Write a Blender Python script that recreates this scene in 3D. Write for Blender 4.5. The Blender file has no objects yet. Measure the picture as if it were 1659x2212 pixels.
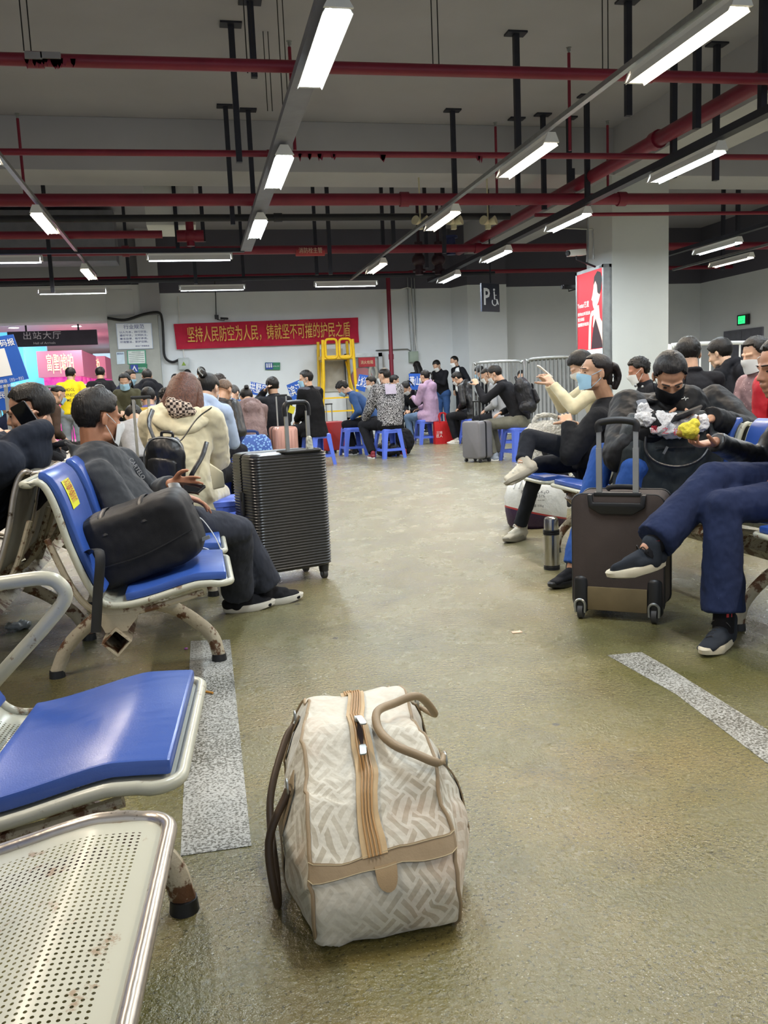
import bpy, math, random
import numpy as np
from mathutils import Vector as V, Matrix, noise
random.seed(7)
C = bpy.context.scene.collection
SC = bpy.context.scene
PI = math.pi
# ---------------------------------------------------------------- camera
FPX = 1860.0
ROT = Matrix(((1, 0, 0), (0, 1, 0), (0, 0, 1)))
_y = V((422 - 829.5, 246.0, -FPX)).normalized()
_h = V((1, 0.043, 0))
_u = _y.cross(_h).normalized()
if _u.y < 0: _u = -_u
_x = _y.cross(_u)
ROT = Matrix((_x, _y, _u))            # camera axes -> world
EYE = V((0, 0, 1.05))
cam = bpy.data.cameras.new('camera'); camo = bpy.data.objects.new('camera', cam); C.objects.link(camo)
cam.sensor_fit = 'VERTICAL'; cam.sensor_height = 36; cam.lens = FPX / 2212 * 36
cam.clip_start = .05; cam.clip_end = 200
camo.matrix_world = Matrix.Translation(EYE) @ ROT.to_4x4()
SC.camera = camo
def ray(px, py): return ROT @ V((px - 829.5, -(py - 1106), -FPX))
def GZ(px, py, z=0.0):
    d = ray(px, py); return EYE + d * ((z - EYE.z) / d.z)
def WY(px, py, Y):
    d = ray(px, py); return EYE + d * (Y / d.y)
# ---------------------------------------------------------------- world, exposure
w = bpy.data.worlds.new('hall'); SC.world = w; w.use_nodes = True
w.node_tree.nodes['Background'].inputs[0].default_value = (.80, .88, 1, 1)
w.node_tree.nodes['Background'].inputs[1].default_value = .42
SC.view_settings.view_transform = 'Standard'; SC.view_settings.look = 'None'
SC.view_settings.exposure = 0.72; SC.view_settings.gamma = 1
SC.cycles.use_denoising = True
LAMP_W = 34.0
# ---------------------------------------------------------------- materials
def lin(h):
    if isinstance(h, str):
        h = h.lstrip('#'); c = [int(h[i:i+2], 16) / 255 for i in (0, 2, 4)]
        return tuple(x / 12.92 if x <= .04045 else ((x + .055) / 1.055) ** 2.4 for x in c)
    return tuple(h)
MC = {}
class NT:
    def __init__(s, m): s.t = m.node_tree; s.n = s.t.nodes; s.b = s.n['Principled BSDF']
    def add(s, ty, ins=None, **kw):
        n = s.n.new(ty)
        for k, v in kw.items(): setattr(n, k, v)
        for k, v in (ins or {}).items(): s.put(n, k, v)
        return n
    def put(s, n, k, v):
        i = n.inputs[k]
        if isinstance(v, bpy.types.NodeSocket): s.t.links.new(v, i)
        elif isinstance(v, tuple) and len(v) == 3 and i.type == 'RGBA': i.default_value = v + (1,)
        else: i.default_value = v
    def math(s, op, a, b=0.0, c=0.0): return s.add('ShaderNodeMath', {0: a, 1: b, 2: c}, operation=op).outputs[0]
    def obj(s): return s.add('ShaderNodeTexCoord').outputs['Object']
    def geo(s): return s.add('ShaderNodeNewGeometry').outputs['Position']
    def noise(s, vec, sc, det=3, rough=.55): return s.add('ShaderNodeTexNoise', {'Vector': vec, 'Scale': sc, 'Detail': det, 'Roughness': rough}).outputs['Fac']
    def ramp(s, f, stops):
        n = s.add('ShaderNodeValToRGB', {'Fac': f}); e = n.color_ramp.elements
        while len(e) < len(stops): e.new(.5)
        for q, (p, c) in zip(e, stops): q.position = p; q.color = (tuple(c) + (1,)) if len(c) == 3 else c
        return n.outputs[0]
    def mix(s, f, a, b, mode='MIX'):
        n = s.add('ShaderNodeMix', {0: f}, data_type='RGBA', blend_type=mode)
        s.put(n, 6, a); s.put(n, 7, b); return n.outputs[2]
    def bump(s, h, st=.3, d=.01, nrm=None):
        n = s.add('ShaderNodeBump', {'Height': h, 'Strength': st, 'Distance': d})
        if nrm: s.put(n, 'Normal', nrm)
        return n.outputs[0]
    def scale(s, vec, v3):
        return s.add('ShaderNodeMapping', {'Vector': vec, 'Scale': v3}).outputs[0]
def newmat(name):
    m = bpy.data.materials.new(name); m.use_nodes = True; return m, NT(m)
def mat(name, col, rough=.6, metal=0., bump=0., bs=60., var=.12, vs=6., es=0., dirt=None, spec=.5, stretch=None, coat=0., sheen=0.):
    if name in MC: return MC[name]
    m, t = newmat(name); col = lin(col); o = t.obj()
    if stretch: o2 = t.scale(o, stretch)
    else: o2 = o
    base = col
    if var:
        f = t.noise(o2, vs, 3)
        base = t.ramp(f, [(.3, tuple(c * (1 - var) for c in col)), (.7, tuple(min(1, c * (1 + var)) for c in col))])
    if dirt:
        dc, th, ds = dirt
        f = t.ramp(t.noise(o, ds, 6, .7), [(th, (0, 0, 0)), (min(1, th + .06), (1, 1, 1))])
        base = t.mix(f, base, lin(dc))
    t.put(t.b, 'Base Color', base)
    t.put(t.b, 'Roughness', rough); t.put(t.b, 'Metallic', metal); t.put(t.b, 'Specular IOR Level', spec)
    if coat: t.put(t.b, 'Coat Weight', coat)
    if sheen: t.put(t.b, 'Sheen Weight', sheen)
    if es: t.put(t.b, 'Emission Color', col); t.put(t.b, 'Emission Strength', es)
    if bump: t.put(t.b, 'Normal', t.bump(t.noise(o2, bs, 4), bump, .01))
    MC[name] = m; return m
def cloth(name, col, rough=.85, folds=.5, fs=9., weave=.15, ws=500., var=.1, sheen=.0, spec=.2):
    if name in MC: return MC[name]
    m, t = newmat(name); col = lin(col); o = t.obj()
    f = t.noise(o, 5, 3)
    t.put(t.b, 'Base Color', t.ramp(f, [(.3, tuple(c * (1 - var) for c in col)), (.7, tuple(min(1, c * (1 + var)) for c in col))]))
    t.put(t.b, 'Roughness', rough); t.put(t.b, 'Specular IOR Level', spec); t.put(t.b, 'Sheen Weight', sheen)
    b1 = t.bump(t.noise(t.scale(o, (1, 1, .55)), fs, 3, .5), folds, .04)
    b2 = t.bump(t.noise(o, ws, 2), weave, .002, b1)
    t.put(t.b, 'Normal', b2); MC[name] = m; return m
# ---------------------------------------------------------------- mesh builder
def basis(d, side=None):
    d = V(d).normalized()
    s = V(side) if side is not None else (V((1, 0, 0)) if abs(d.x) < .8 else V((0, 1, 0)))
    s = (s - d * s.dot(d)).normalized()
    return d, s, d.cross(s)
class MB:
    def __init__(s, M=None): s.v = []; s.f = []; s.M = M; s.uv = None
    def addv(s, pts):
        n = len(s.v)
        s.v += [(s.M @ V(p)) if s.M else V(p) for p in pts]; return n
    def face(s, idx): s.f.append(tuple(idx))
    def rings(s, rs, closed=True, cap=True):
        n = s.addv([p for r in rs for p in r]); k = len(rs[0]); m = k if closed else k - 1
        for i in range(len(rs) - 1):
            for j in range(m):
                a = n + i * k + j; b = n + i * k + (j + 1) % k
                s.f.append((a, b, b + k, a + k))
        if cap and closed:
            s.f.append(tuple(n + j for j in range(k))[::-1]); s.f.append(tuple(n + (len(rs) - 1) * k + j for j in range(k)))
        return s
    def box(s, c, d, R=None):
        c = V(c); P = []
        for x in (-.5, .5):
            for y in (-.5, .5):
                for z in (-.5, .5):
                    q = V((x * d[0], y * d[1], z * d[2])); P.append(c + (R @ q if R else q))
        n = s.addv(P)
        for q in ((0, 1, 3, 2), (4, 6, 7, 5), (0, 4, 5, 1), (2, 3, 7, 6), (0, 2, 6, 4), (1, 5, 7, 3)): s.f.append(tuple(n + i for i in q))
        return s
    def bb(s, x0, x1, y0, y1, z0, z1): return s.box(((x0+x1)/2, (y0+y1)/2, (z0+z1)/2), (abs(x1-x0), abs(y1-y0), abs(z1-z0)))
    def bar(s, p0, p1, w, h=None, side=None):
        p0 = V(p0); p1 = V(p1); d, a, b = basis(p1 - p0, side); h = h or w
        return s.rings([[p + a * x * w / 2 + b * y * h / 2 for x, y in ((-1, -1), (1, -1), (1, 1), (-1, 1))] for p in (p0, p1)])
    def ecap(s, p0, p1, r0, r1=None, side=None, rnd=(1, 1), n=14, st=3):
        p0 = V(p0); p1 = V(p1); r1 = r0 if r1 is None else r1
        r0 = r0 if isinstance(r0, tuple) else (r0, r0); r1 = r1 if isinstance(r1, tuple) else (r1, r1)
        d = p1 - p0
        if d.length < 1e-6: d = V((0, 0, 1e-4))
        d, a, b = basis(d, side); rs = []
        def ring(p, rx, ry): rs.append([p + a * math.cos(t) * rx + b * math.sin(t) * ry for t in [2 * PI * i / n for i in range(n)]])
        if rnd[0]:
            m = min(r0)
            for i in range(1, st + 1):
                t = PI / 2 * i / (st + 1); ring(p0 - d * m * math.cos(t), r0[0] * math.sin(t), r0[1] * math.sin(t))
        ring(p0, *r0); ring(p1, *r1)
        if rnd[1]:
            m = min(r1)
            for i in range(st, 0, -1):
                t = PI / 2 * i / (st + 1); ring(p1 + d * m * math.cos(t), r1[0] * math.sin(t), r1[1] * math.sin(t))
        return s.rings(rs)
    def cyl(s, p0, p1, r, r1=None, n=16): return s.ecap(p0, p1, r, r1, rnd=(0, 0), n=n)
    def ell(s, c, r, R=None, n=16, m=9):
        c = V(c); rs = []
        for i in range(1, m):
            t = PI * i / m
            rs.append([c + (R @ q if R else q) for q in [V((r[0] * math.sin(t) * math.cos(2*PI*j/n), r[1] * math.sin(t) * math.sin(2*PI*j/n), -r[2] * math.cos(t))) for j in range(n)]])
        return s.rings(rs)
    def tube(s, pts, r, n=8, closed=False, flat=None):
        pts = [V(p) for p in pts]; N = len(pts); rs = []; a = None
        for i, p in enumerate(pts):
            if closed: d = pts[(i + 1) % N] - pts[i - 1]
            else: d = pts[min(i + 1, N - 1)] - pts[max(i - 1, 0)]
            d.normalize()
            if a is None: _, a, _b = basis(d, flat)
            a = (a - d * a.dot(d)).normalized(); b = d.cross(a)
            rr = r[i] if isinstance(r, list) else r
            rx, ry = rr if isinstance(rr, tuple) else (rr, rr)
            rs.append([p + a * math.cos(2*PI*j/n) * rx + b * math.sin(2*PI*j/n) * ry for j in range(n)])
        if closed: rs.append(rs[0])
        return s.rings(rs, cap=not closed)
    def prism(s, poly, o, u, v, d):
        o = V(o); u = V(u); v = V(v); d = V(d)
        if u.cross(v).dot(d) < 0: poly = poly[::-1]
        ar = sum(poly[i][0]*poly[(i+1)%len(poly)][1] - poly[(i+1)%len(poly)][0]*poly[i][1] for i in range(len(poly)))
        return s.rings([[o + u * x + v * y + k * d for x, y in poly] for k in (0, 1)])
    def grid(s, fn, nu, nv, thick=0):
        n = s.addv([fn(i / nu, j / nv) for j in range(nv + 1) for i in range(nu + 1)])
        for j in range(nv):
            for i in range(nu):
                a = n + j * (nu + 1) + i; s.f.append((a, a + 1, a + nu + 2, a + nu + 1))
        return s
TEX = {}
def dtex(sz):
    if sz not in TEX:
        t = bpy.data.textures.new('folds', 'CLOUDS'); t.noise_scale = sz; t.noise_depth = 2; TEX[sz] = t
    return TEX[sz]
BAKE = []
def org(o):
    r = V((0, 0, 0))
    while o is not None: r = r + o.location; o = o.parent
    return r
def build(mb, name, material, parent=None, vox=0, sm=0, bevel=0, sub=0, disp=None, solid=0, smooth=True, ang=40, loc=None, label=None):
    o0 = org(parent)
    if loc is not None: o0 = o0 + V(loc)
    me = bpy.data.meshes.new(name)
    me.from_pydata([tuple(p - o0) for p in mb.v], [], mb.f)
    import bmesh
    bm = bmesh.new(); bm.from_mesh(me); bmesh.ops.recalc_face_normals(bm, faces=bm.faces[:]); bm.to_mesh(me); bm.free()
    ms = material if isinstance(material, list) else [material]
    for m in ms: me.materials.append(m)
    if mb.uv is not None:
        ul = me.uv_layers.new(name='UVMap')
        for l in me.loops: ul.data[l.index].uv = mb.uv[l.vertex_index]
    o = bpy.data.objects.new(name, me); C.objects.link(o); o.parent = parent
    if loc is not None: o.location = loc
    if solid: d = o.modifiers.new('s', 'SOLIDIFY'); d.thickness = solid; d.offset = 0
    if bevel: d = o.modifiers.new('b', 'BEVEL'); d.width = bevel; d.segments = 2; d.limit_method = 'ANGLE'; d.angle_limit = .6
    if vox:
        d = o.modifiers.new('r', 'REMESH'); d.mode = 'VOXEL'; d.voxel_size = vox; d.use_smooth_shade = True
    if sub: d = o.modifiers.new('u', 'SUBSURF'); d.levels = d.render_levels = sub
    if sm: d = o.modifiers.new('m', 'SMOOTH'); d.factor = .6; d.iterations = sm
    if disp: d = o.modifiers.new('d', 'DISPLACE'); d.texture = dtex(disp[1]); d.strength = disp[0]; d.mid_level = .5; d.texture_coords = 'GLOBAL' if len(disp) > 2 else 'LOCAL'
    if smooth and not vox:
        me.shade_smooth()
        if not sub: me.set_sharp_from_angle(angle=math.radians(ang))
    if o.modifiers: BAKE.append(o)
    if label: o['label'] = label
    return o
def thing(name, label, cat, loc=(0, 0, 0), group=None):
    o = bpy.data.objects.new(name, None); C.objects.link(o); o.location = loc; o.empty_display_size = .1
    o['label'] = label; o['category'] = cat
    if group: o['group'] = group
    return o
def tag(o, label, cat, group=None, kind=None):
    if label: o['label'] = label; o['category'] = cat
    if group: o['group'] = group
    if kind: o['kind'] = kind
    return o
def struct(mb, name, m, **k):
    k.setdefault('smooth', False); o = build(mb, name, m, **k); o['kind'] = 'structure'; return o
def dup(o, loc=None, rz=None, label=None, parent=None):
    c = o.copy(); C.objects.link(c); c.parent = parent
    if loc is not None: c.location = loc
    if rz is not None: c.rotation_euler = (0, 0, rz)
    if label: c['label'] = label
    if o in BAKE: BAKE.append(c)
    for ch in [q for q in bpy.data.objects if q.parent == o]: dup(ch, parent=c)
    return c
def bake():
    bpy.context.view_layer.update()
    dg = bpy.context.evaluated_depsgraph_get(); done = {}
    res = []
    for o in BAKE:
        if o.data in done: res.append((o, done[o.data])); continue
        me = bpy.data.meshes.new_from_object(o.evaluated_get(dg)); me.shade_smooth()
        if not any(x.type in ('REMESH', 'SUBSURF') for x in o.modifiers): me.set_sharp_from_angle(angle=math.radians(40))
        done[o.data] = me; res.append((o, me))
    for o, me in res: o.modifiers.clear(); o.data = me
def text(s, o, u, v, h, name, m, parent, width=None, ext=.001, bold=0., align='CENTER', spacing=1.0, line=1.0):
    """lettering lying in the plane (o, u right, v up); h = letter height; width fits the line"""
    cu = bpy.data.curves.new('t', 'FONT'); cu.body = s; cu.size = 1; cu.align_x = align; cu.align_y = 'CENTER'; cu.offset = bold; cu.resolution_u = 2
    cu.space_character = spacing; cu.space_line = line
    to = bpy.data.objects.new('t', cu); C.objects.link(to); bpy.context.view_layer.update()
    me = bpy.data.meshes.new_from_object(to.evaluated_get(bpy.context.evaluated_depsgraph_get()))
    bpy.data.objects.remove(to); bpy.data.curves.remove(cu)
    co = [p.co.copy() for p in me.vertices]; fs = [tuple(p.vertices) for p in me.polygons]; bpy.data.meshes.remove(me)
    u = V(u).normalized(); v = V(v).normalized(); o = V(o)
    xs = [c.x for c in co]; wd = max(xs) - min(xs); k = h / .8; kx = width / wd if width else k
    n = u.cross(v); mb = MB()
    mb.addv([o + u * c.x * kx + v * c.y * k + n * ext for c in co]); mb.f = fs
    ob = build(mb, name, m, parent, smooth=False)
    return ob
def cr(pts, n=6, closed=False):
    pts = [V(p) for p in pts]; out = []; N = len(pts)
    rng = range(N) if closed else range(N - 1)
    for i in rng:
        p0 = pts[(i - 1) % N] if closed or i > 0 else pts[0] * 2 - pts[1]
        p1 = pts[i]; p2 = pts[(i + 1) % N]; p3 = pts[(i + 2) % N] if closed or i + 2 < N else p2 * 2 - p1
        for k in range(n):
            t = k / n
            out.append(.5 * ((2*p1) + (p2-p0)*t + (2*p0-5*p1+4*p2-p3)*t*t + (3*p1-p0-3*p2+p3)*t**3))
    if not closed: out.append(pts[-1])
    return out
def rrect(w, h, r, k=4):
    P = []
    for cx, cy, a0 in ((w/2-r, h/2-r, 0), (-w/2+r, h/2-r, 90), (-w/2+r, -h/2+r, 180), (w/2-r, -h/2+r, 270)):
        for i in range(k + 1):
            a = math.radians(a0 + 90 * i / k); P.append((cx + r * math.cos(a), cy + r * math.sin(a)))
    return P
def frame(loc, yaw): return Matrix.Translation(V(loc)) @ Matrix.Rotation(yaw, 4, 'Z')
X_, Y_, Z_ = V((1, 0, 0)), V((0, 1, 0)), V((0, 0, 1))
# ================================================================= STRUCTURE
def floor_mat():
    m, t = newmat('epoxy floor'); g = t.geo()
    big = t.noise(g, .55, 4); mid = t.noise(g, 3.2, 5, .65); fine = t.noise(g, 90, 3, .7)
    base = t.ramp(big, [(.36, lin('#45481f')), (.5, lin('#6a6234')), (.64, lin('#8a784c'))])
    base = t.mix(t.ramp(mid, [(.35, (.0, .0, .0)), (.75, (.75, .75, .75))]), base, lin('#626034'))
    # farther into the hall the coating blends to a paler grey
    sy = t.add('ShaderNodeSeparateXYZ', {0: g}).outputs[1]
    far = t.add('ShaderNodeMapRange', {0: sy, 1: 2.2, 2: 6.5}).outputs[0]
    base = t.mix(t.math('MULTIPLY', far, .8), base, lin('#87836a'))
    sp = t.ramp(fine, [(.55, (0, 0, 0)), (.66, (1, 1, 1))])
    base = t.mix(t.math('MULTIPLY', sp, .62), base, lin('#2b2a18'))
    sp2 = t.ramp(t.noise(t.scale(g, (1, 1.4, 1)), 140, 2, .6), [(.62, (0, 0, 0)), (.7, (1, 1, 1))])
    base = t.mix(t.math('MULTIPLY', sp2, .5), base, lin('#bdb68f'))
    st = t.ramp(t.noise(g, 1.5, 7, .72), [(.54, (0, 0, 0)), (.76, (1, 1, 1))])
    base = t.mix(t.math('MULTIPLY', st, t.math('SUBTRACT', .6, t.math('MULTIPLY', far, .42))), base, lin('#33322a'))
    gum = t.add('ShaderNodeTexVoronoi', {'Vector': g, 'Scale': 2.6, 'Randomness': 1.0})
    wob = t.math('ADD', gum.outputs['Distance'], t.math('MULTIPLY', t.noise(g, 30, 3), .05))
    gm = t.ramp(wob, [(.058, (1, 1, 1)), (.066, (0, 0, 0))])
    base = t.mix(t.math('MULTIPLY', gm, .8), base, lin('#33332f'))
    t.put(t.b, 'Base Color', base)
    rg = t.add('ShaderNodeMapRange', {0: mid, 1: .3, 2: .75, 3: .16, 4: .36}).outputs[0]
    t.put(t.b, 'Roughness', rg); t.put(t.b, 'Specular IOR Level', .8)
    b1 = t.bump(t.noise(g, 5, 4), .16, .03); b2 = t.bump(t.noise(g, 70, 4, .65), .55, .010, b1)
    t.put(t.b, 'Normal', b2); return m
def wall_mat(name, white, dark, zc, bump=.05):
    m, t = newmat(name); g = t.geo()
    z = t.add('ShaderNodeSeparateXYZ', {0: g}).outputs[2]
    f = t.math('GREATER_THAN', z, zc)
    n = t.noise(g, 1.3, 5, .6)
    wv = t.mix(t.ramp(n, [(.35, (0, 0, 0)), (.8, (.5, .5, .5))]), lin(white), tuple(c * .86 for c in lin(white)))
    dv = t.mix(n, lin(dark), tuple(c * .8 for c in lin(dark)))
    t.put(t.b, 'Base Color', t.mix(f, wv, dv)); t.put(t.b, 'Roughness', .7)
    t.put(t.b, 'Normal', t.bump(t.noise(g, 60, 3), bump, .01)); return m
M_FLOOR = floor_mat()
M_WALL = wall_mat('painted wall', '#e6ebee', '#5d5c68', 3.42)
M_COLW = wall_mat('pale column paint', '#d8dcd9', '#d8dcd9', 99)
M_CEIL = mat('grey ceiling paint', '#a3a2a9', .9, bump=.1, bs=20, var=.06, vs=.8)
M_BEAM = mat('beam concrete paint', '#b4b4b8', .9, bump=.08, bs=15, var=.05, vs=1)
M_RAW = mat('bare concrete', '#a8a9a2', .85, bump=.25, bs=30, var=.10, vs=2.5)
M_WHITE = mat('white plaster', '#dcdedd', .7, var=.04, vs=1)
M_RED = mat('red pipe paint', '#7d1830', .45, var=.12, vs=3, dirt=('#5c2a2c', .66, 5))
M_DARK = mat('dark hanger steel', '#2c2e38', .5, .3, var=.1)
M_BLKP = mat('black pipe', '#23242b', .5, .2, var=.15, vs=4)
M_GALV = mat('galvanised steel', '#a4a7a6', .38, .85, bump=.1, bs=30, var=.12, vs=10)
M_TRAY = mat('grey tray', '#83848c', .5, .4, var=.1)
M_BLK = mat('black plastic', '#17181b', .45, var=.1)
M_WHT = mat('white enamel', '#e8e8e4', .35, var=.03)
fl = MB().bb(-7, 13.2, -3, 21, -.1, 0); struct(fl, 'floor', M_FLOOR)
M_HALLF = mat('polished hall floor', '#b9b6b4', .25, var=.06, vs=1)
struct(MB().bb(-16, 4, 21, 48, -.1, -.002), 'floor', M_HALLF)
struct(MB().bb(-7, 13.2, -3, 21.2, 4.8, 4.95), 'ceiling', M_CEIL)
struct(MB().bb(-.7, 13.1, 20.5, 20.9, 0, 4.8).prism([(6.2, 20.52), (6.45, 19.95), (7.42, 19.95), (7.42, 20.52)], (0, 0, 0), X_, Y_, (0, 0, 4.8)), 'wall_back', M_WALL)
struct(MB().bb(12.9, 13.2, -3, 20.5, 0, 4.8), 'wall_right', M_WALL)
struct(MB().bb(-7.2, -6.9, -3, 21, 0, 4.8), 'wall_left', M_WALL)
# column and beams of the roof grid
struct(MB().bb(6.42, 7.38, 12.6, 13.5, 0, 4.15), 'trim_pillar', M_COLW, bevel=.01)
struct(MB().bb(-7, 13, 12.55, 13.42, 4.12, 4.8), 'trim_beam', M_BEAM, bevel=.01)
struct(MB().bb(6.42, 7.38, -3, 12.55, 4.12, 4.8).bb(6.42, 7.38, 13.42, 20.5, 4.12, 4.8), 'trim_beam', M_BEAM)
struct(MB().bb(-7, 13, 3.4, 4.2, 4.12, 4.8), 'trim_beam', M_BEAM)
# entry in the back left: raw concrete column, lintel, bulkhead
struct(MB().bb(-1.78, -.7, 20.25, 21.2, 0, 2.93), 'trim_column', M_RAW, bevel=.012)
struct(MB().bb(-1.05, -.62, 20.3, 21.2, 2.93, 4.8), 'trim_column', M_BEAM)
struct(MB().bb(-7, -1.05, 20.35, 21.0, 2.83, 3.6), 'wall_lintel', M_WHITE)
struct(MB().bb(-7, -1.25, 20.0, 21.0, 3.66, 4.22), 'trim_bulkhead', M_BEAM)
struct(MB().bb(-7, -1.05, 20.6, 21.0, 3.6, 4.8), 'wall_bulkhead', M_CEIL)
# framed access panel drawn on the lintel
struct(MB().bb(-1.78, -1.2, 20.335, 20.35, 2.96, 3.5), 'trim_panel', M_WHITE, bevel=.004)
# hall beyond the entry
struct(MB().bb(-16, 2, 21.2, 48, 3.25, 3.4), 'ceiling', mat('hall ceiling', '#d8c7c8', .6, var=.03))
struct(MB().bb(-16, 4, 47, 47.2, 0, 3.3), 'wall_hall', mat('hall wall', '#c9b9bf', .6))
struct(MB().bb(-1.7, -1.5, 21.2, 47, 0, 3.3), 'wall_hall', mat('hall wall', '#c9b9bf', .6))
struct(MB().bb(-16.2, -16, 21.2, 47, 0, 3.3), 'wall_hall', mat('hall wall', '#c9b9bf', .6))

# painted lines on the floor
def paint_mat():
    m, t = newmat('worn white line paint'); g = t.geo()
    n = t.math('MULTIPLY', t.noise(g, 130, 4, .75), 1.0); n2 = t.noise(g, 2.5, 3)
    s = t.math('ADD', n, t.math('MULTIPLY', n2, .22))
    c = t.ramp(s, [(.54, lin('#aeafab')), (.62, lin('#8c8c84')), (.67, lin('#45443a'))])
    t.put(t.b, 'Base Color', c); t.put(t.b, 'Roughness', .45); t.put(t.b, 'Normal', t.bump(n, .3, .005)); return m
M_LINE = paint_mat()
def ngon(pts, z0, z1):
    b = MB(); b.prism([(p[0], p[1]) for p in pts], (0, 0, z0), X_, Y_, (0, 0, z1 - z0)); return b
lm = ngon([GZ(412, 1385), GZ(497, 1382), GZ(543, 1828), GZ(390, 1850)], .0002, .0016)
tag(build(lm, 'floor_line', M_LINE, smooth=False), 'worn white painted stripe on the floor beside the blue bench seats', 'floor marking')
lm = ngon([GZ(1312, 1416), GZ(1385, 1409), GZ(1440, 1440), GZ(1790, 1660), GZ(1790, 1735), GZ(1655, 1648), GZ(1460, 1500)], .0002, .0016)
tag(build(lm, 'floor_line', M_LINE, smooth=False), 'worn white diagonal stripe on the floor at the right below the dark sneaker', 'floor marking')

# ================================================================= LAMPS, TRAYS, PIPES
def tube_mat(name, col, es):
    m, t = newmat(name); t.put(t.b, 'Base Color', (.8, .8, .8)); t.put(t.b, 'Emission Color', lin(col)); t.put(t.b, 'Emission Strength', es); return m
M_COOL = tube_mat('cool fluorescent tube', '#e9f6ff', 9); M_WARM = tube_mat('warm fluorescent tube', '#ffe9d0', 9)
M_REFL = mat('lamp reflector enamel', '#f2f2ee', .25, var=0)
def lamp_proto(nt, warm, L=1.22):
    t = thing('ceiling_lamp', '-', 'lamp')
    # trough runs along local Y, base (top of housing) at z=0
    w = .085 if nt == 3 else .07
    b = MB()
    for s in (-1, 1):
        b.prism([(s*.03, 0), (s*w, -.07), (s*(w+.004), -.07), (s*.034, .004)], (0, -L/2, 0), X_, Z_, (0, L, 0))
    b.bb(-.034, .034, -L/2, L/2, 0, .035)
    build(b, 'reflector', M_REFL, t, smooth=False)
    for y in (-L/2 - .02, L/2 + .02): build(MB().prism([(-w, -.05), (w, -.05), (.035, .035), (-.035, .035)], (0, y - .012, 0), X_, Z_, (0, .024, 0)), 'end_cap', M_WHT, t, smooth=False)
    xs = (-.045, 0, .045) if nt == 3 else (-.03, .03)
    for x in xs:
        build(MB().cyl((x, -L/2, -.04), (x, L/2, -.04), .013, n=10), 'tube', M_WARM if warm else M_COOL, t)
    ld = bpy.data.lights.new('lamp_light', 'AREA'); ld.shape = 'RECTANGLE'; ld.size = .1; ld.size_y = L
    ld.energy = LAMP_W; ld.color = (1, .86, .70) if warm else (.84, .93, 1)
    lo = bpy.data.objects.new('lamp_light', ld); C.objects.link(lo); lo.parent = t; lo.location = (0, 0, -.062)
    return t
def mesh_children(o): return [q for q in bpy.data.objects if q.parent == o]
protos = {}
NAMES = {'A': 'cable tray running to the banner', 'B': 'thin rail in the middle right', 'C': 'dark rail before the advert pillar', 'L': 'thin rail at the far left', 'R': 'dark rail beyond the pillar', 'W': 'thin rail beyond the pillar'}
def lamp(x, y, nt, warm, rz, label, grp):
    k = (nt, warm)
    if k not in protos: protos[k] = lamp_proto(nt, warm); o = protos[k]; o.location = (x, y, 3.2); o.rotation_euler.z = rz
    else: o = dup(protos[k], (x, y, 3.2), rz)
    o['label'] = label; o['group'] = grp
ordn = ['overhead behind the viewer', 'nearest', 'second', 'third', 'fourth', 'farthest']
def row(key, x, ys, nt, warm, n0=0):
    vis = 0
    col = 'warm' if warm else 'cool white'
    for y in ys:
        if y < 4.5 and key != 'R': n0 += 1; lab = '%s fluorescent lamp of the %s, %s out of frame' % (col, NAMES[key], ['', 'first', 'second', 'third'][n0])
        else:
            vis += 1; lab = '%s fluorescent lamp, %s in view on the %s' % (col, ['', 'nearest', 'second', 'third', 'fourth', 'fifth'][vis], NAMES[key])
        lamp(x, y, nt, warm, 0, lab, 'lamps on the ' + NAMES[key])
row('A', .925, [2.7, 5.65, 8.62, 11.48], 3, False)
row('B', 3.23, [-.9, 2.0, 5.37, 8.1, 10.98, 15.1], 2, True)
row('C', 5.0, [2.6, 5.4, 8.25, 11.1, 13.93, 16.65], 2, False)
row('L', -1.57, [1.8, 4.9, 7.8, 11.08, 15.35], 2, True)
row('R', 8.66, [7.3, 10.1, 13.3], 2, False)
row('W', 10.0, [9.2, 12.0, 14.9], 2, True)
for x, y, wd in ((-2.7, 13.88, ' at the left edge'), (.07, 13.85, ' just left of the cable tray end'), (3.1, 17.4, ' right of the banner'), (.48, 17.65, ' above the banner'), (-2.15, 17.8, ' above the entry')):
    lamp(x, y, 2, False, PI/2, 'crosswise cool white fluorescent lamp' + wd, 'crosswise lamps')
def rail(x, y0, y1, w, h, m, lab, z=3.27, nm='lamp_rail'):
    b = MB().bb(x - w/2, x + w/2, y0, y1, z - h/2 + .02, z + h/2 + .02)
    tag(build(b, nm, m, smooth=False), lab, 'lamp rail')
rail(.925, -2, 13.88, .17, .06, M_TRAY, 'wide grey cable tray carrying the bright lamps toward the banner', nm='cable_tray')
rail(3.23, -2, 17.6, .05, .04, M_GALV, 'thin metal rail carrying warm lamps in the middle right')
rail(5.0, -2, 18, .11, .07, M_DARK, 'dark rail carrying cool lamps just left of the advert pillar', nm='cable_tray')
rail(-1.57, -2, 16.4, .045, .04, M_GALV, 'thin metal rail carrying warm lamps at the far left')
rail(8.66, 6, 18, .1, .06, M_DARK, 'dark rail beyond the pillar at the right')
rail(10.0, 6, 16.9, .05, .04, M_GALV, 'thin pale rail beyond the pillar at the far right')
for y, lab in ((13.87, 'dark crosswise rail at the end of the cable tray'), (17.63, 'dark crosswise rail in front of the back wall')):
    b = MB().bb(-6.9, .9 if y < 15 else 6.3, y - .04, y + .04, 3.25, 3.31)
    if y > 15: b = MB().tube([(-6.9, y, 3.3), (1, y - .1, 3.33), (6.2, y - .3, 3.33)], .045)
    tag(build(b, 'lamp_rail', M_DARK, smooth=False), lab, 'lamp rail')
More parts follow.
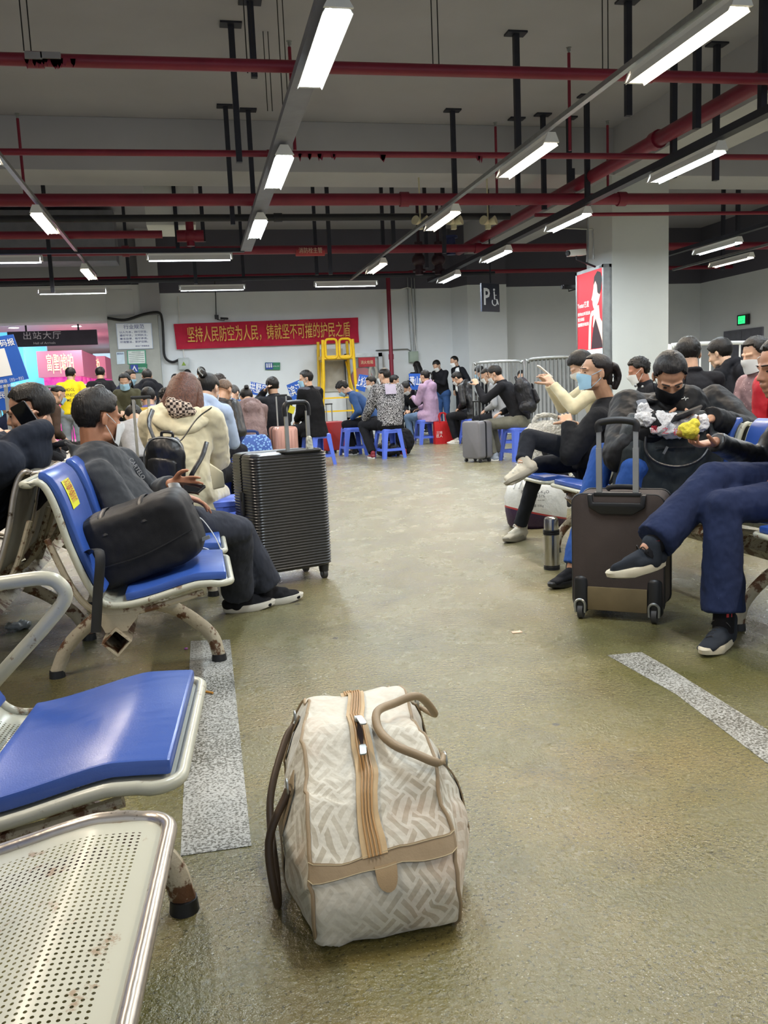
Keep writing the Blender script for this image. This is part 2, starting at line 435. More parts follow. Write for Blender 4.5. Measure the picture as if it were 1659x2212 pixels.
def pipe(p0, p1, r, m, lab, joints=()):
    t = thing('pipe', lab, 'pipe', p0)
    build(MB().cyl(p0, p1, r, n=14), 'pipe_run', m, t)
    d = (V(p1) - V(p0)).normalized()
    for k in joints:
        c = V(p0).lerp(V(p1), k); build(MB().cyl(c - d*.06, c + d*.06, r*1.25, n=14), 'coupling', m, t)
    return t
ZP = 3.6
P1 = pipe((-6.9, 7.35, ZP), (12.8, 6.9, ZP), .047, M_RED, 'nearest crosswise red pipe with peeling paint at the left', (.3, .55))
# peeling paint flakes hanging off the first pipe
def flakes(p, pxs, Y, z, m):
    b = MB(); random.seed(3)
    for px, py in pxs:
        c = WY(px, py, Y); c.z = z
        for k in range(3):
            x = c.x + random.uniform(-.03, .03); w_ = random.uniform(.012, .03); h = random.uniform(.03, .085)
            b.prism([(x - w_, 0), (x + w_, 0), (x + w_*.6, -h*.6), (x + random.uniform(-.01, .01), -h), (x - w_*.8, -h*.5)], (0, Y - .04, z), X_, Z_, (0, .003, 0))
    build(b, 'peeling_paint', m, p, smooth=False)
flakes(P1, [(64, 130), (72, 130), (88, 132), (95, 133), (113, 133), (125, 134), (132, 134), (165, 136)], 7.12, ZP - .03, M_RED)
b = MB().box((WY(75, 125, 7.13).x, 7.08, ZP - .02), (.12, .03, .05)).box((WY(112, 127, 7.13).x, 7.08, ZP - .015), (.14, .03, .045))
build(b, 'bare_patch', mat('grey primer', '#8d8a8c', .8), P1, smooth=False)
P2 = pipe((-6.9, 9.75, 3.57), (12.8, 9.25, 3.57), .033, M_RED, 'second crosswise red pipe, thin, with a few loose flakes', (.4,))
flakes(P2, [(650, 340), (665, 340), (690, 340), (716, 342), (822, 338), (1035, 336)], 9.47, 3.545, M_RED)
pipe((-6.9, 12.05, 3.6), (12.8, 11.5, 3.58), .078, M_RED, 'thick crosswise red pipe just in front of the concrete beam', (.22, .5, .66, .8))
pipe((4.9, 11.95, 3.42), (12.8, 11.5, 3.40), .026, M_RED, 'thin red pipe running just under the thick crosswise pipe')
pipe((-6.9, 13.2, 3.6), (4.9, 12.95, 3.6), .05, M_BLKP, 'black crosswise pipe beyond the beam', (.35, .7))
pipe((-6.9, 13.35, 3.42), (-.3, 13.3, 3.42), .055, M_RED, 'short dark red crosswise pipe beyond the beam at the left')
pipe((-6.9, 16.0, 3.62), (12.8, 15.6, 3.56), .075, M_RED, 'thick crosswise red pipe with a small lettered band in the far bay', (.3, .62))
pipe((-6.9, 19.5, 3.6), (12.8, 19.0, 3.62), .045, M_RED, 'last crosswise red pipe in front of the back wall', (.35, .6))
pipe((5.44, -2, 3.79), (5.40, 17.2, 3.76), .085, M_RED, 'thick lengthwise red pipe running away past the pillar', (.25, .38, .5, .6))
pipe((4.53, 19.9, 0.0), (4.53, 19.9, 3.62), .05, M_RED, 'vertical red riser pipe on the back wall beside the hose cabinet', (.5,))
bt = thing('pipe_lettering_band', 'small red lettered band on the far thick red pipe', 'label', WY(670, 543, 15.8))
c = WY(670, 543, 15.80); build(MB().cyl(c + V((-.26, .02, 0)), c + V((.26, .02, 0)), .079, n=14), 'band', mat('band red', '#a8323a', .5), bt)
text('消防栓主管', c + V((0, -.062, 0)), X_, Z_, .085, 'lettering', mat('cream letter', '#e8c9b0', .5), bt, width=.42)
# hangers from the ceiling: black square bars with a top plate
hp = thing('pipe_hanger', '-', 'pipe hanger', (0, 0, 0))
def hanger_mesh(h, w): return MB().bb(-w/2, w/2, -w/2, w/2, -h, 0).bb(-.10, .10, -.06, .06, -.03, 0)
HB = {}
bpy.data.objects.remove(hp)
def hanger(x, y, zb, where, w=.06, m=None):
    h = round(4.8 - zb, 1); k = (h, w)
    t = thing('pipe_hanger', 'black steel hanger bar from the ceiling ' + where, 'pipe hanger', (x, y, 4.8), 'black hanger bars under the ceiling')
    o = build(MB().bb(x - w/2, x + w/2, y - w/2, y + w/2, zb, 4.785), 'bar', m or M_DARK, t, smooth=False)
    build(MB().bb(x - .11, x + .11, y - .07, y + .07, 4.78, 4.8), 'top_plate', m or M_DARK, t, smooth=False)
H = [(.62, 9.44, 3.45, 'left of the bright lamp row, second pipe'), (.65, 11.97, 3.3, 'left of the bright lamp row, thick pipe'), (.78, 8.9, 4.1, 'left of the nearest bright lamp, stopping short'),
     (.95, 12.1, 3.4, 'behind the second bright lamp'), (3.65, 9.35, 3.55, 'middle of the frame over the second pipe'), (3.71, 11.91, 3.45, 'middle of the frame over the thick pipe'),
     (5.06, 11.99, 3.5, 'over the crossing of the thick pipes'), (4.5, 8.47, 3.7, 'beside the nearest warm lamp'), (4.75, 12.2, 3.6, 'left of the thick pipe crossing'),
     (5.5, 12.1, 3.6, 'right of the thick pipe crossing'), (5.35, 11.2, 3.3, 'over the dark rail near the pillar'), (4.98, 8.0, 3.45, 'right of the nearest warm lamp'),
     (5.2, 7.3, 3.35, 'over the thick lengthwise pipe'), (5.5, 9.3, 3.3, 'right of the second cool lamp'), (6.1, 9.4, 3.3, 'beside the longitudinal beam')]
for x, y, z, w_ in H: hanger(x, y, z, w_)
for i, (x, y, z, wd) in enumerate([(-.1, 14.2, 3.3, 'far bay above the short cool lamp'), (.3, 14.1, 3.45, 'far bay left of the tray end'), (2.3, 14.3, 2.95, 'far bay middle'), (2.35, 16.2, 3.2, 'far bay middle, farther'),
     (3.4, 14.4, 3.4, 'far bay above the thick pipe'), (3.6, 16.1, 3.3, 'far bay behind the lamp rail'), (4.3, 14.5, 3.3, 'far bay near the yellowish horns'), (4.45, 16.2, 3.3, 'far bay near the wall riser'), (7.7, 14.6, 3.0, 'right of the pillar'),
     (9.1, 15.8, 3.0, 'right bay, behind the cool lamp'), (9.6, 14.1, 3.3, 'right bay, middle'), (10.3, 15.6, 3.1, 'right bay, far right'), (10.9, 14.6, 3.4, 'right bay at the frame edge'), (-2.2, 15.6, 2.9, 'far bay at the left'), (-1.1, 17.9, 3.3, 'far bay over the entry'), (1.1, 17.7, 3.3, 'far bay over the banner'), (.15, 15.6, 3.0, 'far bay beside the crosswise lamp')]):
    hanger(x, y, z, wd)
for x0, y0, z0, lab in ((5.44, 7.3, 3.69, 'dark bracket under the lengthwise red pipe at the upper right'), (5.42, 12.2, 3.67, 'dark bracket under the lengthwise red pipe beyond the beam')):
    b = MB().bb(x0 - .2, x0 + .2, y0 - .03, y0 + .03, z0 - .03, z0).bb(x0 + .14, x0 + .2, y0 - .03, y0 + .03, z0, 4.12)
    tag(build(b, 'pipe_bracket', M_DARK, smooth=False), lab, 'bracket')
# sprinkler risers
sp = None
for x, y, z, wd in ((4.22, 9.26, 3.57, 'over the second pipe at the right'), (4.31, 11.87, 3.6, 'over the thick pipe right of centre'), (-1.91, 11.95, 3.6, 'over the thick pipe at the left'), (1.2, 9.4, 3.57, 'between the bright lamps'), (-2.0, 11.9, 3.6, 'beside the left riser'), (5.9, 11.7, 3.6, 'near the pillar')):
    if wd == 'beside the left riser': continue
    t = thing('sprinkler', 'thin red sprinkler riser ' + wd, 'sprinkler', (x, y, z), 'sprinkler risers')
    build(MB().cyl((x, y, z), (x, y, 4.58), .018, n=8), 'riser', M_RED, t)
    build(MB().cyl((x, y, 4.58), (x, y, 4.63), .012, n=8).cyl((x, y, 4.63), (x, y, 4.637), .03, n=10).bar((x-.018, y, 4.6), (x-.018, y, 4.64), .005).bar((x+.018, y, 4.6), (x+.018, y, 4.64), .005), 'sprinkler_head', M_GALV, t)
# hanging wires, in pairs and singles
for px0, py0, px1, py1, Y, wd in ((45, 0, 52, 110, 7.3, 'left pair'), (517, 0, 535, 158, 7.2, 'pair beside the short hanger'), (925, 15, 936, 160, 7.15, 'middle pair'), (1298, 28, 1302, 172, 7.1, 'right pair'),
                              (571, 90, 578, 240, 9.6, 'beside the bright lamp row'), (600, 0, 612, 250, 8.6, 'thin rods left of the bright lamp')):
    a = WY(px0, py0, Y); c = WY(px1, py1, Y); b = MB()
    for k in (0, .05): b.cyl((c.x + k, Y, c.z), (c.x + k, Y, 4.8), .005, n=5)
    tag(build(b, 'hanging_wire', M_BLK), 'thin hanging rods from the ceiling, ' + wd, 'hanging rods', 'hanging rods')
# boxed ducts in the far left bay and valve cluster
b = MB().bb(-.55, .2, 14.2, 15.2, 3.72, 4.78); tag(build(b, 'duct_box', M_WHITE, smooth=False, bevel=.01), 'pale boxed duct end beyond the beam at the left', 'duct')
b = MB().bb(-6.8, -1.3, 17.9, 18.6, 3.75, 4.7); tag(build(b, 'air_duct', M_TRAY, smooth=False, bevel=.01), 'long grey air duct in the far left bay', 'duct')
t = thing('pipe_valve', 'dark red valve and flange above the far left lamps', 'valve', (.1, 13.9, 3.4))
build(MB().cyl((.1, 13.9, 3.35), (.1, 13.9, 3.75), .06).ell((.1, 13.9, 3.5), (.12, .12, .1)).cyl((-.1, 13.9, 3.5), (.3, 13.9, 3.5), .09), 'valve_body', M_RED, t)
build(MB().cyl((.1, 13.9, 3.75), (.1, 13.9, 3.79), .12), 'handwheel', M_RED, t)
c = WY(928, 562, 17.0); t = thing('pipe_valve', 'large dark red valves hanging where the lengthwise pipe ends', 'valve', c)
b = MB()
for dx in (-.22, .18): b.cyl(c + V((dx, 0, -.28)), c + V((dx, 0, .35)), .08).ell(c + V((dx, 0, 0)), (.14, .14, .13)).cyl(c + V((dx, 0, -.22)), c + V((dx, 0, -.18)), .13).cyl(c + V((dx, 0, .16)), c + V((dx, 0, .20)), .13).cyl(c + V((dx, 0, .3)), V((c.x + dx, c.y, 4.8)), .03)
build(b, 'valve_body', mat('dark valve', '#341c26', .5), t)
build(MB().cyl(c + V((.45, 0, .1)), c + V((.45, 0, .42)), .09).cyl(c + V((.45, 0, .42)), c + V((.45, 0, .46)), .14), 'actuator', mat('blue valve', '#2b3563', .5), t)
for px, wd in ((908, 'left'), (980, 'middle'), (1054, 'right')):
    c = WY(px, 482, 12.8); t = thing('siren_horn', 'cream double horn under the black pipe, %s of three' % wd, 'alarm horn', c, 'cream horns under the black pipe')
    build(MB().cyl(c, c + V((-.1, -.08, .03)), .03, .07).cyl(c, c + V((.1, -.08, .03)), .03, .07).box(c + V((0, 0, -.04)), (.07, .07, .1)).cyl(c, V((c.x, c.y, 4.8)), .012), 'horn_body', mat('cream plastic', '#c9c3a5', .5), t)
# ================================================================= PEOPLE BUILDER
SKIN = {}
def skin(c):
    if c in SKIN: return SKIN[c]
    m, t = newmat('skin'); o = t.obj(); k = lin(c)
    t.put(t.b, 'Base Color', t.ramp(t.noise(o, 18, 4), [(.3, tuple(x*.84 for x in k)), (.7, tuple(min(1, x*1.08) for x in k))]))
    t.put(t.b, 'Roughness', .5); t.put(t.b, 'Subsurface Weight', .08); t.put(t.b, 'Subsurface Scale', .01)
    t.put(t.b, 'Normal', t.bump(t.noise(o, 160, 3), .15, .003)); SKIN[c] = m; return m
def hairm(c):
    k = 'hair' + c
    if k in MC: return MC[k]
    m, t = newmat('hair'); o = t.obj(); n = t.noise(t.scale(o, (1, 1, .12)), 130, 3, .6)
    kk = lin(c)
    t.put(t.b, 'Base Color', t.ramp(n, [(.35, tuple(x*.4 for x in kk)), (.7, tuple(x*1.3 for x in kk))]))
    t.put(t.b, 'Roughness', .45); t.put(t.b, 'Specular IOR Level', .35); t.put(t.b, 'Normal', t.bump(n, .6, .008)); MC[k] = m; return m
SKN = '#c09a80'; SKD = '#8f6650'
MASKB = cloth('blue surgical mask', '#9fc6dc', .7, .2); MASKW = cloth('white mask', '#dfe2e2', .7, .2); MASKK = cloth('black mask', '#1d1e22', .8, .2)
M_EYE = mat('dark eye', '#15100e', .2, var=0); M_LIP = mat('lips', '#8a544a', .5, var=.05)
def ik(s, t, l1, l2, hint):
    s = V(s); t = V(t); d = t - s; L = min(d.length, (l1 + l2) * .995); d.normalize(); t = s + d * L
    a = (l1*l1 - l2*l2 + L*L) / (2*L); h = math.sqrt(max(0, l1*l1 - a*a))
    hn = V(hint); hn = (hn - d * hn.dot(d)).normalized()
    return s + d * a + hn * h, t
def hmat(H, f, u=(0, 0, 1)):
    f = V(f).normalized(); u = V(u); u = (u - f * u.dot(f)).normalized(); r = f.cross(u)
    M = Matrix((r, f, u)).transposed().to_4x4(); M.translation = V(H); return M
def pose(loc, yaw, seat=.46, lean=12, stand=False, hp=12, hy=0, spread=.13, foot=.36, hands='lap', k=1., fy=0, roll=0):
    """joints of a figure in a natural pose; yaw turns it from facing +Y; hp head pitch down, hy head turn"""
    F = frame(loc, yaw); J = {}
    pz = .93*k if stand else seat + .10
    P = V((0, 0, pz)); la = math.radians(lean)
    up = V((math.sin(math.radians(roll)), math.sin(la), math.cos(la))).normalized(); N = P + up * .52*k + V((0, .03*math.sin(la), -.02*math.sin(la)))
    q = math.radians(lean*.6 + hp); hyr = math.radians(hy)
    hf = V((-math.sin(hyr)*math.cos(q), math.cos(hyr)*math.cos(q), -math.sin(q)))
    hu = V((-math.sin(hyr)*math.sin(q), math.cos(hyr)*math.sin(q), math.cos(q)))
    neckdir = (up + V((0, math.sin(q*.7), 0))).normalized()
    J['P'] = P; J['N'] = N; J['H'] = N + neckdir * .10*k + hu * .045 + hf * .015
    C_ = N - up * .055
    for s, sx in (('L', -1), ('R', 1)):
        J['S'+s] = C_ + V((sx*.175*k, -.01, 0)); J['H'+s+'p'] = P + V((sx*.09, 0, -.02))
        if stand:
            J['A'+s] = V((sx*.10, .0, .085)); J['K'+s] = (J['H'+s+'p'] + J['A'+s]) * .5 + V((sx*.01, .02, .02))
        else:
            kn = V((sx*spread, .42*k, seat + .05)); J['K'+s] = kn; J['A'+s] = V((sx*(spread-.0), foot, .085))
            d = J['A'+s] - kn
        if isinstance(hands, dict): hk = hands[s]
        else: hk = hands
        tg = {'lap': P + V((sx*.05, .30, .10)), 'phone': C_ + V((sx*.05, .30, -.17)), 'knee': V((sx*spread, .36, seat + .14)), 'ear': J['H'] + V((sx*.10, .02, -.05)),
              'hang': P + V((sx*.26, .03, -.13)), 'chin': J['H'] + V((sx*.03, .13, -.13)), 'cross': C_ + V((-sx*.12, .20, -.22)), 'down': V((sx*.12, .42, seat+.02)), 'up': C_ + V((sx*.10, .36, .03)), 'pocket': P + V((sx*.2, .08, .0))}[hk]
        E, W = ik(J['S'+s], tg, .27*k, .25*k, (sx*.5, -.4, -1)); J['E'+s] = E; J['W'+s] = W
        gd = (W - E).normalized()
        if hk in ('lap', 'phone', 'cross', 'knee'): gd = (gd + V((-sx*.6, .1, 0))).normalized()
        J['G'+s] = gd; J['C'+s] = .5
    R3 = F.to_3x3(); out = {}
    for a, b in J.items():
        if a[0] == 'C': out[a] = b
        elif a[0] == 'G': out[a] = R3 @ b
        else: out[a] = F @ b
    out['hf'] = R3 @ hf; out['hu'] = R3 @ hu; out['fwd'] = R3 @ Y_; out['stand'] = stand
    for s in 'LR':
        a = fy * (1 if s == 'L' else -1); out['F'+s] = Matrix.Rotation(math.radians(a), 3, 'Z') @ out['fwd']
    return out
def hand(mb, W, g, n, s, curl=.5, k=1., spread=0.):
    g = V(g).normalized(); n = V(n); n = (n - g*n.dot(g)).normalized(); s = V(s); s = (s - g*s.dot(g) - n*s.dot(n)).normalized()
    mb.ecap(W, W + g*.035*k, (.026*k, .019*k), (.036*k, .015*k), side=s, n=10)
    mb.ecap(W + g*.03*k, W + g*.082*k, (.036*k, .0145*k), (.040*k, .012*k), side=s, n=10)
    for i, L in enumerate((.070, .079, .073, .057)):
        b = W + g*(.084 - .004*abs(i-1.2))*k + s*(.0315 - .0205*i)*k
        d0 = (g + s*(.12 - .08*i)*(1+spread)).normalized(); p = b; ang = curl*.5
        for j, fr in enumerate((.45, .3, .25)):
            d = d0*math.cos(ang) + n*math.sin(ang); q = p + d*L*fr*k
            mb.ecap(p, q, (.0088 - .0008*j)*k, (.0082 - .0009*j)*k, n=8, st=2); p = q; ang += curl*.95
    b = W + g*.025*k + s*.026*k; d = (g*.62 + s*(.75) + n*.35).normalized(); p = b
    for j, L in enumerate((.038, .032, .026)):
        q = p + d*L*k; mb.ecap(p, q, (.0125 - .0014*j)*k, (.0115 - .0015*j)*k, n=8, st=2); p = q; d = (d + g*.25 + n*.22*curl*2 - s*.18).normalized()
def headprims(mb0, HM, near=True, chin=1.):
    b = MB(HM)
    b.ell((0, -.008, .035), (.074, .094, .085), n=24, m=14); b.ell((0, .022, -.02), (.063, .074, .085), n=20, m=12)
    b.ell((0, .03, -.078), (.05, .052, .036)); b.ell((0, .068, -.098*chin), (.019, .017, .016))
    for s in (-1, 1):
        b.ecap((s*.012, .089, .018), (s*.045, .074, .02), .010, .009); b.ell((s*.035, .066, -.03), (.021, .020, .022))
        b.ell((s*.048, .02, -.075), (.014, .03, .02))
        R = Matrix.Rotation(s*.35, 3, 'Z') @ Matrix.Rotation(-.15, 3, 'X')
        b.ell((s*.079, -.012, -.006), (.007, .019, .030), R); b.ell((s*.077, -.004, -.028), (.006, .009, .010), R)
    b.ecap((0, .088, .012), (0, .106, -.024), .0075, .011); b.ell((0, .106, -.028), (.0115, .0125, .0095))
    for s in (-1, 1): b.ell((s*.0115, .097, -.031), (.008, .011, .007))
    b.ell((0, .092, -.052), (.022, .011, .006)); b.ell((0, .09, -.061), (.020, .011, .006)); b.ell((0, .083, -.077), (.02, .01, .012))
    n0 = len(mb0.v); mb0.v += b.v; mb0.f += [tuple(i + n0 for i in f) for f in b.f]
def hairmesh(HM, style, seed=0):
    """closed cap: over the skull where hair grows, sunk inside it where the face is"""
    thick, front, side, nape, tuft = {'short': (.14, 30, -6, -58, .05), 'crew': (.08, 36, 0, -52, .02), 'bangs': (.18, 14, -16, -62, .04), 'side': (.17, 28, -12, -60, .06), 'bald': (.04, 88, 0, -30, .01),
                                      'cap': (.11, 22, 10, -10, .005), 'pulled': (.09, 34, -4, -58, .012), 'spiky': (.20, 28, -4, -56, .12), 'thin': (.09, 42, -4, -54, .03), 'fade': (.13, 30, 8, -46, .03)}[style]
    n, m = 44, 30; rs = []
    for i in range(1, m):
        th = PI * i / m; r = []
        for j in range(n):
            ph = 2*PI*j/n; d = V((math.sin(th)*math.sin(ph), math.sin(th)*math.cos(ph), -math.cos(th)))
            az = abs(math.degrees(math.atan2(d.x, d.y))); el = math.degrees(math.asin(max(-1, min(1, d.z))))
            if az < 42: lim = front
            elif az < 68: lim = front + (side - front) * (az - 42) / 26
            elif az < 98: lim = side
            elif az < 112: lim = side + (nape - side) * (az - 98) / 14
            else: lim = nape
            lim += 3*noise.noise(V((az*.09, seed, 0)))
            g = max(0, min(1, (el - lim) / 7))
            tt = thick * (.55 + .45*max(0, min(1, (el + 20) / 70)))
            if style == 'x' and az > 60: tt *= max(.25, min(1, (el) / 35))
            q = noise.noise(d*9 + V((seed, 0, 0)))*tuft + noise.noise(V((d.x*28, d.y*28, d.z*5 + seed)))*tuft*.7
            k = .84 + g * (.16 + tt + q)
            r.append(V((d.x*.078*k, -.008 + d.y*.097*k, .03 + d.z*.09*k)))
        rs.append(r)
    b = MB(HM); b.rings(rs); return b
def strands(HM, pts, r0, r1, seed=0, flat=1.6):
    b = MB(); b.tube(cr(pts, 5), [((r0 + (r1-r0)*i/(len(cr(pts, 5))-1))*flat, r0 + (r1-r0)*i/(len(cr(pts, 5))-1)) for i in range(len(cr(pts, 5)))], n=14); return b
def maskmesh(HM, solid=.0025):
    b = MB(HM)
    def fn(u, v):
        a = (u - .5) * 2 * 1.18; z = -.112 + v * .105
        pinch = 1 - .25*abs(a/1.18)**2*abs(v-.5)*2
        zz = -.058 + (z + .058) * pinch
        nose = math.exp(-(a/.34)**2) * (.017 * math.exp(-((v-.78)/.28)**2) + .009)
        x = .075 * math.sin(a); y = .022 + .083 * math.cos(a) + nose - .012*(1-v)*abs(math.cos(a)) - .02*max(0, .15-v)
        return V((x, y, zz))
    b.grid(fn, 16, 10); return b
def person(label, J, skinc=SKN, hair='short', hairc='#120f0d', mask=None, top=None, legs=None, shoes=None, near=False, k=1., group=None, hood=None, collar=True, headkw=None, nm='person', extra_hair=None, nolegs=False, palm=None, hem=.0, flare=0, bulk=1., legr=1., eyes=False, brow=False):
    vx = .0055 if near else .011
    T = thing(nm, label, 'person', J['P'] * V((1, 1, 0)) if False else V((J['P'].x, J['P'].y, 0)), group)
    rt = (J['SR'] - J['SL']).normalized(); fwd = J['fwd']
    HM = hmat(J['H'], J['hf'], J['hu'])
    if k != 1: HM = HM @ Matrix.Scale(k, 4)
    P, N = J['P'], J['N']; up = (N - P).normalized()
    # ---- body: one continuous surface
    b = MB(); headprims(b, HM)
    b.ecap(N - up*.03, HM @ V((0, -.02, -.05)), .054*k, .055*k)
    b.ecap(P, N - up*.12, (.12, .08), (.13, .08), side=rt); b.ecap(J['SL'], J['SR'], .04)
    b.ecap(N - up*.1, N, (.09, .06), (.05, .05), side=rt)
    for s, sg in (('L', -1), ('R', 1)):
        b.ecap(J['S'+s], J['E'+s], .038, .033); b.ecap(J['E'+s], J['W'+s], .033, .024)
        g = J['G'+s]; 
        pn = (palm or {}).get(s)
        if pn is None:
            pn = (V((0, 0, -1)) if abs(g.z) < .8 else -rt*sg*1.0) 
            pn = pn + (-rt*sg)*.5
        th = (palm or {}).get('t'+s)
        if th is None: th = g.cross(V(pn))*(1 if s == 'R' else -1)*-1
        hand(b, J['W'+s], g, pn, th, J['C'+s], 1.02*k)
        if not nolegs:
            b.ecap(J['H'+s+'p'], J['K'+s], .065, .045); b.ecap(J['K'+s], J['A'+s], .045, .03)
            b.ecap(J['A'+s] + J['F'+s]*-.02 + V((0, 0, -.035)), J['A'+s] + J['F'+s]*.06 + V((0, 0, -.05)), .018, .014)
    build(b, 'body', skin(skinc), T, vox=.0048 if near else .0095, sm=4 if near else 2)
    # ---- hair
    if hair:
        hm = hairmesh(HM, hair, seed=len(label) * 1.37)
        ho = build(hm, 'hair', hairm(hairc), T)
        if extra_hair: 
            e = MB()
            for pts, r0, r1 in extra_hair:
                q = MB(); q.tube(cr([HM @ V(p) for p in pts], 5), [((r0 + (r1-r0)*i/((len(pts)-1)*5))*1.0, (r0 + (r1-r0)*i/((len(pts)-1)*5))*.62) for i in range((len(pts)-1)*5+1)], n=14, flat=HM.to_3x3() @ V((1, 0, 0)))
                n0 = len(e.v); e.v += q.v; e.f += [tuple(i+n0 for i in f) for f in q.f]
            build(e, 'long_hair', hairm(hairc), T, vox=.009, sm=3, disp=(.006, .03))
    if eyes:
        for s in (-1, 1): build(MB(HM).ell((s*.03, .0835, .0), (.0115, .006, .004)), 'eye', M_EYE, T)
    if brow:
        for s in (-1, 1): build(MB(HM).ecap((s*.014, .0985, .024), (s*.048, .083, .025), (.004, .003), (.003, .002)), 'eyebrow', hairm(hairc), T)
    if mask:
        mo = build(maskmesh(HM), 'face_mask', mask, T, solid=.003)
        for s in (-1, 1):
            for z0, z1 in ((-.015, .018), (-.095, -.03)):
                build(MB(HM).tube(cr([(s*.064, .048, z0), (s*.076, .02, (z0+z1)/2), (s*.083, -.008, z1)], 4), .0018, n=5), 'ear_loop', mask, mo)
    # ---- jacket
    top = top or {}; tm = top.get('m') or MC.get('black knit'); w_ = bulk
    hem = top.get('hem', .06); tv = .009 if near else .014
    md = P.lerp(N, .45) - fwd * .035 * (1 if not J['stand'] else .3); ch = P.lerp(N, .80)
    b = MB()
    b.ecap(P - up*hem*(.6), md, (.168*w_, .125*w_), (.160*w_, .125*w_), side=rt, rnd=(0, 1), n=20)
    b.ecap(md, ch, (.160*w_, .125*w_), (.172*w_, .118*w_), side=rt, n=20)
    b.ecap(ch, N - up*.02, (.155*w_, .10*w_), (.075, .065), side=rt, n=20)
    b.ecap(J['SL'] + up*.003, J['SR'] + up*.003, .062*w_, n=14)
    if J['stand'] and hem > .1: b.ecap(P, P - V((0, 0, hem)), (.175*w_, .125*w_), (.185*w_, .14*w_), side=rt, rnd=(1, 0), n=20)
    if not J['stand'] and hem > .1:
        b.ecap(P, P + V((0, 0, -.14)), (.18*w_, .15*w_), (.21*w_, .18*w_), side=rt, rnd=(1, 0), n=20)
        for s in 'LR': b.ecap(J['H'+s+'p'], J['H'+s+'p'].lerp(J['K'+s], min(.9, hem*2)), .115*w_, .105*w_, rnd=(1, 0))
    sr = top.get('sl', 1.) * w_
    cuffs = []
    for s in 'LR':
        wr = J['W'+s] - (J['W'+s] - J['E'+s]).normalized() * top.get('cuff', .0)
        b.ecap(J['S'+s], J['E'+s], .066*sr, .057*sr); b.ecap(J['E'+s], wr, .057*sr, .040*sr, rnd=(1, 0))
    if collar: b.tube([N + up*.005 + (rt*math.cos(a)*.068 + fwd*(math.sin(a)*.066 + .012)) + up*(.016 - .016*math.sin(a)) for a in [2*PI*i/16 for i in range(16)]], .017, n=8, closed=True)
    if top.get('stand'): b.rings([[N + up*h_ + rt*math.cos(a)*r_ + fwd*(math.sin(a)*r_ + .012) + up*(.02 - .02*math.sin(a)) for a in [2*PI*i/20 for i in range(20)]] for h_, r_ in ((-.03, .078), (.02, .076), (.05, .074), (.05, .062), (-.03, .058))])
    if top.get('hood'):
        c = N - fwd*.10 + up*.005; b.tube([c + rt*math.cos(a)*.11 + up*(math.sin(a)*.06 - .01) + fwd*(.06*abs(math.cos(a))) for a in [2*PI*i/16 for i in range(16)]], .045, n=10, closed=True)
        b.ell(c - up*.055 - fwd*.025, (.11, .07, .10), hmat((0, 0, 0), fwd, up).to_3x3())
    jo = build(b, top.get('name', 'jacket'), tm, T, vox=tv, sm=4, disp=(top.get('wr', .016), .09))
    if top.get('band'):   # contrasting yoke or stripe
        pass
    # ---- trousers, shoes
    if not nolegs:
        lm = (legs or {}).get('m') or MC.get('black trousers'); fl_ = (legs or {}).get('flare', 1.)
        b = MB(); b.ecap(J['HLp'], J['HRp'], .118*legr, n=16); b.ecap(P, P - up*.05, (.155, .115), side=rt)
        for s in 'LR':
            K, A = J['K'+s], J['A'+s]; d = (A - K).normalized()
            b.ecap(J['H'+s+'p'], K, .100*legr, .072*legr, n=16); b.ecap(K, A - d*((legs or {}).get('short', .015)), .070*legr, .056*legr*fl_, rnd=(1, 0), n=16)
        build(b, 'trousers', lm, T, vox=tv, sm=4, disp=(.014, .08))
        sh = shoes or {}
        for s in 'LR':
            shoe(T, J['A'+s], J['F'+s], J.get('U'+s, Z_), sh.get('m') or M_BLK, sh.get('sole') or M_WHT, near, sh.get('lace'))
    T['_'] = 0; del T['_']
    return T, HM
def shoe(T, A, F, U, m, sm_, near=False, lace=None, k=1.):
    F = V(F).normalized(); U = V(U); U = (U - F*U.dot(F)).normalized(); S = F.cross(U)
    M = Matrix((S, F, U)).transposed().to_4x4(); M.translation = V(A)
    if near: M = M @ Matrix.Scale(1.08, 4); M.translation = V(A) + U*.006
    b = MB(M)
    b.ecap((0, -.045, -.045), (0, .05, -.045), (.034, .028), (.04, .03), side=S); b.ecap((0, .05, -.047), (0, .145, -.057), (.043, .026), (.036, .016), side=S)
    b.ecap((0, -.01, -.05), (0, -.022, .012), (.036, .044), (.034, .042), side=S); b.ecap((0, .0, -.02), (0, .09, -.04), (.03, .025), (.028, .02), side=S)
    so = build(b, 'shoe', m, T, vox=.005 if near else .009, sm=3)
    ol = []
    for i in range(20):
        a = 2*PI*i/20; y = math.cos(a); x = math.sin(a)
        ol.append(((.047 if y > 0 else .038)*x*(1-.12*max(0, y)), .052 + .125*y*(1 if y > 0 else .95)))
    b = MB(M)
    rs = [[V((x*q, .052 + (y-.052)*q, z + (.012*max(0, (y-.10)/.08) if z < -.07 else .006*max(0, (y-.1)/.08)))) for x, y in ol] for z, q in ((-.086, .9), (-.081, .99), (-.060, 1.02), (-.054, .97))]
    b.rings(rs); build(b, 'sole', sm_, so)
    if lace:
        b = MB(M)
        for i in range(5):
            y = .03 + i*.018; z = -.004 - i*.0055
            b.tube([(-.02, y-.004, z-.006), (0, y, z+.003), (.02, y-.004, z-.006)], .0028, n=5)
        for sx in (-1, 1): b.tube(cr([(0, .03, .0), (sx*.02, .028, .012), (sx*.034, .02, -.006), (sx*.02, .012, -.0)], 4), .0024, n=5)
        build(b, 'shoelaces', lace, so)
    return so
# cloth colours
cloth('black knit', '#1c1c20', .9, .5); cloth('black trousers', '#191a1f', .9, .5)
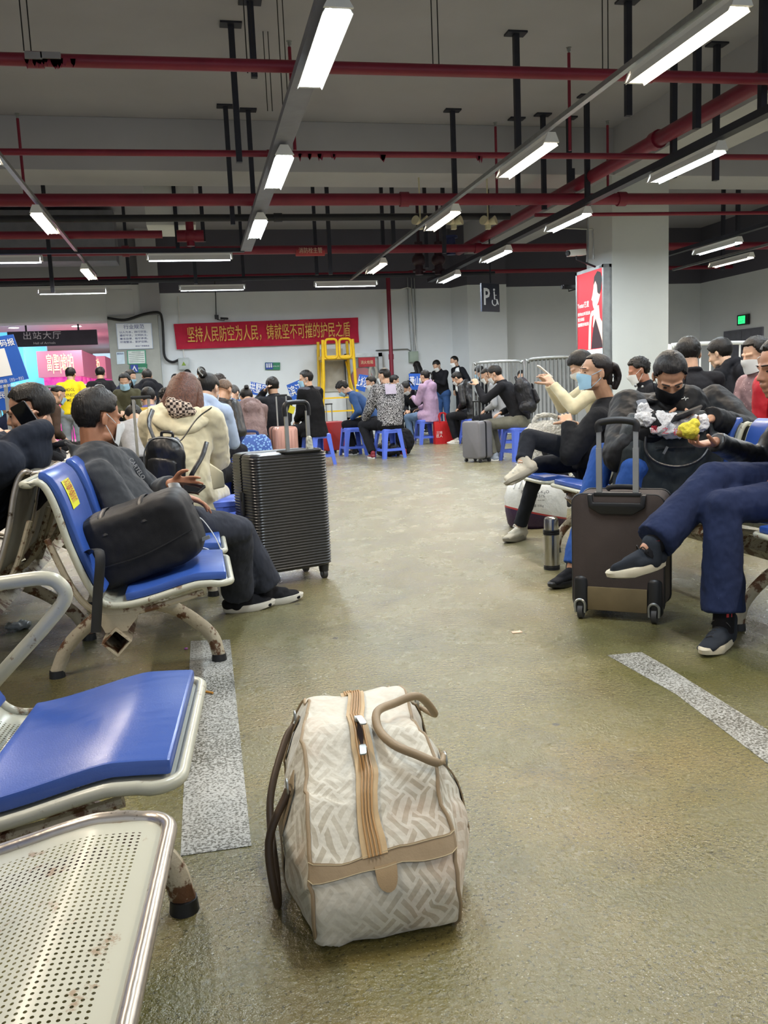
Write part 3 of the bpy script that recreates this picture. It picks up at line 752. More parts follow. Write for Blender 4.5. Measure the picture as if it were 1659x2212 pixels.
# ================================================================= SEATING
def blue_mat():
    m, t = newmat('blue seat pad'); o = t.obj(); n = t.noise(o, 3, 3)
    t.put(t.b, 'Base Color', t.ramp(n, [(.3, lin('#2d4f9c')), (.7, lin('#3558a8'))]))
    t.put(t.b, 'Roughness', t.add('ShaderNodeMapRange', {0: t.noise(t.scale(o, (1, 6, 1)), 12, 4), 3: .22, 4: .42}).outputs[0])
    t.put(t.b, 'Specular IOR Level', .6); t.put(t.b, 'Normal', t.bump(t.noise(o, 350, 2), .12, .002)); return m
M_PAD = blue_mat()
M_CREAM = mat('chipped cream enamel', '#b5b6a6', .30, bump=.12, bs=25, var=.05, dirt=('#6f5a45', .60, 17))
M_RUST = mat('rusty cream paint', '#b3aa94', .5, bump=.3, bs=50, var=.1, dirt=('#5f3f26', .50, 16))
M_WORN = mat('worn bare chrome', '#b9b1a6', .28, .75, bump=.1, bs=30, var=.15, vs=20, dirt=('#5a4c3c', .6, 25))
def perf_mat():
    m, t = newmat('perforated cream sheet'); uv = t.add('ShaderNodeTexCoord').outputs['UV']; o = t.obj()
    s = t.add('ShaderNodeSeparateXYZ', {0: uv}); ds = []
    p = .0092
    for i in (0, 1):
        c = t.math('SUBTRACT', t.math('FRACT', t.math('DIVIDE', s.outputs[i], p)), .5); ds.append(t.math('MULTIPLY', c, c))
    hole = t.math('LESS_THAN', t.math('ADD', *ds), .058)
    u, v = s.outputs[0], s.outputs[1]
    inn = t.math('MULTIPLY', t.math('MULTIPLY', t.math('GREATER_THAN', v, .045), t.math('LESS_THAN', v, .465)), t.math('MULTIPLY', t.math('GREATER_THAN', u, .038), t.math('LESS_THAN', u, 1.04)))
    hole = t.math('MULTIPLY', hole, inn)
    f = t.ramp(t.noise(o, 16, 6, .7), [(.60, (0, 0, 0)), (.65, (1, 1, 1))])
    f2 = t.ramp(t.noise(o, 9, 3, .6), [(.68, (0, 0, 0)), (.72, (1, 1, 1))])
    base = t.mix(t.math('MULTIPLY', f, .7), lin('#b9baaa'), lin('#8a6a48')); base = t.mix(f2, base, lin('#9c9c98'))
    t.put(t.b, 'Base Color', base); t.put(t.b, 'Roughness', .3); t.put(t.b, 'Alpha', t.math('SUBTRACT', 1.0, hole))
    t.put(t.b, 'Normal', t.bump(t.noise(o, 8, 3), .15, .01)); return m
M_PERF = perf_mat()
# side profile of one seat: x forward, z up, from back top to seat front
PROF = cr([(-.56, 0, .80), (-.50, 0, .805), (-.465, 0, .74), (-.43, 0, .60), (-.385, 0, .47), (-.345, 0, .405), (-.29, 0, .388), (-.20, 0, .398), (-.06, 0, .432), (-.01, 0, .436), (.075, 0, .432)], 4)
def profoff(pts, d):
    out = []
    for i, p in enumerate(pts):
        t_ = pts[min(i+1, len(pts)-1)] - pts[max(i-1, 0)]; t_.normalize(); n_ = V((-t_.z, 0, t_.x)); 
        if n_.dot(V((1, 0, 1))) < 0: n_ = -n_
        out.append(p + n_*d)
    return out
def seat(T, M, y0, y1, pads, perf=True):
    W = y1 - y0; b = MB(M); N_ = len(PROF); arc = [0]
    for i in range(1, N_): arc.append(arc[-1] + (PROF[i]-PROF[i-1]).length)
    uv = []
    nv = 8
    rq = .045; ins = [(rq - math.sqrt(max(0, rq*rq - (p.x - (PROF[-1].x - rq))**2))) if p.x > PROF[-1].x - rq else 0 for p in PROF]
    n0 = b.addv([V((p.x - (.008 if i_ == len(PROF)-1 else 0), y0 + min(max(W*j/nv, ins[i_]), W - ins[i_]), p.z)) for i_, p in enumerate(PROF) for j in range(nv+1)])
    uv = [(arc[-1] - arc[i], W*j/nv) for i in range(N_) for j in range(nv+1)]
    for i in range(N_-1):
        for j in range(nv):
            a = i*(nv+1)+j; b.f.append((a, a+1, a+nv+2, a+nv+1))
    b.uv = uv
    sh = build(b, 'seat_shell', M_PERF if perf else M_CREAM, T, ang=60)
    rc = .045
    path = [V((p.x, y0, p.z)) for p in PROF]; e = PROF[-1]; s0 = PROF[0]
    fr = [V((p.x, y0, p.z)) for p in PROF[2:-3]] + [V((e.x - rc + rc*math.sin(a_), y0 + rc - rc*math.cos(a_), e.z)) for a_ in [PI/2*q_/6 for q_ in range(7)]] + [V((e.x - rc + rc*math.cos(a_), y1 - rc + rc*math.sin(a_), e.z)) for a_ in [PI/2*q_/6 for q_ in range(7)]] + [V((p.x, y1, p.z)) for p in PROF[2:-3][::-1]] + [V((s0.x + rc - rc*math.sin(a_), y1 - rc + rc*math.cos(a_), s0.z)) for a_ in [PI/2*q_/6 for q_ in range(7)]] + [V((s0.x + rc - rc*math.cos(a_), y0 + rc - rc*math.sin(a_), s0.z)) for a_ in [PI/2*q_/6 for q_ in range(7)]]
    build(MB(M).tube(fr, .0115, n=12, closed=True), 'seat_frame', M_CREAM if 'seat_cushion' in pads else M_WORN, T)
    if pads:
        for nm, a, c in (('back_cushion', 1, 19), ('seat_cushion', 26, 40)):
            if nm not in pads: continue
            seg = PROF[a:c+1] if nm == 'seat_cushion' else PROF[3:c+1]
            if nm == 'seat_cushion': seg = [p for p in PROF[25:] if p.x < .060]; seg.append(V((.060, 0, .433)))
            lo = profoff(seg, .006); hi = profoff(seg, .034); yy0, yy1 = y0 + .028, y1 - .028
            rs = [[V((p.x, y, p.z)) for p in lo] + [V((p.x, y, p.z)) for p in hi[::-1]] for y in (yy0, yy1)]
            q = MB(M); q.rings(rs); build(q, nm, M_PAD, T, bevel=.009)
def bench(name, label, loc, rz, seats, legs, arms=(), beam=None):
    T = thing(name, label, 'bench', loc, 'steel waiting benches with blue pads'); M = Matrix.Translation(V(loc)) @ Matrix.Rotation(rz, 4, 'Z')
    ys = [s[0] for s in seats] + [s[1] for s in seats]; y0, y1 = beam or (min(ys) + .05, max(ys) - .05)
    # hollow square beam set on edge
    b = MB(M); c = V((-.31, 0, .265)); r = .048
    for rr in ((r, 0), ):
        o_ = [(r, 0), (0, r), (-r, 0), (0, -r)]; i_ = [(x*.84, z*.84) for x, z in o_]
        rs = [[V((c.x+x, y, c.z+z)) for x, z in o_] for y in (y0, y1)] + [[V((c.x+x, y, c.z+z)) for x, z in i_] for y in (y1, y0)]
        rs.append(rs[0]); b.rings(rs, cap=False)
    build(b, 'beam', M_RUST, T, smooth=False)
    for s in seats:
        seat(T, M, *s)
        ym = (s[0]+s[1])/2
        for yy in (s[0]+.03, s[1]-.03):
            build(MB(M).tube(cr([(-.50, yy, .62), (-.44, yy, .46), (-.38, yy, .375), (-.29, yy, .352), (-.15, yy, .372), (-.02, yy, .402)], 4), .011, n=8), 'under_rail', M_RUST, T)
        build(MB(M).prism([(-.345, .295), (-.385, .39), (-.20, .385), (-.255, .32), (-.275, .295), (-.335, .295)], (0, s[0]+.02, 0), X_, Z_, (0, .012, 0)), 'bracket', M_RUST, T, smooth=False)
    for y in legs:
        for nm, pts in (('front_leg', [(-.27, y, .27), (-.15, y, .235), (-.06, y, .17), (0.0, y, .10), (.02, y, .02)]), ('rear_leg', [(-.35, y, .27), (-.45, y, .21), (-.55, y, .12), (-.60, y, .02)])):
            l = build(MB(M).tube(cr(pts, 5), (.021, .027), n=10, flat=Y_), nm, M_RUST, T)
            e = V(pts[-1]); build(MB(M).cyl((e.x, e.y, 0), (e.x, e.y, .028), .031, .028, n=14), 'rubber_foot', M_BLK, l)
    for y in arms:
        build(MB(M).tube(cr([(-.40, y, .43), (-.33, y, .50), (-.27, y, .56), (-.225, y, .615), (-.235, y, .65), (-.27, y, .665), (-.36, y, .66), (-.47, y, .655), (-.50, y, .64)], 5), .0165, n=12), 'armrest', M_CREAM, T)
    return T
bench('waiting_bench', 'foreground bench with one blue padded seat and one bare perforated seat at the lower left', (-.252, .0, 0), math.radians(-4.5),
      [(.76, 1.27, ('back_cushion',), True), (1.37, 1.90, ('back_cushion', 'seat_cushion'), True)], [1.72], arms=[1.325, 2.0], beam=(.8, 1.95))
B1_ = bench('waiting_bench', 'rusty legged bench of blue seats holding the man in the grey fleece', (0, 0, 0), 0,
      [(2.88, 3.38, ('back_cushion', 'seat_cushion'), False), (3.48, 3.98, ('back_cushion', 'seat_cushion'), False), (4.08, 4.58, ('back_cushion', 'seat_cushion'), False)], [3.43, 4.6], beam=(2.875, 4.7))
# yellow sticker on the first backrest
st = MB(); SO = profoff(PROF, .0362)
def onback(u, v): # u across (Y), v down the back
    f_ = v*3.4; p = SO[6 + int(f_)].lerp(SO[7 + int(f_)], f_ % 1); q = p
    return V((q.x, 2.97 + u*.16, q.z))
st.grid(onback, 6, 8); STK = build(st, 'notice_sticker', mat('yellow sticker', '#e0e01c', .4, var=.02), B1_, solid=.0006, label='yellow sticker with red characters')
cpt = onback(.5, .5); dn = (onback(.5, 1) - onback(.5, 0)).normalized()
for i, s_ in enumerate(('请勿占座', '文明乘车', '保持间距')):
    text(s_, onback(.5, .25 + .24*i) + V((.93, 0, .36))*.0015, Y_, -dn, .03, 'lettering', mat('red print', '#b03018', .5), STK, width=.12)
bench('waiting_bench', 'back to back bench facing left with grey seat backs at the left edge', (-1.14, 0, 0), PI,
      [(-3.88, -3.38, (), False), (-4.48, -3.98, (), False), (-5.08, -4.58, (), False), (-5.68, -5.18, (), False)], [-3.95, -5.1])
M_BACKG = mat('grey seat back sheet', '#7c7b72', .4, .3, bump=.1, bs=10, var=.1, dirt=('#4a453c', .66, 9))
for o in bpy.data.objects:
    if o.parent and o.parent.name == 'waiting_bench.002' and o.name.startswith('seat_shell'): o.data.materials[0] = M_BACKG
bench('waiting_bench', 'bench on the right whose occupants face left, under the man in the black puffer jacket', (2.16, 0, 0), PI,
      [(-2.95, -2.45, ('back_cushion', 'seat_cushion'), False), (-3.75, -3.25, ('back_cushion', 'seat_cushion'), False), (-4.32, -3.82, ('back_cushion', 'seat_cushion'), False), (-4.92, -4.42, ('back_cushion', 'seat_cushion'), False), (-5.52, -5.02, ('back_cushion', 'seat_cushion'), False)], [-3.1, -4.97])
# ---- blue plastic stools
M_STOOL = mat('blue stool plastic', '#5570d6', .35, var=.04, spec=.5)
def stool_proto():
    T = thing('plastic_stool', '-', 'stool')
    h = .46
    b = MB(); rs = []
    for z, s in ((h-.035, .156), (h-.008, .152), (h, .142)): rs.append([V((x, y, z)) for x, y in rrect(2*s, 2*s, .03)])
    b.rings(rs); build(b, 'seat', M_STOOL, T)
    for sx in (-1, 1):
        for sy in (-1, 1):
            b = MB(); rs = []
            for z, o_, w_ in ((h-.01, .150, .085), (.25, .170, .066), (0, .200, .055)):
                L = [(o_, o_), (o_ - w_, o_), (o_ - w_, o_ - .008), (o_ - .008, o_ - .008), (o_ - .008, o_ - w_), (o_, o_ - w_)]
                rs.append([V((sx*x, sy*y, z)) for x, y in L])
            b.rings(rs); build(b, 'leg', M_STOOL, T, smooth=False)
    for z, o_, hh in ((h-.04, .150, .06), (.135, .183, .04)):
        for k in range(4):
            R = Matrix.Rotation(k*PI/2, 3, 'Z'); build(MB().box(R @ V((0, o_-.005, z)), (2*o_-.04, .008, hh), R), 'rail', M_STOOL, T, smooth=False)
    return T
STP = stool_proto(); stool_n = [0]
def stool(x, y, rz, where):
    o = STP if stool_n[0] == 0 else dup(STP); stool_n[0] += 1
    o.location = (x, y, 0); o.rotation_euler.z = rz; o['label'] = 'blue plastic stool ' + where; o['group'] = 'blue plastic stools'
    return o
stool(2.89, 13.1, .25, 'under the person in the black and white patterned shirt')
stool(1.70, 12.6, .4, 'under the man in the black velvet vest')
stool(2.50, 14.1, .1, 'under the leaning man in the denim jacket')
stool(4.24, 15.9, .1, 'under the woman in the lilac parka')
stool(4.98, 15.3, .3, 'under the man in the black leather jacket')
stool(4.35, 11.35, .2, 'under the man wearing the large black backpack')
stool(4.95, 13.3, -.1, 'under the long haired woman in grey')
stool(.15, 5.15, .2, 'under the woman in the cream coat')
stool(1.75, 16.2, .1, 'just behind the man in the velvet vest')
stool(1.35, 15.4, .5, 'beside the rose gold suitcase')
stool(.42, 9.0, .3, 'under the bald man in the leather vest')
stool(2.25, 15.0, .5, 'beside the red suitcase')
stool(-.55, 9.9, .2, 'under the person in the purple uniform')
stool(.15, 7.0, .4, 'under the woman with the hair claw')
# ================================================================= HERO BAG
def bagfabric():
    m, t = newmat('cream jacquard fabric'); uv = t.add('ShaderNodeTexCoord').outputs['UV']
    r = t.add('ShaderNodeMapping', {'Vector': uv, 'Rotation': (0, 0, .80), 'Scale': (19, 19, 1)}).outputs[0]
    s = t.add('ShaderNodeSeparateXYZ', {0: r})
    fx, fy = s.outputs[0], s.outputs[1]
    ix, iy = t.math('FLOOR', fx), t.math('FLOOR', fy); qx, qy = t.math('FRACT', fx), t.math('FRACT', fy)
    par = t.math('MODULO', t.math('ADD', t.math('ADD', ix, iy), 100.0), 2.0)
    c = t.math('ADD', t.math('MULTIPLY', qx, par), t.math('MULTIPLY', qy, t.math('SUBTRACT', 1.0, par)))
    st = t.math('LESS_THAN', t.math('ABSOLUTE', t.math('SUBTRACT', t.math('FRACT', t.math('MULTIPLY', c, 2.0)), .5)), .23)
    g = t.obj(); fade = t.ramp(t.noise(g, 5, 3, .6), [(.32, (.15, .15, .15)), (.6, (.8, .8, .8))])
    vv = t.add('ShaderNodeMapRange', {0: t.add('ShaderNodeSeparateXYZ', {0: uv}).outputs[1], 1: .42, 2: .60, 3: 1.0, 4: .22}).outputs[0]  # weave fades toward the far top: sheen wash-out put into the colour
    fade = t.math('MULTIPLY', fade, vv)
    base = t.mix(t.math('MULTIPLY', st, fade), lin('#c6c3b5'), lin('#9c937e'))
    pk = t.ramp(t.noise(g, 3.2, 5, .65), [(.50, (0, 0, 0)), (.72, (.7, .7, .7))])
    base = t.mix(pk, base, lin('#bf9f86'))
    dk = t.ramp(t.noise(g, 8, 6, .75), [(.64, (0, 0, 0)), (.78, (.7, .7, .7))]); base = t.mix(dk, base, lin('#8c7f6c'))
    t.put(t.b, 'Base Color', base); t.put(t.b, 'Roughness', .55); t.put(t.b, 'Sheen Weight', .2)
    b1 = t.bump(t.noise(g, 7, 4, .55), .55, .03); b2 = t.bump(t.noise(g, 26, 3, .6), .35, .008, b1)
    t.put(t.b, 'Normal', t.bump(t.noise(uv, 900, 2), .2, .001, b2)); return m
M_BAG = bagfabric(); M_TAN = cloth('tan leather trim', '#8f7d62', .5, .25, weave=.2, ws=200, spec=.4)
M_ZIP = mat('tan zip tape', '#b39a72', .6, var=.1, vs=30)
BL, BY0, BY1 = .0, 1.50, 2.17
def bagpt(a, c, l):
    """a: across -1..1, c: height 0..1, l: 0 near .. 1 far ; point on/in the bag volume"""
    cc = c
    g_ = min(1, l/.28); g_ = g_*g_*(3-2*g_)
    hw = .147 + (.055*g_ + .004) * math.sin(PI * min(1, cc*1.02)**.8) - .004*cc
    if a > 0: hw += .008*math.sin(PI*cc)*g_
    hw *= (1 - .20*l)
    top = .268 + .055*math.sin(PI*min(1, l*1.1)*.8) - .035*max(0, .15-l)/.15 + .010*math.cos(l*17) + .01*a*math.sin(l*9)
    sc_ = max(0, min(1, (c-.55)/.45)); sag = -.014 * math.cos(a*PI*.5) * (.4+ .6*math.sin(l*8+1)) * sc_*sc_*(3-2*sc_)
    z = top * cc + sag
    y = BY0 + (BY1 - BY0) * l + .0
    slope = .10*cc**1.6*(1-l)**3 - .045*math.sin(PI*min(1, cc*1.05))*(1-l)**3 + .045*math.sin(PI*cc)*l**3 - .05*cc*l**4
    y += slope
    x = .292 + a*hw + .045*(l) + .006*math.sin(l*11)*cc
    w_ = noise.noise(V((x*9, y*9, z*9)))*.010 + noise.noise(V((x*22, y*22, z*22)))*.004 - .009*min(1, max(0, abs(a)-.2)*3)*max(0, 1 - 5*abs(noise.noise(V((x*6+3, y*9, z*11)))))
    if c > .02: x += w_*.7; y += w_*.5; z += w_*.8
    return V((x, y, max(.0015, z)))
def BP(a, c, l):
    q = [a, c*2-1, l*2-1]; s_ = sum(abs(x)**16 for x in q)**(1/16); m_ = max(abs(x) for x in q) or 1
    q = [x/s_*m_ for x in q]; return bagpt(q[0], (q[1]+1)/2, (q[2]+1)/2)
def cubegrid(n, fn, uvf):
    b = MB(); b.uv = []
    idx = {}
    def vid(i, j, k):
        if (i, j, k) not in idx:
            a, c, l = i/n[0]*2-1, j/n[1], k/n[2]; 
            # round the cube a little
            q = [a, c*2-1, l*2-1]; e = 16; s_ = sum(abs(x)**e for x in q)**(1/e); m_ = max(abs(x) for x in q) or 1; q = [x/s_*m_ for x in q]
            p = fn(q[0], (q[1]+1)/2, (q[2]+1)/2); idx[(i, j, k)] = b.addv([p]); b.uv.append(uvf(p, a, c, l))
        return idx[(i, j, k)]
    A, B_, C_ = n
    for i in range(A):
        for k in range(C_):
            for j in (0, B_): b.f.append((vid(i, j, k), vid(i+1, j, k), vid(i+1, j, k+1), vid(i, j, k+1)))
    for i in range(A):
        for j in range(B_):
            for k in (0, C_): b.f.append((vid(i, j, k), vid(i+1, j, k), vid(i+1, j+1, k), vid(i, j+1, k)))
    for j in range(B_):
        for k in range(C_):
            for i in (0, A): b.f.append((vid(i, j, k), vid(i, j+1, k), vid(i, j+1, k+1), vid(i, j, k+1)))
    return b
HB_ = thing('travel_bag', 'large worn cream patterned travel bag with tan zip and piping on the floor in front', 'bag', (.31, 1.83, 0))
bb_ = cubegrid((48, 32, 96), bagpt, lambda p, a, c, l: ((a*.19, (.27 + l*.67) if c > .999 else c*.27) if abs(a) < .999 else (.19 + (1-c)*.27, .27 + l*.67)))
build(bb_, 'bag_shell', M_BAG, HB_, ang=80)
def off(p, d=.004): c = V((.31, 1.83, .12)); n_ = (p - c); n_.y *= .35; return p + n_.normalized()*d
for sx in (-1, 1):
    pts = [off(BP(sx*.985, c/12, 0), .002) for c in range(0, 12)] + [off(BP(sx*.985, .985, l/30), .002) for l in range(0, 31)] + [off(BP(sx*.985, 1-c/12, 1), .002) for c in range(1, 12)]
    build(MB().tube(pts, .0042, n=8), 'piping', M_TAN, HB_)
def ribbon(pa, pb, nm, m, lift=.004, th=.003):
    """strip lying on the bag between two edge curves"""
    b = MB(); n = len(pa); b.grid(lambda u, v: off(pa[round(u*(n-1))].lerp(pb[round(u*(n-1))], v), lift), n-1, 3); return build(b, nm, m, HB_, solid=th)
LZ = [l/40 for l in range(0, 41)]
za = [BP(-.20 - .10*(1-l)+.05, 1, l) for l in LZ]; zb = [BP(.10 - .10*(1-l)+.05, 1, l) for l in LZ]
fc = [1-.30*i/6 for i in range(7)][::-1][:-1]
za = [BP(-.25, c, 0) for c in fc] + za[2:]; zb = [BP(.05, c, 0) for c in fc] + zb[2:]
ribbon(za, zb, 'zip_tape', M_ZIP, .006)
mid = [off(a.lerp(b_, .5), .009) for a, b_ in zip(za, zb)]
zt = MB()
for kx in (.28, .43, .57, .72): zt.tube([off(a.lerp(b_, kx), .0095) for a, b_ in zip(za, zb)], .0022, n=6)
build(zt, 'zip_teeth', mat('zip coil', '#a98455', .5), HB_)
# open gap with red lining glimpse and two sliders
gi = 14
for q0, q1 in ((gi, gi+5),):
    g_ = MB(); g_.grid(lambda u, v: off(mid[q0 + round(u*(q1-q0))] + V(((v-.5)*.012*math.sin(PI*u), 0, 0)), .003), q1-q0, 2); build(g_, 'zip_opening', mat('dark bag inside', '#1c1010', .9), HB_, solid=.001)
for i_, dy in ((gi, -1), (gi+5, 1)):
    p = mid[i_]; s_ = build(MB().box(p + V((0, 0, .007)), (.014, .02, .009)), 'zip_slider', M_GALV, HB_, bevel=.002)
    build(MB().prism(rrect(.014, .034, .004), p + V((.004*dy, -.022, .010)), V((1, 0, 0)), V((.15*dy, -.97, -.18)), (0, 0, .003)), 'zip_pull', M_GALV, s_)
# band across the near end and tab
cb = [BP(-.99 + 1.98*i/20, .60 + .04*(i/20), 0) for i in range(21)]; ct = [BP(-.99 + 1.98*i/20, .70 + .04*(i/20), 0) for i in range(21)]
ribbon(cb, ct, 'leather_band', M_TAN, .004, .004)
for e_ in (.06, .94):
    build(MB().tube([off(a.lerp(b_, e_), .0075) for a, b_ in zip(cb, ct)], .0009, n=4), 'stitching', mat('pale thread', '#c9bb98', .7), HB_)
tb = MB(); tb.grid(lambda u, v: off(BP(.0 + (u-.5)*.26*math.sqrt(max(.02, 1-max(0, (v-.45)/.56)**2)), .64 - v*.17, 0), .006), 10, 10)
build(tb, 'leather_tab', cloth('pale tan leather', '#a08a6a', .5, .2), HB_, solid=.003)
# right handle, flopped over the top; left handle hanging down the side
hr = [off(BP(1.0, .80, .74), .008), WY(940, 1545, 1.95), WY(905, 1522, 1.88) + V((0, 0, .02)), WY(850, 1520, 1.85), WY(815, 1538, 1.80), WY(818, 1575, 1.74), WY(850, 1608, 1.68), WY(900, 1630, 1.64), WY(950, 1648, 1.62), off(BP(1.0, .80, .32), .012)]
hrc = cr(hr, 6); build(MB().tube(hrc, [(.0095 if 6 < i < 48 else .006) for i in range(len(hrc))], n=12), 'handle', M_TAN, HB_)
hl = [off(BP(-1.0, .80, .74), .006), BP(-1, .78, .70) + V((-.025, 0, -.02)), BP(-1, .4, .55) + V((-.035, 0, 0)), BP(-1, .10, .42) + V((-.05, -.05, 0)), BP(-1, .10, .30) + V((-.045, -.05, 0)), BP(-1, .5, .26) + V((-.03, 0, 0)), off(BP(-1.0, .80, .28), .008)]
hlc = cr(hl, 6); build(MB().tube(hlc, .0085, n=12, flat=Z_), 'handle', mat('dark brown leather', '#4d3d2e', .5), HB_, label='darker handle hanging down the left side')
for sx in (-1, 1):
    for l in (.28, .74):
        bs_ = [BP(sx*1.0, .85 - .75*i/10, l - .03) for i in range(11)]; be_ = [BP(sx*1.0, .85 - .75*i/10, l + .03) for i in range(11)]
        ribbon(bs_, be_, 'side_strap', M_TAN, .005, .003)
        c = off(BP(sx, .82, l), .012); build(MB().tube([c + V((0, .014*math.cos(a), .016*math.sin(a))) for a in [2*PI*i/12 for i in range(12)]], .0025, n=6, closed=True), 'strap_ring', M_GALV, HB_)
# ================================================================= LUGGAGE
def ribcase():
    T = thing('suitcase', 'large black ribbed hard suitcase with raised handle beside the cream coat', 'suitcase', (.42, 4.95, 0))
    F = frame((.435, 4.86, 0), math.radians(19)); W, D = .46, .33
    M_R = mat('black ribbed shell', '#1f2022', .3, var=.15, vs=40, spec=.55)
    for nm, y0, y1 in (('front_shell', -D/2, -.012), ('rear_shell', .012, D/2)):
        b = MB(F); rs = []; n = 210
        for i in range(n + 1):
            z = .075 + .662*i/n; e = min(1, min(i, n-i)/9); sh = .035*(1-math.sqrt(max(0, 1-(1-e)**2)))
            rb = .0028*math.sin(i*2*PI/5.0) if e > .4 else 0
            w_, d_ = W/2 - sh + rb, abs(y1-y0); yo = (y0 - rb + sh) if nm == 'front_shell' else y1 + rb - sh
            yi = y1 if nm == 'front_shell' else y0; r = .05; sg = 1 if yi > yo else -1
            P_ = [(-w_, yi)] + [(-w_ + r - r*math.cos(a), yo + sg*(r - r*math.sin(a))) for a in [PI/2*q/5 for q in range(6)]] + [(w_ - r + r*math.sin(a), yo + sg*(r - r*math.cos(a))) for a in [PI/2*q/5 for q in range(6)]] + [(w_, yi)]
            rs.append([V((x, y, z)) for x, y in P_])
        b.rings(rs); build(b, nm, M_R, T, ang=70)
    b = MB(F); P_ = rrect(W-.012, .65, .045, 6); b.rings([[V((x, y, .406 + z)) for x, z in P_] for y in (-.013, .013)]); build(b, 'zip_band', M_BLK, T)
    build(MB(F).box((-W/2-.004, 0, .46), (.016, .05, .13)).box((-W/2-.012, 0, .50), (.008, .02, .05)), 'combination_lock', M_BLK, T, bevel=.003)
    pd = build(MB(F).box((-W/2-.012, .0, .29), (.018, .03, .05)), 'padlock', mat('speckled lock', '#85857f', .5, .5, bump=.5, bs=300), T, bevel=.004)
    build(MB(F).tube(cr([(-W/2-.012, -.009, .312), (-W/2-.012, -.009, .345), (-W/2-.012, 0, .355), (-W/2-.012, .009, .345), (-W/2-.012, .009, .312)], 3), .003, n=6), 'shackle', M_GALV, pd)
    build(MB(F).box((.07, -D/2+.045, .733), (.22, .10, .016)), 'handle_well', M_BLK, T, bevel=.006)
    build(MB(F).tube([V((.07, -D/2+.045, .738)) + V((x, y, 0)) for x, y in rrect(.23, .11, .03)], .008, n=8, closed=True), 'well_rim', M_BLK, T)
    for x in (.005, .135): build(MB(F).bar((x, -D/2+.05, .70), (x, -D/2+.05, .955), .020, .013, side=X_), 'handle_tube', mat('brushed aluminium', '#a9aaa8', .35, .8), T, smooth=False)
    build(MB(F).tube(cr([(-.002, -D/2+.05, .93), (-.002, -D/2+.05, .975), (.01, -D/2+.05, .998), (.035, -D/2+.05, 1.004), (.105, -D/2+.05, 1.004), (.13, -D/2+.05, .998), (.142, -D/2+.05, .975), (.142, -D/2+.05, .93)], 4), (.013, .016), n=10), 'grip', M_BLK, T)
    w_ = build(MB(F).ecap((.137, -D/2+.045, .73), (.135, -D/2+.045, .80), (.024, .02), (.017, .016)), 'tissue_wrap', cloth('crumpled tissue', '#c9cabc', .8, .8, fs=60), T, disp=(.008, .02))
    build(MB(F).box((.035, -D/2+.035, .965), (.034, .004, .04), Matrix.Rotation(.4, 3, 'Y')), 'handle_tag', mat('yellow tag', '#dcd032', .5), T)
    for sx in (-1, 1):
        for sy in (-1, 1):
            x, y = sx*(W/2-.045), sy*(D/2-.045)
            fk = build(MB(F).cyl((x, y, .04), (x, y, .08), .026, .03), 'caster_fork', M_BLK, T)
            build(MB(F).cyl((x-.012, y, .028), (x+.012, y, .028), .028, n=18), 'wheel', mat('grey rubber', '#3a3a3a', .6), fk); build(MB(F).cyl((x-.014, y, .028), (x+.014, y, .028), .011, n=12), 'hub', M_GALV, fk)
ribcase()
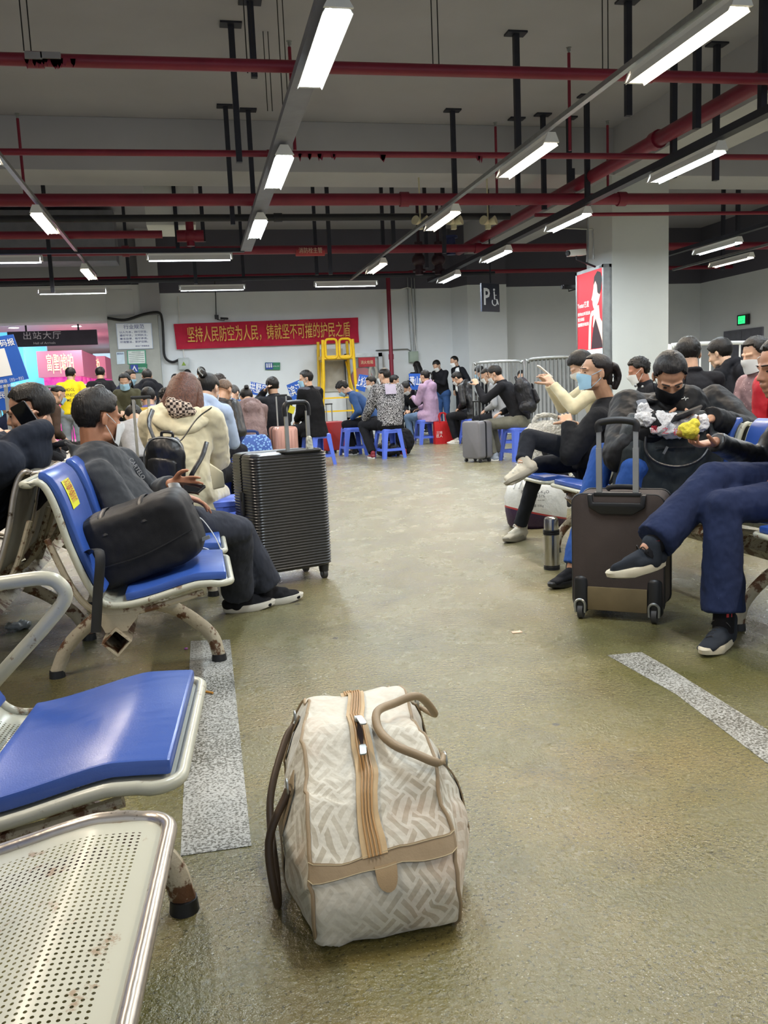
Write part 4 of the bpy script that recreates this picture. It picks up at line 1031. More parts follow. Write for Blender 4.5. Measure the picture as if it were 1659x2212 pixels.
def softcase():
    c = V((1.825, 3.50, 0)); yaw = math.radians(-38); W, D, Hh = .39, .24, .545
    T = thing('suitcase', 'brown grey soft fabric upright suitcase with extended silver handle in the right foreground', 'suitcase', c); F = frame(c, yaw)
    M_S = cloth('brown grey nylon', '#463e3b', .8, .15, weave=.3, ws=400)
    b = MB(F); b.rings([[V((x, y, .30 + z)) for x, z in rrect(W-q, .515-q, .04)] for y, q in ((-D/2-.006, .05), (-D/2, .0), (D/2-.03, 0), (D/2, .04))]); build(b, 'case_body', M_S, T, ang=60)
    for y in (-D/2+.01, D/2-.03): build(MB(F).tube([V((x*1.004, y, .30 + z)) for x, z in rrect(W, .515, .04)], .006, n=6, closed=True), 'piping', M_BLK, T)
    yb = -D/2 - .008
    build(MB(F).box((0, yb, .095), (W*.66, .012, .105)), 'kick_plate', cloth('worn khaki panel', '#6f6248', .7, .2), T, bevel=.003)
    for sx in (-1, 1):
        x = sx*(W/2-.036)
        g_ = build(MB(F).ecap((x, yb+.012, .05), (x, yb+.012, .175), (.036, .03), (.033, .022), side=X_), 'wheel_guard', M_BLK, T)
        build(MB(F).tube(cr([(x-.020, yb-.014, .03), (x-.020, yb-.018, .075), (x, yb-.02, .09), (x+.020, yb-.018, .075), (x+.020, yb-.014, .03)], 4), .006, n=6), 'wheel_trim', M_GALV, g_)
        build(MB(F).cyl((x-.011, yb+.004, .034), (x+.011, yb+.004, .034), .034, n=20), 'wheel', mat('grey rubber', '#3a3a3a', .6), g_)
    build(MB(F).prism([(-.125, .045), (-.105, .045), (-.10, .01), (.10, .01), (.105, .045), (.125, .045), (.12, -.01), (.07, -.04), (-.07, -.04), (-.12, -.01)], (-.0, yb-.012, .515), X_, Z_, (0, .03, 0)), 'handle_socket', M_BLK, T, bevel=.004)
    build(MB(F).box((0, -D/2+.01, .56), (.20, .03, .018)), 'handle_well', M_BLK, T, bevel=.004)
    for sx in (-1, 1):
        x = sx*.078; 
        build(MB(F).bar((x, -D/2+.012, .53), (x, -D/2+.012, .76), .024, .016, side=X_), 'handle_tube', MC['brushed aluminium'], T, smooth=False)
        build(MB(F).bar((x, -D/2+.012, .76), (x, -D/2+.012, .85), .020, .012, side=X_), 'upper_tube', MC['brushed aluminium'], T, smooth=False)
    build(MB(F).tube(cr([(-.078, -D/2+.012, .83), (-.08, -D/2+.012, .862), (-.06, -D/2+.012, .874), (0, -D/2+.012, .880), (.06, -D/2+.012, .874), (.08, -D/2+.012, .862), (.078, -D/2+.012, .83)], 4), (.012, .016), n=10, flat=Y_), 'grip', M_BLK, T)
    build(MB(F).tube(cr([(-.07, .02, .562), (-.05, .02, .575), (.05, .02, .575), (.07, .02, .562)], 4), (.012, .004), n=8), 'top_strap', M_BLK, T)
softcase()
def hardcase(label, c, yaw, W, D, Hh, m, hh, ribs=0, tubec=None, grip_w=.12):
    T = thing('suitcase', label, 'suitcase', c); F = frame(c, yaw)
    for nm, y0, y1 in (('front_shell', -D/2, -.008), ('rear_shell', .008, D/2)):
        b = MB(F); out = y0 if nm == 'front_shell' else y1; inn = y1 if nm == 'front_shell' else y0; sg = 1 if inn > out else -1
        b.rings([[V((x, y, .05 + Hh/2 + z)) for x, z in rrect(W-q, Hh-q, .045)] for y, q in ((inn, 0), (out+sg*.02, 0), (out+sg*.006, .012), (out, .035))]); build(b, nm, m, T, ang=50)
        if ribs:
            for i in range(ribs):
                x = -W/2 + W*(i+1)/(ribs+1); build(MB(F).box((x, out-sg*.002, .05+Hh/2), (.012, .008, Hh*.85)), 'rib', m, T, bevel=.003)
    build(MB(F).bb(0, 0, 0, 0, 0, 0).rings([[V((x, y, .05+Hh/2+z)) for x, z in rrect(W+.004, Hh+.004, .045)] for y in (-.014, .014)]), 'zip_band', M_BLK, T)
    for sx in (-1, 1):
        build(MB(F).bar((sx*grip_w/2, 0, Hh), (sx*grip_w/2, 0, Hh+hh), .016, .012), 'handle_tube', tubec or MC['brushed aluminium'], T, smooth=False)
        for sy in (-1, 1):
            x, y = sx*(W/2-.04), sy*(D/2-.04); f_ = build(MB(F).cyl((x, y, .035), (x, y, .056), .02), 'caster_fork', M_BLK, T); build(MB(F).cyl((x-.012, y, .025), (x+.012, y, .025), .025, n=14), 'wheel', M_BLK, f_)
    build(MB(F).box((0, 0, Hh+hh), (grip_w+.03, .025, .022)), 'grip', M_BLK, T, bevel=.006)
    return T, F
T_, F_ = hardcase('grey cabin suitcase with black frame and raised handle by the backpack wearer', (3.80, 11.5, 0), math.radians(-65), .36, .25, .52, mat('grey polycarbonate', '#6e6e73', .4, var=.05), .32, tubec=M_BLK)
build(MB(F_).box((-.185, .0, .42), (.012, .05, .09)), 'side_latch', M_BLK, T_); build(MB(F_).box((-.19, .06, .30), (.01, .03, .20)), 'side_handle', M_BLK, T_)
hardcase('rose gold ribbed suitcase standing behind the large black suitcase', (1.0, 10.4, 0), math.radians(8), .28, .34, .62, mat('rose gold shell', '#b98d80', .3, .3, var=.05), .42, ribs=6)
hardcase('red suitcase behind the leaning man in denim', (2.25, 14.9, 0), .5, .42, .28, .50, mat('red shell', '#9a2226', .4), .35)
hardcase('black suitcase with a tall handle at the silver crowd barriers', (4.75, 9.6, 0), .2, .42, .28, .48, mat('dark luggage shell', '#25262b', .5), .42, tubec=M_BLK)
hardcase('suitcase with long pale handle behind the man in the grey fleece', (-.35, 5.9, 0), .3, .42, .28, .52, mat('dark luggage shell', '#25262b', .5), .55, grip_w=.1)
# thermos
def thermos():
    c = GZ(1192, 1229); c.z = 0; T = thing('thermos_flask', 'tall stainless steel thermos flask with black rings on the floor', 'flask', c)
    M_ST = mat('brushed stainless', '#b5b2ab', .22, 1., bump=.05, bs=300, var=.08, stretch=(1, 1, .05))
    z = lambda a, r0, b_, r1, nm, m: build(MB().cyl(c + V((0, 0, a)), c + V((0, 0, b_)), r0, r1, n=28), nm, m, T)
    z(.018, .044, .205, .044, 'body', M_ST)
    for a, b_, r in ((0, .010, .045), (.011, .018, .046), (.019, .026, .045)): z(a, r, b_, r, 'base_ring', M_BLK)
    for a, b_, r in ((.200, .207, .046), (.210, .217, .047), (.220, .228, .046)): z(a, r, b_, r, 'neck_ring', M_BLK)
    b = MB(); b.rings([[c + V((r*math.cos(t), r*math.sin(t), zz)) for t in [2*PI*i/28 for i in range(28)]] for zz, r in ((.229, .041), (.283, .040), (.294, .037), (.300, .028), (.3, .015))]); build(b, 'cup_lid', M_ST, T)
thermos()
# fertiliser sack
def sack():
    c = V((2.42, 5.98, 0)); T = thing('woven_sack', 'white and purple woven fertiliser sack under the seat of the woman with the blue mask', 'sack', c)
    m, t = newmat('printed woven sack'); o = t.obj(); z = t.add('ShaderNodeSeparateXYZ', {0: o}).outputs[2]
    wv = t.math('ADD', z, t.math('MULTIPLY', t.add('ShaderNodeSeparateXYZ', {0: o}).outputs[0], .25))
    col = t.mix(t.math('GREATER_THAN', wv, .095), lin('#2c1638'), t.mix(t.math('GREATER_THAN', wv, .108), lin('#a03030'), lin('#c8c9c4')))
    t.put(t.b, 'Base Color', col); t.put(t.b, 'Roughness', .45); t.put(t.b, 'Normal', t.bump(t.noise(o, 12, 4), .5, .02))
    b = MB(); b.rings([[c + V((r*math.cos(a)*1.05, r*.8*math.sin(a), z)) + V((noise.noise(V((a*2, z*8, 0)))*.02, 0, 0)) for a in [2*PI*i/32 for i in range(32)]] for z, r in ((0, .19), (.03, .215), (.12, .225), (.22, .22), (.30, .20), (.34, .15), (.345, .05))])
    build(b, 'sack_body', m, T, ang=80)
    mk = mat('dark print', '#2e2a30', .6)
    d = V((-.40, -.9165, 0)); u = V((.9165, -.40, 0)); 
    for s_, zz, h, w_ in (('有效P₂O₅-K₂O', .275, .026, .20), ('总养分≥51%', .245, .022, .14), ('净含量:50kg', .175, .018, .12), ('SULPHATE 15-6-30', .215, .010, .13)):
        text(s_, c + d*.19*1.02 + V((0, 0, zz)), u, Z_, h, 'lettering', mk, T, width=w_)
    hb = MB()
    for x in (-.12, -.08): hb.tube(cr([c + V((x, 0, .33)), c + V((x-.05, -.1, .38)), c + V((x-.1, -.12, .30))], 4), .008, n=6)
    build(hb, 'sack_tie', MASKW, T, vox=.006, sm=2)
sack()
# crocheted white bag on a stool box
def knitbag():
    c = V((3.02, 7.2, 0)); T = thing('knit_bag', 'white ruffled net bag standing behind the crossed knees of the blue mask woman', 'bag', c)
    b = MB().ecap(c + V((0, 0, .17)), c + V((0, 0, .58)), (.2, .16), (.22, .15)); 
    M_K = cloth('white ruffled yarn', '#d6d4cc', .9, 1., fs=70, weave=.8, ws=120)
    build(b, 'bag_body', M_K, T, vox=.012, sm=2, disp=(.04, .02))
    build(MB().tube(cr([c + V((-.12, 0, .68)), c + V((-.08, 0, .76)), c + V((.08, 0, .76)), c + V((.12, 0, .68))], 5), .02, n=8), 'handle', M_K, T, disp=(.02, .03))
    build(MB().box(c + V((.16, .05, .72)), (.16, .12, .06)), 'folded_cover', MASKW, T, bevel=.02)
knitbag()
# blue floral carrier bag
def floral():
    c = V((.52, 9.6, 0)); T = thing('carrier_bag', 'large blue floral woven carrier bag on the floor', 'bag', c)
    m, t = newmat('blue floral print'); o = t.obj()
    v1 = t.add('ShaderNodeTexVoronoi', {'Vector': o, 'Scale': 36.0}).outputs['Distance']
    col = t.ramp(v1, [(.12, lin('#8fc2e8')), (.22, lin('#2a5fb5')), (.34, lin('#9fd0ee')), (.42, lin('#1d4a9a')), (.7, lin('#214f9f'))])
    t.put(t.b, 'Base Color', col); t.put(t.b, 'Roughness', .4)
    b = MB(); b.rings([[c + V((x*k_, y*k_, z)) for x, y in rrect(.56, .34, .06)] for z, k_ in ((0, .95), (.1, 1.02), (.38, 1.0), (.56, .9), (.62, .7))]); build(b, 'bag_body', m, T, ang=70, disp=(.03, .12))
    for y in (-.08, .08): build(MB().tube(cr([c + V((-.12, y, .60)), c + V((-.10, y, .66)), c + V((.10, y, .66)), c + V((.12, y, .60))], 5), (.012, .004), n=6), 'handle', mat('navy webbing', '#1b3468', .7), T)
floral()
def tote():
    c = V((4.52, 15.7, 0)); T = thing('tote_bag', 'red tote bag with small white characters on the floor beside the lilac parka', 'bag', c)
    m = cloth('red non woven', '#b01f22', .6, .4)
    b = MB(); b.rings([[c + V((x, y*q, z)) for x, y in rrect(.36, .18, .02)] for z, q in ((0, 1), (.30, .9), (.42, .45))]); build(b, 'bag_body', m, T, ang=40)
    for y in (-.05, .05): build(MB().tube(cr([c + V((-.08, y, .40)), c + V((-.05, y, .56)), c + V((.05, y, .56)), c + V((.08, y, .40))], 5), (.012, .003), n=6), 'handle', m, T)
    text('三味\n匠人', c + V((-.10, -.092, .18)), X_, Z_, .05, 'lettering', M_WHT, T)
tote()
# ================================================================= WALL FIXTURES AND SIGNS
YW = 20.5
def wp(px, py, Y=YW): return WY(px, py, Y)
def board(name, label, cat, quad, Y, m, th=.03, group=None):
    """flat board standing at depth Y, corners given top-left, top-right, bottom-right, bottom-left"""
    P_ = [WY(x, y, Y) for x, y in quad]; T = thing(name, label, cat, P_[3], group)
    o = build(MB().rings([[p + V((0, d, 0)) for p in P_] for d in (0, th)]), 'panel', m, T, smooth=False)
    return T, P_
# red banner
b_ = [wp(x, y, 20.44) for x, y in ((375, 700), (773, 686), (775, 740), (382, 755), )]
T = thing('banner', 'long red cloth banner with golden characters on the back wall', 'banner', b_[3])
mb = MB()
def bf(u, v):
    p = b_[3].lerp(b_[2], u).lerp(b_[0].lerp(b_[1], u), v); p.y += -.02 - .012*math.sin(u*40 + v*5) - .01*math.sin(u*13+v*9); return p
mb.grid(bf, 90, 8); build(mb, 'cloth', cloth('red banner cloth', '#b51e3a', .6, .5, fs=3, weave=0), T, solid=.006)
ud = (b_[2] - b_[3]).normalized(); vd = Z_
M_GOLD = mat('golden letters', '#d9a441', .5, var=.1)
cen = (b_[0] + b_[1] + b_[2] + b_[3])/4 + V((.03, -.07, 0))
text('坚持人民防空为人民，铸就坚不可摧的护民之盾', cen, ud, vd, .30, 'lettering', M_GOLD, T, width=3.75, bold=.006)
# conduit and electric box left
def dbox(label, c, w, h, m, mark=None, grp=None):
    T = thing('junction_box', label, 'electric box', c, grp); build(MB().box(c, (w, .14, h)), 'box_body', m, T, bevel=.008, smooth=False)
    build(MB().box(c + V((0, -.075, 0)), (w*.9, .012, h*.92)), 'box_door', m, T, bevel=.004)
    if mark: build(MB().prism([(-.05, -.04), (.05, -.04), (0, .05)], c + V((-.0, -.083, 0)), X_, Z_, (0, -.003, 0)), 'warning_sign', mat('warning yellow', '#7f9a32', .5), T)
    return T
M_BOXG = mat('pale grey box enamel', '#b9c0c0', .5)
dbox('grey electric box with a warning triangle at the end of the black cable', wp(397, 786, 20.42), .24, .27, M_BOXG, True)
dbox('grey green electric box on the wall right of the red riser pipe', wp(893, 771, 20.42), .22, .26, mat('grey green box', '#9fae9f', .5))
tag(build(MB().tube([wp(385, 640, 20.46), wp(388, 700, 20.46), wp(398, 773, 20.46)], .012, n=6), 'conduit', M_WHT), 'thin white conduit crossing the banner down to the grey box', 'conduit')
tag(build(MB().tube(cr([WY(232, 687, 20.2), WY(270, 691, 20.2), WY(310, 679, 20.2), WY(342, 675, 20.2), WY(350, 690, 20.35), WY(353, 730, 20.40), WY(356, 770, 20.40), WY(372, 782, 20.40), WY(391, 775, 20.40)], 5), .028, n=8), 'cable', M_BLK), 'thick black cable drooping over the concrete column to the electric box', 'cable')
b = MB()
for dx in (0, 9, 16): b.tube([wp(880 + dx*.9, 600, 20.45), wp(884 + dx*.9, 690, 20.45), wp(889+dx*.6, 757, 20.45)], .013, n=6)
tag(build(b, 'conduit', M_GALV), 'bundle of galvanised conduits above the grey green box', 'conduits')
tag(build(MB().tube([wp(812, 757, 20.45), wp(880, 754, 20.45), wp(888, 759, 20.45)], .014, n=6), 'conduit', M_GALV), 'horizontal conduit between the hose cabinet and the grey green box', 'conduit')
tag(build(MB().tube(cr([wp(824, 632, 20.42), wp(860, 626, 20.42), wp(884, 622, 20.42), wp(888, 640, 20.42), wp(900, 757, 20.42)], 4), .01, n=6), 'conduit', M_WHT), 'thin bent conduit beside the riser pipe top', 'conduit')
# cctv cameras
def cctv(label, c, d, k=1., pole=None):
    T = thing('security_camera', label, 'camera', c); d = V(d).normalized(); _, s, u = basis(d, X_)
    build(MB().bar(c - d*.12*k, c + d*.12*k, .075*k, .07*k, side=d.cross(Z_)), 'camera_body', M_WHT if k > 1 else M_BLK, T, bevel=.006)
    build(MB().cyl(c + d*.12*k, c + d*.14*k, .03*k), 'lens', M_BLK, T)
    build(MB().tube([c, c + V((.0, 0, -.07*k)), c + (pole or V((.1, .1, -.08)))], .012*k, n=6), 'bracket', M_BLK if k <= 1 else M_DARK, T)
    return T
cctv('small dark wall camera above the red banner', wp(484, 688, 20.25), (.9, -.5, -.1), .7, V((-.15, .2, .0)))
tag(build(MB().tube([wp(463, 600, 20.46), wp(466, 640, 20.46), wp(467, 683, 20.46)], .01, n=6).box(wp(468, 685, 20.43), (.09, .06, .09)), 'conduit', M_BLK), 'thin dark conduit down to the camera above the banner', 'conduit')
cctv('white bullet camera on the left side of the pillar', WY(1245, 546, 12.7), (-1, -.35, -.1), 1.35, V((.36, .1, -.2)))
b = MB().tube(cr([WY(1268, 455, 12.8), WY(1270, 520, 12.8), WY(1268, 572, 12.8)], 3), .02, n=6).tube(cr([WY(1170, 492, 12.8), WY(1270, 495, 12.8), WY(1280, 502, 12.8), WY(1282, 560, 12.85)], 3), .012, n=6)
tag(build(b, 'conduit', M_GALV), 'bent conduits on the pillar above the white camera', 'conduit')
cctv('dark camera at the frame of the advert light box', WY(1228, 620, 14.0), (-1, -.2, .0), 1.0, V((.5, -.5, .05)))
# green and blue wall signs
M_GREEN = mat('green sign', '#1f7a56', .45); M_BLUES = mat('blue sign', '#21409a', .45); M_SW = mat('sign white', '#e4e7ea', .5, var=0)
def pict(T, c, w, kind):
    b = MB(); y = -.012
    if kind == 'walk': b.prism([(-.06, -.06), (0, .07), (.06, -.06), (.035, -.06), (0, .02), (-.035, -.06)], c + V((0, y, 0)), X_, Z_, (0, -.004, 0))
    else:
        for dx in (-.05, 0, .05): b.cyl(c + V((dx, y, .045)), c + V((dx, y-.004, .045)), .018, n=10).box(c + V((dx, y, -.005)), (.032, .006, .06))
    build(b, 'pictogram', M_SW, T, smooth=False)
T, P_ = board('wall_sign', 'small blue and green sign on the wall below the banner', 'sign', [(573, 783), (605, 783), (605, 799), (573, 799)], 20.46, M_GREEN, group=None)
c = (P_[0]+P_[3])/2 + V((.09, -.006, 0)); build(MB().box(c, (.17, .012, .15)), 'blue_field', M_BLUES, T, smooth=False); pict(T, c, .1, 'sit')
text('爱护环境人人有责', (P_[1]+P_[2])/2 + V((-.10, -.004, 0)), X_, Z_, .028, 'lettering', M_SW, T, width=.16)
T, P_ = board('wall_sign', 'green sign with a blue pedestrian field on the concrete column', 'sign', [(280, 788), (318, 786), (317, 805), (279, 805)], 20.22, M_GREEN)
c = (P_[0]+P_[3])/2 + V((.11, -.006, 0)); build(MB().box(c, (.16, .012, .17)), 'blue_field', M_BLUES, T, smooth=False); pict(T, c, .1, 'walk')
text('步行通道', (P_[1]+P_[2])/2 + V((-.11, -.004, 0)), X_, Z_, .04, 'lettering', M_SW, T, width=.17)
T, P_ = board('notice_board', 'white framed rules board headed in blue on the concrete column', 'notice', [(250, 699), (327, 698), (331, 753), (255, 755)], 20.22, mat('board frame', '#b9c4d6', .4))
c = sum(P_, V((0, 0, 0)))/4; build(MB().rings([[c + (p - c)*.96 + V((0, d, 0)) for p in P_] for d in (-.006, 0)]), 'sheet', M_SW, T, smooth=False)
M_INK = mat('blue ink', '#27357a', .6)
text('行业规范', c + V((.0, -.01, .20)), X_, Z_, .085, 'heading', M_INK, T, width=.44)
for i, s_ in enumerate(('以人为本，践行宗旨。', '遵纪守法，文明执法。', '廉洁自律，恪守承诺。', '环境整洁，爱护设施。')): text(s_, c + V((.0, -.01, .09 - .072*i)), X_, Z_, .042, 'lettering', M_INK, T, width=.60)
text('城站广场管委会', c + V((.15, -.01, -.22)), X_, Z_, .03, 'lettering', M_INK, T, width=.30)
T, P_ = board('notice_sheet', 'green edged paper notice below the rules board', 'notice', [(274, 757), (314, 756), (316, 786), (276, 787)], 20.23, mat('green card', '#3fa382', .5))
c = sum(P_, V((0, 0, 0)))/4; build(MB().rings([[c + (p - c)*.9 + V((0, d, 0)) for p in P_] for d in (-.006, 0)]), 'sheet', mat('paper', '#dfe6e0', .7), T, smooth=False)
for i in range(6): build(MB().box(c + V((0 if i else 0, -.008, .11 - .042*i)), (.32 if i else .2, .003, .010)), 'print_line', mat('grey print', '#7d8b86', .7), T, smooth=False)
T, P_ = board('notice_sheet', 'small white leaflet on the column left of the green edged notice', 'notice', [(251, 761), (268, 760), (270, 786), (253, 787)], 20.235, mat('leaflet', '#cfe0ec', .6))
text('便民服务', (P_[0]+P_[1])/2 + V((0, -.005, -.04)), X_, Z_, .03, 'lettering', M_INK, T, width=.14)
# fire hose cabinet
def hosecab():
    x0, x1 = 3.52, 4.40; z0, z1 = .35, 1.93; Y = 20.28; T = thing('fire_hose_cabinet', 'stainless fire hose cabinet with red reel behind glass on the back wall', 'cabinet', (x0, Y, z0))
    b = MB().bb(x0, x0+.09, Y, 20.5, z0, z1).bb(x1-.09, x1, Y, 20.5, z0, z1).bb(x0, x1, Y, 20.5, z1-.09, z1).bb(x0, x1, Y, 20.5, z0, z0+.09).bb(x0, x1, 20.44, 20.5, z0, z1)
    build(b, 'frame', M_GALV, T, smooth=False)
    c = V((3.9, Y+.05, 1.35)); build(MB().cyl(c, c + V((0, .06, 0)), .26, n=24), 'reel', mat('pinkish red reel', '#b5434f', .5), T)
    build(MB().tube([c + V((.27 + .085*math.cos(a), -.02, .12 + .17*math.sin(a))) for a in [2*PI*i/16 for i in range(16)]], .035, closed=True), 'hose', mat('pale hose', '#b9b7ac', .8), T)
    p = build(MB().box(V((4.02, Y-.01, 1.72)), (.40, .012, .22)), 'red_plate', mat('red plate', '#b5222f', .5), T, smooth=False)
    text('消火栓箱', V((4.02, Y-.02, 1.71)), X_, Z_, .075, 'lettering', mat('yellow print', '#e7d9a8', .5), p, width=.3)
    m, t = newmat('cabinet glass'); t.put(t.b, 'Base Color', (.9, .95, .95)); t.put(t.b, 'Roughness', .05); t.put(t.b, 'Alpha', .08)
    build(MB().bb(x0+.09, x1-.09, Y+.005, Y+.011, z0+.09, z1-.09), 'glass_door', m, T, smooth=False)
hosecab()
# yellow mobile scaffold
def scaffold():
    M_Y = mat('yellow steel tube', '#e5b916', .4, var=.06); x0, x1, y0, y1 = 2.88, 3.56, 19.5, 20.25
    T = thing('scaffold_tower', 'yellow steel work platform with guard rails in front of the back wall', 'scaffold', ((x0+x1)/2, y0, 0))
    for x, y in ((x0, y0), (x1, y0), (x0, y1), (x1, y1)):
        dx = .08 * (-1 if x == x0 else 1); build(MB().tube([(x+dx*1.6, y, .12), (x+dx*.3, y, 1.3), (x, y, 2.22)], .036, n=8), 'post', M_Y, T)
        build(MB().cyl((x+dx*1.6-.02, y, .06), (x+dx*1.6+.02, y, .06), .06, n=12), 'wheel', M_BLK, T)
    build(MB().bb(x0-.02, x1+.02, y0-.02, y1+.02, 1.79, 1.87), 'platform', M_Y, T, smooth=False)
    for xx in ((x0+.05, (x0+x1)/2-.03), ((x0+x1)/2+.03, x1-.05)):
        w_ = (xx[1]-xx[0]); build(MB().tube([V(((xx[0]+xx[1])/2 + x, y0-.03, 2.02 + z)) for x, z in rrect(w_, .42, .07)], .028, n=8, closed=True), 'guard_rail', M_Y, T)
    for z in (.35, .62, .92):
        build(MB().bar((x0-.07, y0, z), (x1+.07, y0, z), .035, .035), 'rung', M_Y, T, smooth=False)
    build(MB().bar((x0-.1, y0, .40), (x0+.05, y1, 1.75), .03).bar((x1+.1, y0, .40), (x1-.05, y1, 1.75), .03), 'brace', M_Y, T, smooth=False)
scaffold()
tag(build(MB().box(wp(714, 800, 20.47), (.62, .03, 1.0)), 'wall_patch', mat('stained wall sheet', '#bdbab0', .8), smooth=False), 'pale stained sheet on the wall behind the yellow scaffold', 'panel')
# hanging parking sign
c = WY(1060, 643, 16.5); T = thing('hanging_sign', 'dark hanging parking sign with white P and wheelchair symbol', 'sign', c)
U_ = V((.90, .436, 0)); F_n = U_.cross(Z_)
build(MB().prism([(-.245, -.27), (.245, -.27), (.245, .27), (-.245, .27)], c - F_n*.0, U_, Z_, -F_n*.04), 'panel', mat('navy sign', '#262b3c', .4), T, smooth=False)
text('P', c - U_*.12 + F_n*.004, U_, Z_, .36, 'letter', M_SW, T, width=.17, bold=.02)
w0 = c + U_*.10 + F_n*.006
wb = MB().tube([w0 + U_*(.068*math.cos(a)) + Z_*(-.08 + .068*math.sin(a)) for a in [math.radians(q) for q in range(150, 400, 16)]], .011, n=5).ell(w0 + Z_*.155 - U_*.01, (.022, .01, .022)).bar(w0 + Z_*.12 - U_*.01, w0 - Z_*.03, .022, .01).bar(w0 + Z_*.05, w0 + Z_*.05 + U_*.055, .018, .01).bar(w0 - Z_*.03, w0 - Z_*.03 + U_*.065, .022, .01).bar(w0 - Z_*.03 + U_*.065, w0 - Z_*.13 + U_*.10, .022, .01)
build(wb, 'wheelchair_symbol', M_SW, T)
build(MB().bar(c + Z_*.27, V((c.x, c.y, 4.8)), .025), 'hanger_rod', M_DARK, T, smooth=False)
# advert light box on the pillar
def lightbox():
    X = 6.42; x_ = X - .14; ya, yb = 12.62, 13.62; z0, z1 = .75, 2.83
    T = thing('advert_light_box', 'tall lit advert box with a red poster on the left face of the pillar', 'light box', (x_, 12.9, z0))
    b = MB().bb(x_, X-.005, ya, ya+.05, z0, z1).bb(x_, X-.005, yb-.05, yb, z0, z1).bb(x_, X-.005, ya, yb, z1-.05, z1).bb(x_, X-.005, ya, yb, z0, z0+.05).bb(X-.04, X-.005, ya, yb, z0, z1)
    build(b, 'frame', M_GALV, T, smooth=False)
    def em(n, c, e=1.):
        m, t = newmat(n); t.put(t.b, 'Base Color', lin(c)); t.put(t.b, 'Emission Color', lin(c)); t.put(t.b, 'Emission Strength', e); return m
    U_ = V((0, -1, 0)); N_ = V((-1, 0, 0)); o = V((x_+.012, 0, 0))
    def P(u, v): return V((x_+.010, yb-.05 - u*.90, z0+.05 + v*(z1-z0-.10)))
    MR = em('lit red poster', '#cf2733', .75); MWt = em('lit white poster', '#d8e9ee', .95)
    build(MB().rings([[P(*q) + N_*d for q in ((0, .38), (1, .38), (1, 1), (0, 1))] for d in (0, -.01)]), 'poster_field', MR, T, smooth=False)
    build(MB().rings([[P(*q) + N_*d for q in ((0, 0), (1, 0), (1, .38), (0, .38))] for d in (0, -.01)]), 'poster_foot', MWt, T, smooth=False)
    def poly(nm, pts, m, l):
        b = MB(); o_ = P(0, 0) + N_*(l); b.prism([(u*.90, v*(z1-z0-.10)) for u, v in pts], o_, U_, Z_, N_*.0015); build(b, nm, m, T, smooth=False)
    sk = em('lit skin print', '#e8b7a6', .75)
    poly('printed_neck', [(.68, .72), (.86, .72), (.9, .62), (1.0, .58), (1.0, .40), (.86, .40), (.78, .50), (.62, .56)], sk, .002)
    poly('printed_face', [(.66, .86), (.62, .81), (.575, .775), (.62, .762), (.625, .735), (.66, .705), (.75, .70), (.86, .75), (.92, .80), (.90, .92), (.78, .95), (.68, .92)], sk, .004)
    poly('printed_hair', [(.66, .88), (.74, .915), (.80, .88), (.82, .82), (.90, .80), (.96, .84), (1.0, .92), (.94, .97), (.82, .985), (.70, .95)], em('lit black print', '#1c1416', .3), .006)
    poly('printed_hand', [(.44, .385), (.54, .385), (.56, .56), (.60, .64), (.70, .66), (.68, .69), (.58, .685), (.52, .65), (.47, .56)], sk, .005)
    poly('printed_dress', [(.56, .385), (1.0, .385), (.98, .44), (.74, .62), (.66, .56), (.60, .47)], em('lit dark print', '#3b2a30', .3), .007)
    MWl = em('lit white letters', '#f2efe6', .9)
    text('Yestar艺星', P(.25, .745) + N_*.006, U_, Z_, .085, 'lettering', MWl, T, width=.42)
    for i, (s_, w_) in enumerate((('杭州2022年亚运会', .46), ('官方美容', .24), ('健康服务供应商', .40))): text(s_, P(.02 + w_/1.8, .675 - i*.043) + N_*.006, U_, Z_, .05, 'lettering', MWl, T, width=w_)
    b = MB()
    for i in range(9): 
        w_ = .13*math.sin(PI*(i+1)/10)**.6; b.box(P(.55, .09 + i*.018) + N_*.004, (.002, 2*w_, .008))
    build(b, 'printed_fingerprint', em('lit pink lines', '#c79fc4', .6), T, smooth=False)
lightbox()
# exit sign and dark door at the right
T = thing('exit_sign', 'small lit green exit sign on the right wall above the grey door', 'sign', (12.86, 18.6, 2.2))
c = WY(1607, 684, 17.9); c.x = 12.82; UY = V((0, -1, 0))
c = V((12.85, 18.6, 2.34))
build(MB().box(c, (.04, .44, .24)), 'housing', M_BLK, T, smooth=False)
m, t = newmat('exit green'); t.put(t.b, 'Emission Color', lin('#25d06a')); t.put(t.b, 'Emission Strength', 1.6); t.put(t.b, 'Base Color', (0, 0, 0))
g = build(MB().box(c + V((-.022, .04, 0)), (.006, .26, .18)), 'lit_panel', m, T, smooth=False)
text('安全出口', c + V((-.03, .04, .04)), UY, Z_, .06, 'lettering', M_BLK, T, width=.2); text('EXIT', c + V((-.03, .04, -.045)), UY, Z_, .06, 'lettering', M_BLK, T, width=.16)
T = tag(build(MB().bb(12.86, 12.9, 17.9, 19.4, 0, 2.12).bb(12.84, 12.88, 17.95, 18.64, .04, 2.08).bb(12.84, 12.88, 18.66, 19.35, .04, 2.08), 'door_1', mat('grey steel door', '#6c6e7a', .5), smooth=False), None, None, kind='structure')
build(MB().cyl((12.80, 18.58, .95), (12.80, 18.58, 1.15), .012), 'door_handle', M_GALV, T)
